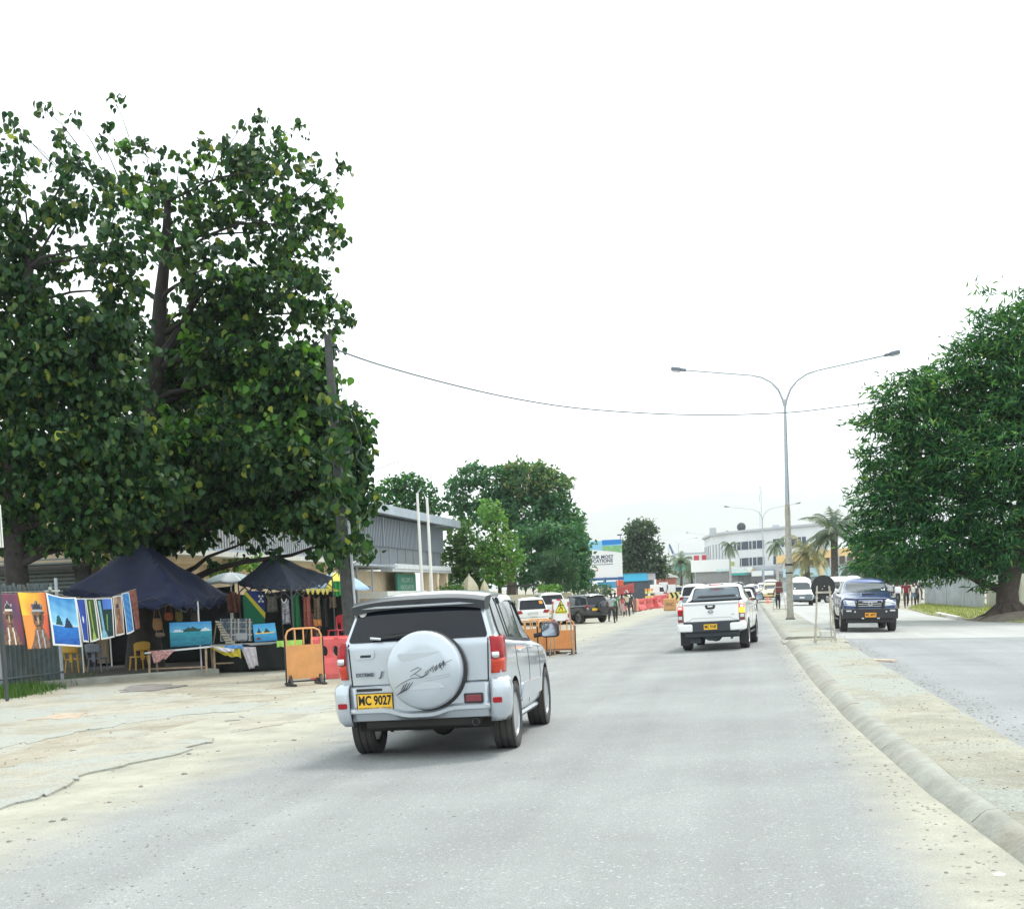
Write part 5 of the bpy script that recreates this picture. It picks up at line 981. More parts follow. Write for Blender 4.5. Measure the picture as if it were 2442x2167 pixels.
def plate(parent, x, y, z, words, face=-1, w=.36, h=.155, small=None, tilt=0, mt=None):
    b = MB(); b.box((0, 0, 0), (w, .008, h)); p = b.obj('number_plate', mt or YEL, parent, bevel=.003, loc=(x, y, z)); p.rotation_euler = (tilt, 0, 0)
    f = MB()
    for sx in (-1, 1): f.box((sx * (w / 2 + .004), 0, 0), (.007, .014, h + .012))
    for sz in (-1, 1): f.box((0, 0, sz * (h / 2 + .002)), (w + .012, .014, .007))
    f.obj('plate_frame', BLK, p)
    if words: text(words, 'plate_lettering', INK, p, h * .78, face_m((0, face * .0055, .012 if small else 0), 0 if face < 0 else math.pi), .001, sx=.72, bold=.004)
    if small: text(small, 'plate_small_lettering', INK, p, h * .15, face_m((0, face * .0055, -h * .38), 0 if face < 0 else math.pi), .001, sx=.95)
    return p
def ell(cx, cy, a, b, n=28, a0=0, a1=2 * math.pi): return [(cx + a * math.cos(a0 + (a1 - a0) * k / n), cy + b * math.sin(a0 + (a1 - a0) * k / n)) for k in range(n)]
def mirror_part(parent, s, y, z, x0, m_=None, w=.2, h=.15, stalk=None, glass=True, face=-1):
    b = MB(); b.box((0, 0, 0), (w, .13, h)); o = b.obj('wing_mirror', m_ or BLK, parent, True, bevel=.04, seg=3, loc=(s * (x0 + .08 + w / 2), y, z))
    st_ = MB(); st_.tube([(-s * (w / 2 + .09), -.0, -h * .35), (-s * w * .3, 0, -h * .25)], .03, 6); st_.obj('mirror_arm', BLK, o)
    if glass: g = MB(); g.prism(rounded([(-w * .42, 0), (w * .42, 0), (w * .42, h * .8), (-w * .42, h * .8)], .03), (0, 0, .004)); g.v = [(p[0], -.0665 - p[2], p[1] - h * .4) for p in g.v]; g.obj('mirror_glass', mat('mirror_glass', (.35, .4, .45), .05, .9), o)
    return o
def place(t, x, y, rz=0.0, dx=0.0):
    t.location = onground(x, y); s = (gz(x + .5, y) - gz(x - .5, y)); r = (gz(x, y + 1) - gz(x, y - 1)) / 2
    t.rotation_euler = (math.atan(r * math.cos(rz) + s * -math.sin(rz)) if abs(rz) < 9 else 0, -math.atan(s * math.cos(rz) + r * math.sin(rz)), rz)
    return t

# ---------------------------------------------------------------- the silver off-roader ahead
def silver_suv():
    t = thing('suv', 'silver compact off-roader with covered spare wheel on its tailgate, nearest vehicle', 'car')
    S = [(-1.97, .26, .85, .47, 1.17, .775, 1.58, .645, 1.655, .0), (-1.86, .26, .868, .43, 1.17, .785, 1.585, .655, 1.665), (-1.5, .05, .872, .34, 1.155, .79, 1.60, .66, 1.69), (-.9, 0, .872, .30, 1.12, .79, 1.605, .66, 1.70),
         (-.2, 0, .872, .28, 1.08, .79, 1.60, .66, 1.70), (.35, -.1, .872, .28, 1.05, .79, 1.565, .64, 1.665), (.62, -.2, .872, .28, 1.04, .785, 1.36, .62, 1.43), (1.0, 0, .87, .30, 1.02, .77, 1.06, .66, 1.11), (1.45, 0, .866, .34, .98, .76, 1.02, .62, 1.06), (1.85, 0, .84, .36, .86, .70, .90, .56, .94), (1.99, 0, .74, .38, .72, .60, .75, .5, .78)]
    body, B = car_body(S, 3, .5, paint=SILV, parent=t, arches=[(.8, -1.2, .395), (.8, 1.27, .395)])
    # rear glass, dark surround, tailgate seams
    decal(B, 'rear', [(-.735, 1.20), (.735, 1.20), (.61, 1.60), (-.61, 1.60)], GLASS, 'rear_window', t, .012, .06, .04)
    strip(B, 'rear', [(-.72, .49), (-.715, .74), (-.735, 1.19)], .014, SEAM, 'panel_seam', t); strip(B, 'rear', [(.72, .49), (.715, .74), (.735, 1.19)], .014, SEAM, 'panel_seam', t)
    strip(B, 'rear', [(-.72, .765), (.72, .765)], .014, SEAM, 'panel_seam', t)
    # tail lamps wrap round the corners
    for s in (-1, 1):
        q = [(s * .745, .80), (s * .872, .82), (s * .872, 1.06), (s * .80, 1.125), (s * .75, 1.09)]
        lp = MB(); # curved shell from rear to side
        rows = [(.742, -1.985), (.775, -1.98), (.81, -1.965), (.838, -1.92), (.850, -1.86), (.853, -1.74), (.851, -1.66)]
        def shell(z0, z1, grow, mt, nm, par, r0=0, r1=7, n=6):
            b = MB(); R3 = rows[r0:r1]; vs = []
            for kz in range(n + 1):
                z = z0 + (z1 - z0) * kz / n; tz = (z - .82) / .4; bul = .016 * math.sin(math.pi * min(1, max(0, tz))) + grow; lean = .05 * max(0, z - 1.12)
                for (x, y) in R3: vs.append((s * (x + bul * .9), y - bul + lean, z))
            k = len(R3); b.add(vs, [(j * k + i, j * k + i + 1, (j + 1) * k + i + 1, (j + 1) * k + i) for j in range(n) for i in range(k - 1)])
            return b.obj(nm, mt, par, True, solid=.02, ang=60)
        lamp = shell(.98, 1.20, .008, REDL, 'tail_lamp', t, 0, 6, 6); shell(.835, .9795, .008, REDL2, 'indicator_lens', lamp, 0, 6, 4)
        rv = shell(.985, 1.045, .022, CHROME, 'reversing_lens_frame', lamp, 0, 3, 2); shell(.995, 1.035, .026, CLEAR, 'reversing_lens', rv, 0, 3, 1)
    # bumper corners
    for s in (-1, 1):
        b = MB(); prof = [(.745, -2.03), (.80, -2.035), (.87, -2.02), (.905, -1.95), (.915, -1.83), (.905, -1.69), (.88, -1.6)]; vs = []; zz = [.37, .42, .52, .68, .745, .775, .78]
        gr = [-.055, -.02, .0, .004, -.005, -.03, -.06]; n = len(prof)
        for z, g_ in zip(zz, gr):
            for i, (x, y) in enumerate(prof): vs.append((s * (x + (g_ if i > 1 else g_ * .3)), y - (g_ if i < 5 else 0), z - (.05 * (i == n - 1) if z < .5 else 0)))
        b.add(vs, [(j * n + i, j * n + i + 1, (j + 1) * n + i + 1, (j + 1) * n + i) for j in range(len(zz) - 1) for i in range(n - 1)])
        bo = b.obj('bumper_corner', SILV, t, True, solid=.03, ang=60)
        rf = MB(); rf.prism([(p[0], -2.052, p[1]) for p in rounded([(s * .765, .545), (s * .862, .545), (s * .862, .60), (s * .765, .60)], .015)], (0, -.014, 0)); rf.obj('reflector', REDL, bo, bevel=.004)
    # lower tailgate / centre bumper skin with lip
    b = MB(); xs = np.linspace(-.735, .735, 25)
    def lipz(x): return .50 - .06 * math.exp(-((x) / .27) ** 4) + .0
    vs = []
    for x in xs:
        y0 = -1.99 - .03 * (1 - (x / .8) ** 2)
        vs += [(x, y0 + .02, .76), (x, y0 - .012, .745), (x, y0 - .012, lipz(x) + .055), (x, y0 - .05, lipz(x) + .03), (x, y0 - .05, lipz(x)), (x, y0 + .0, lipz(x) - .015), (x, y0 + .03, .415), (x, y0 + .2, .385)]
    b.add(vs, [(i * 8 + j, i * 8 + j + 1, (i + 1) * 8 + j + 1, (i + 1) * 8 + j) for i in range(24) for j in range(7)])
    b.obj('rear_bumper', SILV, t, True, solid=.012, ang=35)
    # spare wheel cover
    sx, sz, sr = .10, .905, .388
    c = MB(); c.lathe([(sr * .97, -2.0), (sr, -2.05), (sr * 1.005, -2.16), (sr * .985, -2.205), (sr * .93, -2.225), (sr * .6, -2.238), (0, -2.245)], 56, 'y', (sx, 0, sz)); cov = c.obj('spare_wheel_cover', SILV, t, True, ang=50)
    c = MB(); c.lathe([(sr * .9, -1.96), (sr * 1.03, -1.985), (sr * 1.035, -2.045), (sr * .98, -2.052)], 56, 'y', (sx + .012, 0, sz - .012)); c.obj('cover_rim', BLK, cov, True, ang=50)
    for (pts, nm) in (([(-.26, .175), (.2, .185), (.02, .13), (-.18, .1), (-.24, .12)], 'u'), ([(-.2, -.19), (.22, -.18), (.14, -.125), (.02, -.115)], 'l')):
        b = MB(); P = rounded([(p[0] + sx, p[1] + sz) for p in pts], .03); b.prism([(p[0], -2.226, p[1]) for p in P], (0, -.016, 0)); b.obj('cover_rib', SILV, cov, True, bevel=.006, ang=30)
    SCR = mat('script_ink', (.1, .11, .13), .5)
    b = MB(); rr = random.Random(4)     # the brush-like script sweeping up across the cover
    def stroke(pts, w0): b.tube([(sx + x, -2.246 - .001, sz + z) for x, z in pts], [w0 * 1.7 * (.35 + .65 * math.sin(math.pi * (i + .5) / len(pts))) for i in range(len(pts))], 4, flat=.35)
    base = lambda q: -.14 + q * .42
    for (q0, q1, l) in ((-.29, -.2, .1), (-.27, -.17, .1), (-.24, -.14, .09), (-.2, -.11, .08)): stroke([(q0, base(q0) + .03), ((q0 + q1) / 2, base(q0) + .06), (q1, base(q1) + l)], .006)
    stroke([(-.13, .0), (-.05, .035), (-.01, .02), (-.06, -.01), (-.13, -.05)], .006); stroke([(-.08, -.03), (-.02, -.062), (.06, -.03)], .006)
    stroke([(-.3, -.16), (-.22, -.11), (-.12, -.07), (0, -.066), (.05, -.035)], .005)
    for k in range(5): stroke([(.02 + k * .02, -.045 + k * .012), (.03 + k * .02, -.01 + k * .014), (.045 + k * .02, -.035 + k * .013)], .005)
    for k in range(3): stroke([(.1 + k * .04, -.02 + k * .02), (.15 + k * .035, .05 + k * .02), (.13 + k * .045, -.01 + k * .025)], .0075)
    for k in range(3): stroke([(.18 + k * .02, .06 + k * .01), (.2 + k * .02, .0 + k * .02)], .005)
    stroke([(.2, .05), (.25, .072), (.31, .095)], .004)
    b.obj('cover_script', SCR, cov, True)
    b = MB()
    for z in (-.06, -.085): b.box((sx + .15, -2.243, sz + z), (.26, .003, .004), Matrix.Rotation(-.14, 3, 'Y'))
    b.obj('cover_small_lettering', mat('faint_ink', (.33, .36, .38), .6), cov)
    # spoiler
    b = MB(); vs = []; xs = np.linspace(-.70, .70, 19)
    for x in xs:
        e = 1 - (abs(x) / .70) ** 6 * .35; zc = 1.635 - .05 * (abs(x) / .70) ** 3
        vs += [(x, -1.42, zc + .028), (x, -1.72 * 1 - .03 * e, zc + .012), (x, -1.81 - .06 * e, zc - .03), (x, -1.80 - .06 * e, zc - .115), (x, -1.62, zc - .12)]
    b.add(vs, [(i * 5 + j, i * 5 + j + 1, (i + 1) * 5 + j + 1, (i + 1) * 5 + j) for i in range(18) for j in range(4)])
    for e_ in (0, 18): b.f.append(tuple(e_ * 5 + k for k in range(5))); b.mi.append(0)
    for i in range(18): b.f.append((i * 5 + 4, (i + 1) * 5 + 4, (i + 1) * 5, i * 5)); b.mi.append(0)
    for k in range(18): b.mi[k * 4] = 1
    sp = b.obj('roof_spoiler', [mat('spoiler_shadow_dark', (.03, .036, .045), .35, .2, coat=.3), SILV], t, True, ang=40)  # rear and lower faces coloured dark as the spoiler's own shadow, top stays silver
    b = MB(); b.prism([(-.60, -1.872, 1.532), (.60, -1.872, 1.532), (.44, -1.875, 1.552), (-.44, -1.875, 1.552)], (0, -.006, 0)); b.obj('spoiler_highlight_strip', SILV, sp)
    b = MB(); b.box((0, -1.88, 1.58), (.05, .03, .018)); b.obj('washer_nozzle', BLK, sp, bevel=.005)
    # wiper
    b = MB(); b.tube([(.0, -2.0, 1.27), (-.2, -1.99, 1.25), (-.46, -1.97, 1.22)], [.014, .012, .008], 6); b.tube([(-.05, -1.98, 1.285), (-.28, -1.97, 1.27)], .009, 5); wp = b.obj('wiper', BLK, t, True)
    b = MB(); b.box((-.43, -2.0, 1.235), (.12, .03, .028), Matrix.Rotation(.12, 3, 'Y')); b.obj('wiper_cap', CHROME, wp, bevel=.01)
    st_ = MB(); st_.lathe([(0, -1.80), (.05, -1.80)], 20, 'y', (-.58, 0, 1.47)); 
    decal(B, 'rear', ell(-.60, 1.50, .045, .045), W_, 'sticker', t, .016, .03, label='round white sticker in the top corner of the rear window')
    # handle and badges
    decal(B, 'rear', [(-.66, 1.035), (-.47, 1.035), (-.455, 1.10), (-.48, 1.135), (-.65, 1.135), (-.675, 1.09)], SILV, 'tailgate_handle', t, .02, .03, .025)
    decal(B, 'rear', [(-.61, 1.05), (-.50, 1.05), (-.49, 1.075), (-.605, 1.075)], BLK, 'handle_recess', t, .024, .03, .006)
    text('EXTRME', 'badge', mat('badge_chrome', (.12, .13, .16), .3, .8), t, .05, face_m((-.57, -2.012, .875)), .004, sx=1.0, bold=.002); text('J', 'badge', MATS['badge_chrome'], t, .075, face_m((-.40, -2.012, .875)), .004, sx=1.1, shear=.3, bold=.003)
    plate(t, -.47, -2.045, .605, 'MC 9027', small='SOLOMON ISLANDS - HAPI ISLES', w=.37, h=.165)
    b = MB(); b.box((-.47, -2.02, .725), (.39, .02, .03)); b.obj('plate_lamp_bar', BLK, t, bevel=.004)
    b = MB(); b.box((.565, -2.035, .60), (.20, .02, .10)); fr = b.obj('fog_lamp', BLK, t, bevel=.01); b = MB(); b.box((.565, -2.047, .60), (.165, .012, .068)); b.obj('fog_lens', mat('dull_red_lens', (.2, .015, .03), .2, coat=1), fr, bevel=.006)
    # sides
    for s, vw in ((1, 'right'), (-1, 'left')):
        decal(B, vw, [(-1.52, 1.21), (-1.30, 1.175), (.74, 1.075), (.62, 1.2), (.2, 1.55), (-.2, 1.59), (-1.22, 1.59), (-1.45, 1.53)], GLASS2, 'side_window', t, .006, .08, .05)
        for pts in ([(-1.10, 1.17), (-1.14, 1.58)], [(-.93, 1.16), (-.97, 1.58)], [(-.1, 1.12), (-.12, 1.57)]): strip(B, vw, pts, .05, BLK, 'window_pillar', t, .010)
        strip(B, vw, [(-1.53, 1.20), (-1.3, 1.16), (-.3, 1.115), (.76, 1.065)], .022, BLK, 'window_seal', t, .012)
        strip(B, vw, [(-1.53, 1.20), (-1.56, 1.32), (-1.46, 1.555), (-1.22, 1.61), (-.2, 1.605), (.22, 1.565), (.52, 1.33), (.76, 1.07)], .03, BLK, 'window_frame', t, .010)
        for pts in ([(-.98, 1.13), (-.97, .85), (-.84, .72), (-.76, .5), (-.74, .33)], [(-.1, 1.09), (-.1, .33)], [(.78, 1.04), (.8, .33)]): strip(B, vw, pts, .012, SEAM, 'door_seam', t)
        for y in (-.82, .04):
            b = MB(); b.box((s * .882, y, 1.0), (.035, .15, .03)); hd = b.obj('door_handle', SILV, t, bevel=.012)
        decal(B, vw, [(-.78, .45), (.82, .45), (.82, .62), (-.72, .64)], SILV, 'side_moulding', t, .022, .08, .02)
        mirror_part(t, s, .56, 1.17, .86, w=.22, h=.18)
        b = MB()   # wheel-arch liner edge
        b.tube([(s * .80, -.70, .30), (s * .80, .72, .30)], .035, 6); b.obj('side_sill', SILV, t, True)
        for wy in (-1.2, 1.27): wheel(t, s * .765, wy, .35, .225, s)
        # visor over the door glass
        strip(B, vw, [(-.98, 1.545), (-.6, 1.575), (-.12, 1.57), (.2, 1.52), (.46, 1.27)], .06, mat('smoked_visor', (.05, .06, .07), .1, coat=1), 'window_visor', t, .03)
    decal(B, 'front', [(-.68, 1.1), (.68, 1.1), (.58, 1.5), (-.58, 1.5)], GLASS, 'windscreen', t, .008, .1, .05)
    for s in (-1, 1): decal(B, 'front', [(s * .45, .66), (s * .78, .70), (s * .78, .82), (s * .45, .80)], CLEAR, 'headlight', t, .01, .08, .03)
    b = MB(); b.box((0, -.1, .36), (1.45, 3.3, .16)); b.box((0, -1.75, .40), (1.2, .4, .14)); b.tube([(-.6, -1.2, .3), (.6, -1.2, .3)], .07, 8); b.lathe([(.1, -.12), (.14, 0), (.1, .12)], 12, 'y', (0.05, -1.2, .3)); b.tube([(-.5, -1.3, .25), (-.62, -.6, .3)], .03, 6)
    b.obj('underbody', UNDER, t)
    b = MB(); b.tube([(.56, -1.4, .36), (.56, -1.98, .355)], .035, 12, cap=False); b.tube([(.56, -1.45, .36), (.56, -1.6, .36)], .028, 12); b.obj('exhaust_pipe', DSTEEL, t, True, solid=.004)
    place(t, -3.62, 16.15, R_(1.0)); t.scale = (1.085, 1.06, 1.115); return t
silver_suv()

# ---------------------------------------------------------------- pickups
def pickup(paint, label):
    t = thing('pickup_truck', label, 'pickup')
    S = [(-2.62, .0, .86, .55, 1.30, .83, 1.315, .81, 1.32), (-2.52, .0, .90, .5, 1.30, .86, 1.32, .82, 1.325), (-1.9, 0, .915, .46, 1.31, .865, 1.33, .82, 1.335), (-1.02, 0, .915, .44, 1.31, .865, 1.33, .82, 1.335),
         (-.96, .12, .915, .44, 1.27, .85, 1.70, .66, 1.79), (-.6, .08, .915, .44, 1.26, .845, 1.73, .655, 1.82), (.2, 0, .915, .44, 1.24, .84, 1.73, .65, 1.83), (.62, -.1, .915, .44, 1.23, .835, 1.67, .64, 1.76), (.95, -.2, .915, .44, 1.22, .83, 1.48, .68, 1.54), (1.42, 0, .915, .44, 1.2, .80, 1.25, .74, 1.28), (1.95, 0, .91, .46, 1.15, .78, 1.2, .70, 1.24), (2.42, 0, .87, .48, 1.06, .74, 1.12, .66, 1.15), (2.56, 0, .8, .5, .96, .66, 1.0, .6, 1.02)]
    body, B = car_body(S, 2, .6, paint=paint, parent=t, arches=[(.84, -1.48, .46), (.84, 1.67, .46)], bed=(-.76, .76, -2.53, -1.05, .8), cre={3: .9, 4: .7})
    for s, vw in ((1, 'right'), (-1, 'left')):
        decal(B, vw, [(-.82, 1.31), (1.12, 1.27), (.64, 1.63), (.2, 1.70), (-.66, 1.68)], GLASS2, 'side_window', t, .006, .1, .06)
        strip(B, vw, [(.0, 1.29), (-.02, 1.70)], .06, BLK, 'window_pillar', t, .01)
        for pts in ([(-1.0, 1.27), (-1.0, .55)], [(-.02, 1.26), (-.02, .55)], [(1.05, 1.22), (1.05, .55)]): strip(B, vw, pts, .014, SEAM, 'door_seam', t)
        for y in (-.8, .15): b = MB(); b.box((s * .93, y, 1.14), (.035, .18, .035)); b.obj('door_handle', paint, t, bevel=.012)
        for wy in (-1.48, 1.67): wheel(t, s * .79, wy, .385, .25, s, 6, False)
        b = MB(); b.tube([(s * .83, -.95, .44), (s * .86, -.8, .4), (s * .86, 1.1, .4), (s * .83, 1.25, .44)], .05, 6, flat=.5); b.obj('side_step', BLK, t, True)
        mirror_part(t, s, .88, 1.36, .88, BLK if paint is WHT else W_, w=.22, h=.2)
        for wy in (-1.48, 1.67): b = MB(); b.box((s * .8, wy - .47, .34), (.26, .02, .38)); b.obj('mud_flap', BLK, t)
    decal(B, 'front', [(-.74, 1.32), (.74, 1.32), (.59, 1.66), (-.59, 1.66)], GLASS2, 'windscreen', t, .008, .1, .06)
    b = MB(); b.box((0, 0, .5), (1.4, 4.4, .18)); b.tube([(-.7, -1.48, .38), (.7, -1.48, .38)], .06, 8); b.lathe([(.06, -.16), (.17, -.05), (.17, .05), (.06, .16)], 12, 'y', (0, -1.48, .38)); b.box((0, 1.3, .4), (1.1, .8, .16)); b.box((-.35, -2.1, .42), (.45, .3, .2)); b.obj('underbody', UNDER, t)
    return t, B
def white_pickup():
    t, B = pickup(WHT, 'white double-cab pickup with its brake lights lit, driving ahead in our lane')
    # cab rear glass: frame and tinted pane, seats seen as darker shapes behind it
    decal(B, 'rear', [(-.70, 1.34), (.70, 1.34), (.61, 1.70), (-.61, 1.70)], BLK, 'rear_window', t, .01, .08, .05); 
    pane = decal(B, 'rear', [(-.67, 1.36), (.67, 1.36), (.585, 1.68), (-.585, 1.68)], mat('rear_pane', (.09, .13, .16), .06, coat=1), 'window_pane', t, .016, .08, .05)
    sc_ = mat('pane_clear_view', (.40, .55, .58), .2)
    b = MB()
    # tailgate
    decal(B, 'rear', [(-.73, .80), (.73, .80), (.73, 1.30), (-.73, 1.30)], WHT, 'tailgate', t, .02, .1, .02)
    strip(B, 'rear', [(-.75, .78), (-.75, 1.31)], .012, SEAM, 'panel_seam', t); strip(B, 'rear', [(.75, .78), (.75, 1.31)], .012, SEAM, 'panel_seam', t)
    strip(B, 'rear', [(-.68, .82), (-.60, .83), (-.5, .90), (.5, .90), (.6, .84), (.7, .83)], .016, mat('crease_grey', (.45, .46, .47), .5), 'tailgate_crease', t, .024)
    strip(B, 'rear', [(-.72, 1.265), (.72, 1.265)], .05, mat('tailgate_cap_grey', (.5, .52, .54), .5), 'tailgate_cap', t, .024)
    decal(B, 'rear', [(-.16, 1.24), (.13, 1.24), (.10, 1.145), (.07, 1.13), (-.09, 1.13), (-.13, 1.145)], BLK, 'tailgate_handle', t, .03, .05, .02)
    decal(B, 'rear', [(-.09, 1.22), (.06, 1.22), (.05, 1.185), (-.08, 1.185)], W_, 'handle_flap', t, .036, .05, .01)
    bd = MB()
    for k in range(24):
        a, a2 = 2 * math.pi * k / 24, 2 * math.pi * (k + 1) / 24
        bd.add([(-.01 + r * math.cos(q), -2.668, .1 + .96 + r * .8 * math.sin(q)) for q in (a, a2) for r in (.05, .068)], [(0, 1, 3, 2)])
    bd.box((-.01, -2.67, 1.06), (.15, .006, .02)); bd.obj('badge', mat('badge_grey', (.3, .34, .37), .3, .7), t, solid=.004)
    b = MB(); b.box((.58, -2.665, .97), (.07, .004, .015)); b.obj('badge_small', MATS['badge_grey'], t)
    for s in (-1, 1):
        def pl(z0, z1, mt, nm, par, g=0.0, x0=.76, x1=.895):
            q = MB(); q.prism([(s * x0, -2.60 - g, z0), (s * x1, -2.575 - g, z0), (s * x1, -2.575 - g, z1), (s * x0, -2.60 - g, z1)], (0, -.05, 0)); return q.obj(nm, mt, par, bevel=.008)
        lamp = pl(.80, 1.24, mat('dark_red_lens', (.16, .01, .02), .2, coat=1), 'tail_lamp', t)
        pl(1.14, 1.235, mat('brake_glow', (1.0, .06, .05), .3, emit=2.2), 'brake_light', lamp, .012); pl(1.165, 1.21, mat('brake_core', (1, .55, .5), .3, emit=2.0), 'brake_core', lamp, .018, .785, .87)
        if s > 0: pl(1.0, 1.138, mat('indicator_glow', (1, .30, .02), .3, emit=3.0), 'indicator_light', lamp, .012)
        else: pl(1.0, 1.138, REDL, 'indicator_light', lamp, .012)
        pl(.88, .97, CLEAR, 'reversing_lens', lamp, .012, .775, .88)
        q = MB(); q.prism([(s * .92, -2.50, .76), (s * .93, -2.62, .76), (s * .87, -2.74, .75), (s * .50, -2.76, .74), (s * .50, -2.5, .74)], (0, 0, -.2)); q.obj('bumper_corner', WHT, t, bevel=.03, smooth=True)
        q = MB(); q.prism([(s * .50, -2.775, .52), (s * .505, -2.775, .64), (s * .56, -2.775, .665), (s * .9, -2.72, .67), (s * .86, -2.70, .50)], (0, .03, 0))
    q = MB(); q.box((0, -2.62, .66), (1.06, .2, .26)); q.box((0, -2.60, .785), (1.5, .12, .05)); q.box((0, -2.5, .5), (1.45, .2, .22)); q.prism([(-.42, -2.48, .42), (-.1, -2.48, .28), (.1, -2.48, .27), (.38, -2.48, .42)], (0, .1, 0)); q.box((-.48, -2.2, .33), (.3, .4, .24)); q.obj('rear_bumper', mat('dark_bumper', (.035, .045, .055), .6), t, bevel=.015)
    plate(t, -.02, -2.735, .66, 'MC 9145', w=.36, h=.15)
    q = MB(); q.box((0, -.87, 1.775), (.42, .09, .03)); bl = q.obj('high_brake_light', DGREY, t, bevel=.01); q = MB(); q.box((0, -.925, 1.775), (.24, .03, .035)); q.obj('brake_glow_strip', MATS['brake_glow'], bl, bevel=.008)
    q = MB(); q.tube([(.52, -2.3, .36), (.52, -2.62, .34)], .035, 10); q.obj('exhaust_pipe', DSTEEL, t, True)
    place(t, -.72, 38.05, R_(-4.3)); return t
white_pickup()
def blue_pickup():
    t, B = pickup(BLUE, 'blue double-cab pickup with black bull bar coming towards us')
    decal(B, 'front', [(-.45, .82), (.45, .82), (.48, 1.05), (-.48, 1.05)], BLK, 'grille', t, .01, .08, .02)
    for z in (.87, .94, 1.01): strip(B, 'front', [(-.46, z), (.46, z)], .018, CHROME, 'grille_bar', t, .02)
    for s in (-1, 1):
        decal(B, 'front', [(s * .46, .86), (s * .82, .90), (s * .86, 1.07), (s * .50, 1.04)], CLEAR, 'headlight', t, .014, .08, .03)
    q = MB()
    for (a, b2, cx, cz) in ((.075, .052, 0, .94), (.03, .045, 0, .945), (.05, .02, 0, .965)):
        for k in range(24):
            a1, a2 = 2 * math.pi * k / 24, 2 * math.pi * (k + 1) / 24
            q.add([(cx + (a + d) * math.cos(g), 2.66, cz + (b2 + d) * math.sin(g)) for g in (a1, a2) for d in (0, .012)], [(0, 1, 3, 2)])
    q.obj('badge', CHROME, t, solid=.01)
    decal(B, 'top', [(-.24, 1.72), (.24, 1.72), (.22, 1.98), (-.22, 1.98)], BLUE, 'bonnet_scoop', t, .06, .08, .04)
    q = MB(); q.box((0, 2.0, 1.265), (.42, .03, .035)); q.obj('scoop_opening', BLK, t, bevel=.008)
    q = MB(); q.box((0, 2.66, .62), (1.76, .26, .34)); q.box((0, 2.5, .44), (1.5, .3, .26)); bar = q.obj('bull_bar', BLK, t, bevel=.03)
    q = MB()
    for s in (-1, 1):
        q.box((s * .42, 2.72, .93), (.06, .05, .36)); q.tube([(s * .45, 2.72, 1.09), (s * .82, 2.68, 1.12), (s * .9, 2.6, 1.05), (s * .92, 2.55, .78)], .025, 8)
    q.tube([(-.42, 2.72, 1.10), (.42, 2.72, 1.10)], .025, 8); q.obj('bar_hoops', BLK, bar, True)
    for s in (-1, 1):
        q = MB(); q.box((s * .7, 2.795, .72), (.17, .02, .05)); q.box((s * .5, 2.795, .69), (.05, .02, .05)); q.obj('bar_lamp', CLEAR, bar, bevel=.004)
        q = MB(); q.box((s * .25, 2.795, .47), (.08, .02, .04)); q.obj('tow_point', CHROME, bar, bevel=.004)
    plate(t, 0, 2.80, .58, 'MC 6075', face=1, w=.36, h=.15, mt=mat('plate_orange', (.85, .38, .03), .5))
    q = MB(); q.tube([(0, .3, 1.8), (0, .26, 1.9)], .012, 6); q.obj('aerial', BLK, t)
    decal(B, 'front', [(-.62, 1.38), (-.50, 1.38), (-.49, 1.44), (-.61, 1.44)], W_, 'sticker', t, .014, .05)
    place(t, 4.02, 47.2, math.pi); return t
blue_pickup()

# ---------------------------------------------------------------- vans
def van(label, paint=WHT, group=None, lowgrey=True):
    t = thing('van', label, 'van', group=group)
    S = [(-2.3, .05, .80, .42, 1.1, .80, 1.85, .68, 2.12), (-2.2, .05, .84, .38, 1.1, .82, 1.9, .70, 2.18), (-1.2, 0, .85, .36, 1.1, .83, 1.92, .70, 2.22), (.2, 0, .85, .36, 1.1, .83, 1.92, .70, 2.22), (1.2, -.1, .85, .36, 1.08, .83, 1.86, .68, 2.14), (1.45, -.12, .85, .36, 1.06, .83, 1.72, .66, 1.86), (1.95, -.0, .85, .38, 1.02, .80, 1.12, .70, 1.17), (2.25, 0, .83, .38, .92, .76, .98, .66, 1.02), (2.38, 0, .78, .4, .80, .70, .84, .6, .87)]
    body, B = car_body(S, 2, .55, paint=paint, parent=t, arches=[(.76, -1.25, .38), (.76, 1.5, .38)])
    decal(B, 'front', [(-.74, 1.18), (.74, 1.18), (.66, 1.72), (-.66, 1.72)], GLASS2, 'windscreen', t, .01, .1, .06)
    decal(B, 'front', [(.45, 1.25), (.58, 1.25), (.57, 1.33), (.45, 1.33)], W_, 'sticker', t, .016)
    decal(B, 'front', [(-.74, .40), (.74, .40), (.78, .84), (-.78, .84)], mat('van_bumper', (.16, .19, .22), .5), 'front_bumper', t, .02, .1, .04)
    strip(B, 'front', [(-.5, .82), (.5, .82)], .05, CHROME, 'grille', t, .028)
    for s, vw in ((1, 'right'), (-1, 'left')):
        decal(B, 'front', [(s * .5, .84), (s * .78, .87), (s * .8, .98), (s * .52, .93)], CLEAR, 'headlight', t, .02, .08, .02)
        decal(B, vw, [(-2.1, 1.2), (1.5, 1.16), (1.25, 1.72), (-2.1, 1.76)], GLASS2, 'side_window', t, .008, .14, .06)
        for y in (-1.1, .1, 1.0): strip(B, vw, [(y, 1.18), (y, 1.74)], .06, paint, 'window_pillar', t, .012)
        for wy in (-1.25, 1.5): wheel(t, s * .74, wy, .33, .2, s, 8, False)
        mirror_part(t, s, 1.62, 1.32, .84, BLK, w=.14, h=.26, glass=False)
    q = MB(); q.box((0, 2.45, .6), (.36, .02, .12)); q.obj('number_plate', W_, t); q = MB(); q.box((0, 0, .36), (1.4, 4, .14)); q.obj('underbody', UNDER, t)
    return t, B
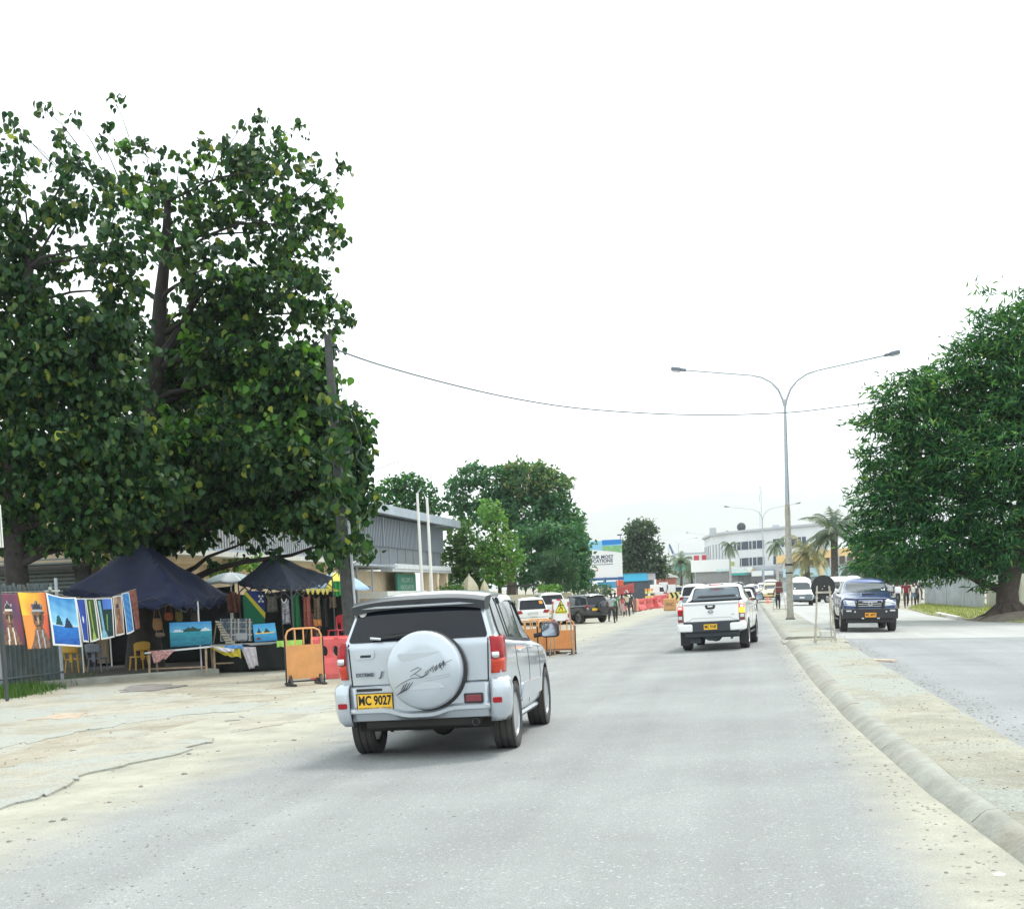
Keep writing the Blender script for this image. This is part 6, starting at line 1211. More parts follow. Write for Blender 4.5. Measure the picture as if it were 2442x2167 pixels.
v1, _ = van('white high-roof minibus with dark bumper driving towards us behind the tall lamp post'); place(v1, xat(1909, 101), 101.0, math.pi)
v2 = copy_tree(v1, label='white minibus partly hidden behind the blue pickup'); place(v2, xat(2032, 100), 100.0, math.pi - .12); v2['group'] = v1['group'] = 'white minibuses coming the other way'
v3 = copy_tree(v1, label='white minibus turned side-on farther back beside the low palm'); place(v3, xat(1990, 112), 112.0, math.pi * .72); v3['group'] = 'white minibuses coming the other way'

# ---------------------------------------------------------------- generic hatch / suv for the parked and distant ones
def suv2(paint, label, rear='plain', spare=False, plate_m=YEL, h=1.70, group=None, lowpoly=True, name='suv', W=.9, L=2.2, lamp=REDL):
    t = thing(name, label, 'car', group=group); k = h / 1.7
    S = [(-L, .34, .85 * W / .9, .45, 1.0 * k, .8 * W / .9, 1.50 * k, .62, 1.60 * k), (-L + .12, .34, .88 * W / .9, .4, 1.0 * k, .81 * W / .9, 1.52 * k, .63, 1.63 * k), (-L + .7, .05, W, .34, 1.0 * k, .83 * W / .9, 1.58 * k, .64, 1.69 * k), (-.3, 0, W, .3, .97 * k, .83 * W / .9, 1.59 * k, .64, 1.70 * k), (.3, -.1, W, .3, .95 * k, .82 * W / .9, 1.55 * k, .63, 1.66 * k),
         (.62, -.2, W, .3, .94 * k, .81 * W / .9, 1.30 * k, .64, 1.38 * k), (1.05, 0, W, .3, .92 * k, .8 * W / .9, .98 * k, .7, 1.02 * k), (1.6, 0, W * .99, .33, .9 * k, .78 * W / .9, .94 * k, .66, .97 * k), (L - .2, 0, W * .94, .36, .80 * k, .72 * W / .9, .84 * k, .6, .88 * k), (L, 0, W * .85, .4, .7 * k, .64 * W / .9, .74 * k, .55, .76 * k)]
    wb = L * .61
    body, B = car_body(S, 2, .5, paint=paint, parent=t, arches=[(W - .07, -wb, .40), (W - .07, wb, .40)])
    decal(B, 'rear', [(-.70, 1.05 * k), (.70, 1.05 * k), (.60, 1.5 * k), (-.60, 1.5 * k)], GLASS, 'rear_window', t, .01, .1, .06)
    strip(B, 'rear', [(-.62, 1.56 * k), (.62, 1.56 * k)], .07, paint, 'roof_spoiler', t, .09)
    strip(B, 'rear', [(-.8, .68), (.8, .68)], .016, SEAM, 'panel_seam', t)
    for s, vw in ((1, 'right'), (-1, 'left')):
        if rear == 'wide': decal(B, 'rear', [(s * .52, .86 * k), (s * .86, .84 * k), (s * .87, 1.0 * k), (s * .6, 1.02 * k)], lamp, 'tail_lamp', t, .02, .06, .02)
        else:
            l_ = decal(B, 'rear', [(s * .64, 1.02 * k), (s * .86, 1.0 * k), (s * .87, .9 * k), (s * .72, .86 * k)], lamp, 'tail_lamp', t, .02, .06, .02); decal(B, 'rear', [(s * .72, .86 * k), (s * .82, .885 * k), (s * .74, .76 * k)], CLEAR, 'reversing_lens', t, .02, .05)
        decal(B, vw, [(-L + .55, 1.08 * k), (.78, .99 * k), (.3, 1.5 * k), (-1.3, 1.54 * k)], GLASS2, 'side_window', t, .007, .1, .05)
        for y in (-1.1, -.15): strip(B, vw, [(y, 1.04 * k), (y - .03, 1.52 * k)], .07, paint if y < -1 else BLK, 'window_pillar', t, .012)
        for y in (-.95, -.12, .82): strip(B, vw, [(y, 1.0 * k), (y, .4)], .012, SEAM, 'door_seam', t)
        for wy in (-wb, wb): wheel(t, s * (W - .11), wy, .355, .22, s, 6, False)
        mirror_part(t, s, .62, 1.06 * k, W - .02, paint, w=.2, h=.15, glass=False)
        decal(B, 'front', [(s * .42, .66 * k), (s * .78, .70 * k), (s * .8, .80 * k), (s * .45, .76 * k)], CLEAR, 'headlight', t, .012, .08, .03)
    decal(B, 'front', [(-.66, .98 * k), (.66, .98 * k), (.58, 1.48 * k), (-.58, 1.48 * k)], GLASS2, 'windscreen', t, .008, .1, .06)
    decal(B, 'front', [(-.36, .6 * k), (.36, .6 * k), (.38, .72 * k), (-.38, .72 * k)], BLK, 'grille', t, .01, .1, .03)
    q = MB(); q.box((0, 0, .36), (1.4, 2 * L - .5, .14)); q.obj('underbody', UNDER, t)
    if spare:
        q = MB(); q.lathe([(.34, -L + .02), (.36, -L - .05), (.355, -L - .18), (.32, -L - .21), (0, -L - .215)], 32, 'y', (.22, 0, .92)); q.obj('spare_wheel_cover', paint, t, True)
    if plate_m: q = MB(); q.box((-.3 if spare else 0, -L - .045, .78 if not spare else .80), (.36, .02, .14)); p_ = q.obj('number_plate', plate_m, t)
    return t, B
p, _ = suv2(WHT, 'white parked car with an orange sticker on its rear window', rear='wide', plate_m=mat('blank_plate', (.72, .72, .7), .5), h=1.76, W=.87, L=2.05, name='parked_car')
decal(_, 'rear', [(.38, 1.36), (.56, 1.36), (.53, 1.52), (.36, 1.52)], mat('orange_sticker', (.9, .35, .05), .5), 'sticker', p, .02)
decal(_, 'rear', [(-.28, .80), (.28, .80), (.28, .94), (-.28, .94)], mat('recess_grey', (.55, .56, .56), .6), 'plate_recess', p, .008)
PARK = 'cars parked side by side on the verge'; p['group'] = PARK
def gpu(u, y): return xat(u, y)
def park(t, u, v, rz, dz=0):
    q = gp(u, v); place(t, q.x, q.y, rz); t['group'] = PARK
px_, py_ = xat(1268, 63), 63.0; place(p, xat(1256, 68), 68.0, R_(18))
p2, _ = suv2(WHT, 'tall white parked car with a raised roof rack, half hidden behind the orange-stickered one', rear='wide', h=1.98, name='parked_car', L=2.35, W=.93); place(p2, xat(1303, 78), 78, R_(18)); p2['group'] = PARK
q = MB()
for s in (-1, 1): q.tube([(s * .6, -1.4, 1.94), (s * .6, -1.2, 2.03), (s * .6, .1, 2.03), (s * .6, .2, 1.95)], .02, 6)
q.obj('roof_rail', BLK, p2, True)
p3, _ = suv2(GRYP, 'dark grey parked car behind the pedestrian warning sign', rear='plain', h=1.5, name='parked_car', L=2.1, W=.88, plate_m=None); place(p3, xat(1336, 78), 80, R_(-158)); p3['group'] = PARK
p4, _ = suv2(BLKP, 'black parked off-roader with spare wheel on its tailgate', spare=True, h=1.76, name='parked_car', L=2.2); place(p4, xat(1378, 77), 77, R_(40)); p4['group'] = PARK
# distant traffic (each its own copy of a few kinds)
TR = 'traffic in the distance'
d1, _ = suv2(GRYP, 'dark grey car ahead of the white pickup, a red tail lamp lit', h=1.62, name='car', group=TR); place(d1, xat(1782, 118), 118.0, 0)
d2, _ = suv2(WHT, 'white car', h=1.48, name='car', group=TR, rear='wide')
place(d2, xat(1770, 84), 84.0, -.03); d2['label'] = 'white car just beyond the mirror of the white pickup'
d3, _ = suv2(mat('cream_yellow_paint', (.7, .58, .3), .4, coat=.6), 'cream and white taxi facing us left of the white minibus', h=1.75, name='car', group=TR); place(d3, xat(1838, 132), 132.0, math.pi)
def cp(src, u, y, rz, label, dx=0):
    c = copy_tree(src, label=label); place(c, xat(u, y) + dx, y, rz); c['group'] = TR; return c
cp(d2, 1930, 118, math.pi, 'white car between the white minibuses')
cp(d2, 1795, 150, math.pi, 'white car facing us near the second lamp post, left one')
cp(d2, 1822, 158, math.pi, 'white car facing us right behind the second lamp post')
cp(p2, 1838, 145, math.pi, 'tall white car facing us behind the cream taxi')
cp(d1, 1760, 165, 0, 'dark car far ahead under the flat facade')
cp(d2, 1700, 120, .1, 'white car far ahead over the roof of the white pickup, left one')
cp(d2, 1666, 135, .1, 'white car far ahead beyond the chevron board')
cp(d1, 1640, 150, .1, 'dark car far ahead beyond the chevron board')
cp(d2, 1725, 150, .05, 'white car far ahead over the roof of the white pickup, right one')
cp(d1, 1612, 160, .2, 'dark car far ahead beside the red barriers')
cp(p2, 1560, 150, .3, 'tall white car beyond the red barriers')
cp(d1, 1545, 175, .3, 'dark car at the head of the red barriers')
cp(d2, 1455, 118, 1.4, 'white car seen side-on under the blue kiosk sign')
cp(p2, 1662, 84, -.05, 'tall white car queuing just left of the white pickup')
# ================================================================ MARKET STALLS
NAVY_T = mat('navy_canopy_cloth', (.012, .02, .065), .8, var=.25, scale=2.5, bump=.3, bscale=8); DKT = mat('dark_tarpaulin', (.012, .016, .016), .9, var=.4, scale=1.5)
def ug(x, y): return gz(x, y)
def tent(name, label, corners, zc, apex, m_, val=.22, sag=.16, legs=True, cat='tent', wr=.03, seed=1):
    t = thing(name, label, cat, (0, 0, 0)); c = [Vector(q) for q in corners]; rr = random.Random(seed); ph = [rr.uniform(0, 6) for _ in range(6)]
    def f(a, b_):
        u, v = 2 * a - 1, 2 * b_ - 1; s = max(abs(u), abs(v)); p = (c[0] * (1 - a) * (1 - b_) + c[1] * a * (1 - b_) + c[2] * a * b_ + c[3] * (1 - a) * b_)
        cen = sum(c, Vector((0, 0, 0))) / 4; z0 = sum((c[i].z * w_ for i, w_ in enumerate(((1 - a) * (1 - b_), a * (1 - b_), a * b_, (1 - a) * b_)))); 
        e = min(abs(u), abs(v)) / max(s, 1e-6); q = 1 - s; h = (apex[2] - z0) * (q ** 1.12) - sag * (1 - e * e) * s * (1 + .3 * math.sin(3 * u + ph[0])) - sag * .8 * math.sin(q * math.pi) * (1 - e)
        x = p.x + (apex[0] - cen.x) * q; y = p.y + (apex[1] - cen.y) * q
        wz = wr * (math.sin(9 * u + 4 * v + ph[1]) + math.sin(7 * v - 5 * u + ph[2]) * .7 + .5 * math.sin(19 * u * v + ph[3]))
        return (x, y, z0 + h + wz * (1 - q * .6))
    mb = MB(); mb.grid(28, 28, f); cl = mb.obj('canopy', m_, t, True, solid=.008)
    E_ = [(lambda q, k=k: f(*[(q, 0), (1, q), (1 - q, 1), (0, 1 - q)][k])) for k in range(4)]
    mb = MB()
    for k in range(4):
        vs = []
        for i in range(29):
            p = Vector(E_[k](i / 28)); d_ = val * (1 + .35 * math.sin(i * 1.3 + k * 2 + ph[4])); o_ = .03 * math.sin(i * 2.1)
            vs += [tuple(p), (p.x + o_, p.y - .02 + o_, p.z - d_)]
        mb.add(vs, [(2 * i, 2 * i + 2, 2 * i + 3, 2 * i + 1) for i in range(28)])
    mb.obj('valance', m_, t, True, solid=.006)
    if legs:
        for p in c: p = p + Vector((0, .9 if (legs == 1 and p.y < 37) else 0, 0)); mb = MB(); mb.tube([(p.x, p.y, gz(p.x, p.y) + .1), (p.x, p.y, p.z - .05)], .022, 6); mb.obj('leg', W_ if legs == 1 else DSTEEL, t, True)
    mb = MB()
    for k in range(4):
        a, b_ = c[k], c[(k + 1) % 4]; n = 4
        for i in range(n):
            p, q = a.lerp(b_, i / n), a.lerp(b_, (i + 1) / n); mb.tube([p - Vector((0, 0, .35 * (i % 2))), q - Vector((0, 0, .35 * ((i + 1) % 2)))], .014, 5); mb.tube([p - Vector((0, 0, .35 * ((i + 1) % 2))), q - Vector((0, 0, .35 * (i % 2)))], .014, 5)
    mb.obj('truss', DSTEEL, t, True); return t
def A(u, v, y): return at(u, v, y)
tent('canopy_tent', 'large sagging navy blue canopy over the painting stall', [A(150, 1404, 35.2), A(440, 1430, 35.0), A(548, 1418, 38.6), A(255, 1404, 39.6)], 0, tuple(A(330, 1288, 37.3)), NAVY_T, val=.2, sag=.12, legs=1, wr=.035, seed=2)
tent('canopy_tent', 'smaller pointed dark canopy with a folding truss frame beside the leaning pole', [A(568, 1386, 38.6), A(694, 1400, 36.2), A(792, 1374, 38.4), A(668, 1376, 41.2)], 0, tuple(A(649, 1318, 38.6)), mat('charcoal_canopy', (.035, .045, .075), .75, var=.2, scale=3), val=.08, sag=.1, legs=2, wr=.015, seed=5)
# added dark back sheets that stand in for the shade inside the stalls
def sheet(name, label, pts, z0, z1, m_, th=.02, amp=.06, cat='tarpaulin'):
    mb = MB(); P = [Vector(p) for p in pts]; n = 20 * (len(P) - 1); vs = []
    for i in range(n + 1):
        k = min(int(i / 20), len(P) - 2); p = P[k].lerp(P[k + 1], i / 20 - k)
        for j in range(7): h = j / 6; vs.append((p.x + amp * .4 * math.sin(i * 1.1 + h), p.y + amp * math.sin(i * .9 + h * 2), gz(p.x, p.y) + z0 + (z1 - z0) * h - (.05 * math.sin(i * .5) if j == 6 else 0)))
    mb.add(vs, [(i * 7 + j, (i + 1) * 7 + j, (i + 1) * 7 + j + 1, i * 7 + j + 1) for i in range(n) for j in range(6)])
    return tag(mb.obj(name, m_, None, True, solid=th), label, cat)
sheet('tarpaulin', 'added dark sheet standing in for the shade at the back of the painting stall', [(xat(150, 40.5), 40.5), (xat(560, 41.5), 41.5)], .1, 2.6, DKT)
sheet('tarpaulin', 'added dark sheet standing in for the shade behind the hanging dresses', [(xat(555, 42.5), 42.5), (xat(850, 42.5), 42.5)], .1, 2.35, DKT)
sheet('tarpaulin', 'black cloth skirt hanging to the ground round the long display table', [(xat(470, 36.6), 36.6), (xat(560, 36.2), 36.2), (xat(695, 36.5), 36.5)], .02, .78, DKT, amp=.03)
tag(sheet('tarpaulin', 'rusty brown cloth knotted between the two canopies', [(xat(540, 38.2), 38.2), (xat(572, 37.6), 37.6)], 1.75, 2.35, mat('brown_cloth', (.12, .05, .035), .85, var=.3), amp=.1), None)
# ---- painted pictures: colours come from a small painter per picture
def colmesh(name, nu, nv, fn, cf, parent=None, rough=.7):
    mn = 'painted_canvas_%d' % int(rough * 10)
    if mn not in MATS:
        mt = bpy.data.materials.new(mn); mt.use_nodes = True; MATS[mn] = mt; b = mt.node_tree.nodes['Principled BSDF']; b.inputs['Roughness'].default_value = rough
        a = mt.node_tree.nodes.new('ShaderNodeVertexColor'); a.layer_name = 'paint'; mt.node_tree.links.new(a.outputs['Color'], b.inputs['Base Color'])
    mb = MB(); mb.grid(nu, nv, fn); o = mb.obj(name, MATS[mn], parent, True, solid=.006)
    me = o.data; ca = me.color_attributes.new('paint', 'FLOAT_COLOR', 'CORNER'); cols = np.zeros((len(me.loops), 4), np.float32); k = 0
    # faces keep grid order
    for pi, p in enumerate(me.polygons):
        j, i = divmod(pi, nu); c = cf((i + .5) / nu, (j + .5) / nv)
        for _ in p.loop_indices: cols[_] = (*c, 1)
    ca.data.foreach_set('color', cols.reshape(-1)); return o
def mixv(a, b_, t): t = max(0, min(1, t)); return tuple(x + (y - x) * t for x, y in zip(a, b_))
def h2(x, y, s=0): return (math.sin(x * 12.9 + y * 78.2 + s) * 43758.5) % 1
def sm(x, y, s): return .5 + .25 * math.sin(x * 9 + s) + .25 * math.sin(y * 11 + 2 * s + x * 4)
WHITEB = (.78, .78, .76)
def border(f, bw=.06, bh=.045):
    return lambda u, v: WHITEB if (u < bw or u > 1 - bw or v < bh or v > 1 - bh * .6) else f(u, v)
def portrait(bg, skin, cx=.5, band=(.75, .7, .65)):
    def f(u, v):
        x = (u - cx) / .22; y = (v - .56) / .24; n = .5 + .25 * math.sin(u * 31 + v * 13) + .25 * math.sin(v * 47 - u * 19); r = x * x + y * y
        c = bg(u, v)
        if v < .36 and abs(u - cx) < .18 + (.36 - v) * .9: c = mixv(skin, (.03, .02, .02), .15 + n * .5)
        if v < .34 and abs(abs(u - cx) - .14 + (v - .1) * .1) < .03: c = band
        if r < 1:
            c = mixv(skin, (.02, .015, .01), .1 + .5 * n + .25 * (x > .2))
            if .5 < v < .56 + .03 and .25 < abs(x) < .65: c = (.02, .02, .02)
            if abs(x) < .16 and .44 < v < .56: c = mixv(skin, (1, .9, .8), .25)
            if abs(x) < .35 and .395 < v < .425: c = (.05, .02, .02)
            if v > .66: c = band if v < .70 else (.04, .04, .05)
        elif r < 1.7 and v > .62: c = mixv((.04, .035, .04), band, .35 + .35 * math.sin(math.atan2(y, x) * 16)) if r < 1.35 + .3 * math.sin(math.atan2(y, x) * 9) else c
        return c
    return f
def sea(sky1, sky2, water1, water2, hz=.45, isl=()):
    def f(u, v):
        c = mixv(sky1, sky2, (v - hz) / (1 - hz) + .3 * (sm(u * 2, v * 3, 1) - .5)) if v > hz else mixv(water1, water2, (hz - v) / hz + .5 * (h2(round(u * 9), round(v * 40)) - .5))
        if abs(v - hz) < .012: c = mixv(c, (.7, .85, .9), .6)
        for (a, b_, w_, h, cc) in isl:
            if v > b_ and v < b_ + h * (1 - abs(u - a) / w_) * (.7 + .5 * h2(round(u * 20), 1)): c = cc
        return c
    return f
def falls(base, stream, sx):
    def f(u, v):
        n = h2(round(u * 14), round(v * 22)); c = mixv(base, (.01, .02, .01), n * .7)
        if abs(u - sx) < .07 + (.25 - v if v < .25 else 0) * .8 and v < .95: c = mixv(stream, base, .15 + .3 * n)
        return c
    return f
def picture(label, quad, y0, y1, cf, nu=26, nv=36, cat='painting', wave=.03, name='painting', top_sag=0.0, par=None):
    (a, b_, c, d_) = quad     # photo corners: top-left, top-right, bottom-right, bottom-left
    TL, TR, BR, BL = A(*a, y0), A(*b_, y1), A(*c, y1 - .02), A(*d_, y0 - .02)
    o0 = (TL + TR + BR + BL) / 4
    def f(u, v):
        p = (BL * (1 - u) + BR * u) * (1 - v) + (TL * (1 - u) + TR * u) * v; dx = (TR - TL).normalized(); nn = Vector((dx.y, -dx.x, 0))
        p = p + nn * (wave * math.sin(u * 5 + v * 2.2) * (1.2 - v)) - Vector((0, 0, top_sag * 4 * u * (1 - u) * v)); return tuple(p - o0)
    o = colmesh(name, nu, nv, f, cf, par); o.location = o0; return tag(o, label, cat)
def Z1(x, y): return (x * .248, 1250 + y * .248)
def Z2(x, y): return (400 + x * .248, 1250 + y * .248)
mar = lambda u, v: mixv((.22, .06, .08), (.10, .05, .12), sm(u, v, 2) + .2 * (v - .5)); ora = lambda u, v: mixv(mixv((.75, .28, .06), (.85, .55, .05), sm(u, v, 1) * (v > .6) * 1.4), (.62, .07, .06), (u - .3) * 1.2 - (v - .6) * .3)
HP = 'unframed paintings pegged on the line'
Q = [('maroon portrait painting of a bearded man in a headdress, first on the line', [(-20, 665), (170, 665), (255, 1160), (20, 1160)], portrait(mar, (.30, .17, .10), .42), 0),
     ('orange and red portrait painting of a man, second on the line', [(168, 655), (430, 655), (500, 1190), (268, 1200)], portrait(ora, (.28, .16, .10), .62, (.35, .4, .45)), 0),
     ('wide blue seascape painting with two dark rock islands on the line', [(438, 655), (728, 700), (802, 1180), (510, 1165)], border(sea((.25, .6, .85), (.03, .22, .55), (.02, .2, .6), (.01, .07, .35), .42, [(.3, .42, .14, .26, (.01, .07, .08)), (.62, .38, .16, .3, (.01, .03, .08))])), .05),
     ('narrow night-blue painting with a pale moon on the line', [(728, 712), (815, 712), (865, 1135), (802, 1130)], border(lambda u, v: (.7, .75, .85) if (u - .5) ** 2 * 1.0 + (v - .52) ** 2 * 3 < .02 else mixv((.02, .05, .3), (.02, .08, .4), sm(u, v, 3)), .05), 0),
     ('narrow green painting of a yellow waterfall on the line', [(820, 712), (905, 712), (970, 1108), (868, 1135)], border(falls((.05, .12, .03), (.5, .6, .15), .42), .09), 0),
     ('dark painting of a pale waterfall with bamboo leaves on the line', [(912, 712), (1075, 705), (1110, 1085), (974, 1110)], border(lambda u, v: (.25, .5, .12) if abs(u - .55 - (v - .3) * .25) < .03 and .2 < v < .6 else (mixv((.05, .12, .5), (.1, .25, .7), u) if v > .72 and u > .4 else falls((.01, .05, .07), (.3, .6, .75), .22)(u, v)), .05), 0),
     ('narrow brown portrait painting with a bare-chested man on the line', [(1082, 695), (1165, 680), (1208, 1055), (1112, 1075)], border(portrait(lambda u, v: mixv((.2, .12, .12), (.5, .35, .25), sm(u, v, 5)), (.42, .2, .1), .45, (.25, .14, .1)), .06), 0),
     ('narrow plain blue sea painting near the end of the line', [(1167, 665), (1238, 650), (1300, 1028), (1218, 1058)], border(lambda u, v: mixv((.03, .14, .42), (.08, .3, .6), sm(u * 2, v * 3, 4)), .05), 0),
     ('dark maroon patterned cloth at the end of the painting line', [(1242, 640), (1305, 625), (1355, 995), (1302, 1012)], lambda u, v: mixv((.12, .03, .03), (.25, .1, .07), h2(round(u * 5), round(v * 14))), 0)]
yy0 = 28.9
for i, (lab, q, cf, sag_) in enumerate(Q):
    f0, f1 = q[0][0] / 1300, q[1][0] / 1300; ya, yb = 28.9 + 4.6 * max(0, f0), 28.9 + 4.6 * f1
    o = picture(lab, [Z1(*p) for p in q], ya, yb, cf, nu=34, nv=50, top_sag=sag_, name='painting' if i < 8 else 'hanging_cloth'); o['group'] = HP
mb = MB(); LP = [A(*Z1(x, y), 28.9 + 4.6 * max(0, x / 1300)) for x, y in [(-60, 655), (160, 650), (430, 645), (520, 648), (620, 690), (720, 706), (900, 710), (1080, 695), (1240, 640), (1310, 620)]]
mb.tube(LP, .008, 5); tag(mb.obj('clothes_line', mat('rope', (.3, .28, .24), .9), None, True), 'thin sagging line the paintings are pegged to', 'line')
mb = MB(); c0 = A(*Z1(500, 640), 30.9); mb.box((0, 0, 0), (.42, .03, .05)); mb.box((-.05, 0, .04), (.07, .03, .13)); t = mb.obj('wooden_hanger', mat('pale_stick', (.5, .55, .5), .7)); t.location = c0; tag(t, 'short pale stick tied at the corner of the corrugated fence', 'stick')
picture('wide blue painting of a palm island standing on the front table', [Z2(15, 945), Z2(418, 930), Z2(430, 1155), Z2(25, 1182)], 35.3, 35.5, sea((.12, .4, .62), (.04, .25, .55), (.03, .28, .36), (.01, .12, .2), .6, [(.55, .6, .36, .22, (.02, .06, .05)), (.2, .62, .12, .12, (.55, .65, .7)), (.85, .62, .12, .14, (.55, .65, .7))]), nu=34, nv=20, wave=0)
picture('small blue and yellow painting of palm huts at sunset on the long table', [Z2(815, 962), Z2(1030, 945), Z2(1056, 1115), Z2(835, 1132)], 36.1, 36.3, sea((.1, .45, .75), (.05, .3, .6), (.05, .35, .6), (.03, .2, .45), .5, [(.25, .5, .1, .3, (.02, .03, .03)), (.6, .5, .14, .34, (.02, .04, .03)), (.5, .46, .5, .08, (.8, .55, .1)), (.2, .1, .14, .22, (.12, .05, .03))]), nu=26, nv=18, wave=0)
def rack(u, v): g = (round(u * 26) % 3 == 0) or (round(v * 18) % 5 == 0); return (.45, .42, .38) if g and h2(round(u * 26), 3) > .3 else mixv((.03, .05, .06), (.12, .16, .2), h2(round(u * 26), round(v * 18)))
picture('wire display rack hung with necklaces and a grey card on the long table', [Z2(505, 905), Z2(812, 905), Z2(812, 1120), Z2(505, 1125)], 37.0, 37.0, lambda u, v: (.42, .43, .45) if (.5 < u < .86 and .08 < v < .34) else rack(u, v), nu=40, nv=28, wave=0, cat='display rack', name='display_rack')
mb = MB(); e = [A(*Z2(455, 925), 36.2), A(*Z2(500, 935), 36.2), A(*Z2(640, 1165), 35.9), A(*Z2(570, 1170), 35.9)]; mb.prism(e, (0, .03, 0)); o = mb.obj('easel_board', mat('easel_beige', (.42, .38, .30), .8, var=.3, scale=12)); tag(o, 'leaning beige board of shell earrings on the front table', 'display board')
mb = MB()
for k in range(9): c = (e[0] + e[1]) / 2 * (1 - (k + .7) / 9.5) + (e[2] + e[3]) / 2 * ((k + .7) / 9.5); mb.box(tuple(c + Vector((0, -.03, 0))), (.2, .012, .02)); 
mb.obj('earring_rows', DGREY, o)
mb = MB(); mb.tube([A(*Z2(470, 930), 36.3), A(*Z2(440, 1140), 36.6)], .02, 6); mb.obj('back_strut', WOOD, o, True)
# tables
def table(label, pa, pb, y0, y1, dep, m_, h0=None, legs=True, lm=WOOD):
    a, b_ = A(*pa, y0), A(*pb, y1); t = thing('table', label, 'table', (0, 0, 0)); d_ = (b_ - a); nn = Vector((-d_.y, d_.x, 0)).normalized() * dep; mb = MB(); mb.prism([a, b_, b_ + nn, a + nn], (0, 0, .04)); mb.obj('table_top', m_, t)
    for q in (.06, .94):
        for w_ in (.1, .9):
            p = a.lerp(b_, q) + nn * w_; s = .12 * (1 if w_ > .5 else -1); mb = MB(); pt = nn.normalized() * s; mb.tube([(p.x, p.y, p.z), (p.x + pt.x, p.y + pt.y, gz(p.x, p.y) + .1)], .035, 6); mb.obj('leg', lm, t, True)
    z = (a.z + gz(a.x, a.y)) / 2 - .1; mb = MB(); p, q = a.lerp(b_, .06) + nn * .1, a.lerp(b_, .94) + nn * .1; mb.tube([(p.x, p.y, z), (q.x, q.y, z)], .025, 6); mb.obj('stretcher', lm, t, True); return t
table('rough wooden trestle table topped with white boards under the blue canopy', Z1(1390, 1245), Z1(2010, 1185), 34.8, 35.2, 1.0, mat('white_board_top', (.7, .72, .74), .5))
table('long display table with pale edge carrying the necklace rack', Z2(400, 1180), Z2(1060, 1150), 35.9, 36.6, 1.1, mat('table_edge_grey', (.5, .51, .52), .6))
def cloth(label, pts, y0, m_, name='cloth', amp=.03, cat='cloth', par=None, th=.01):
    """pts: top-left, top-right, bottom-right, bottom-left photo corners"""
    q = [A(*p, y0) for p in pts]; o0 = sum(q, Vector((0, 0, 0))) / 4
    def f(u, v):
        p = (q[3] * (1 - u) + q[2] * u) * (1 - v) + (q[0] * (1 - u) + q[1] * u) * v; return tuple(p - o0 + Vector((0, amp * math.sin(u * 17 + v) * (1.15 - v) - amp, .02 * math.sin(u * 11) * (1 - v))))
    mb = MB(); mb.grid(26, 14, f); o = mb.obj(name, m_, par, True, solid=th); o.location = o0; 
    return tag(o, label, cat) if label else o
YC_ = mat('yellow_print', (.62, .52, .06), .8, var=.25, scale=14); PC = mat('lilac_print', (.42, .36, .44), .85, col2=(.62, .6, .6), scale=16); RC = mat('red_print', (.35, .06, .08), .85, col2=(.6, .45, .42), scale=20)
cloth('red and white printed cloth hanging off the left end of the trestle table', [Z1(1450, 1215), Z1(1690, 1205), Z1(1600, 1290), Z1(1485, 1335)], 34.6, RC); cloth('yellow cloth draped along the front of the long table', [Z2(380, 1172), Z2(700, 1175), Z2(712, 1280), Z2(560, 1262)], 35.7, YC_)
cloth('lilac and white printed cloth hanging low off the long table', [Z2(705, 1178), Z2(850, 1178), Z2(878, 1352), Z2(790, 1392)], 35.7, PC); cloth('lime green cloth draped behind the orange barrier', [Z2(1048, 1120), Z2(1298, 1108), Z2(1303, 1172), Z2(1055, 1182)], 33.5, mat('lime_cloth', (.35, .62, .12), .7, var=.15))
cloth('bright blue sheet laid over the middle of the long table', [Z2(560, 1160), Z2(730, 1160), Z2(720, 1195), Z2(540, 1195)], 35.65, mat('blue_sheet', (.1, .3, .65), .6)); cloth('white printed sheet lying at the join of the two tables', [Z2(420, 1172), Z2(645, 1196), Z2(640, 1225), Z2(520, 1222)], 35.6, mat('white_sheet', (.7, .68, .75), .6))
# hanging dresses and shirts
def garment(label, q, y0, m_, neck=None, group='clothes hanging under the dark canopy', seed=1):
    (x0, y_0, x1, y_1) = q; a, b_ = A(*Z2(x0, y_0), y0), A(*Z2(x1, y_1), y0); cx = (a.x + b_.x) / 2; hw = (b_.x - a.x) / 2; H_ = a.z - b_.z
    t = thing('dress', label, 'garment', (cx, y0, b_.z), group=group)
    def f(u, v):
        w_ = hw * (1.0 - .25 * v + (.12 if v > .86 else 0)); x = (2 * u - 1) * w_; z = v * H_ - (.10 * H_ * math.cos((u - .5) * math.pi) if v > .93 else 0); return (x, .05 * math.sin(u * 15 + seed) * (1.1 - v) - .06 * math.cos((u - .5) * math.pi), z)
    mb = MB(); mb.grid(20, 16, f); o = mb.obj('fabric', m_, t, True, solid=.01)
    if neck: mb = MB(); mb.tube([(-hw * .6, -.07, H_ * 1.02), (-hw * .35, -.09, H_ * .9), (0, -.1, H_ * .84), (hw * .35, -.09, H_ * .9), (hw * .6, -.07, H_ * 1.02)], .03, 6, flat=.5); mb.obj('neckline', neck, t, True)
    mb = MB(); mb.tube([(-hw * .6, 0, H_), (0, 0, H_ + .07), (hw * .6, 0, H_)], .008, 4); mb.tube([(0, 0, H_ + .07), (0, 0, H_ + .16)], .006, 4); mb.obj('hanger', BLK, t, True); return t
garment('black and white printed dress with a white neckline', (1085, 720, 1182, 955), 36.9, mat('bw_print', (.02, .02, .03), .8, col2=(.5, .5, .55), scale=18), W_)
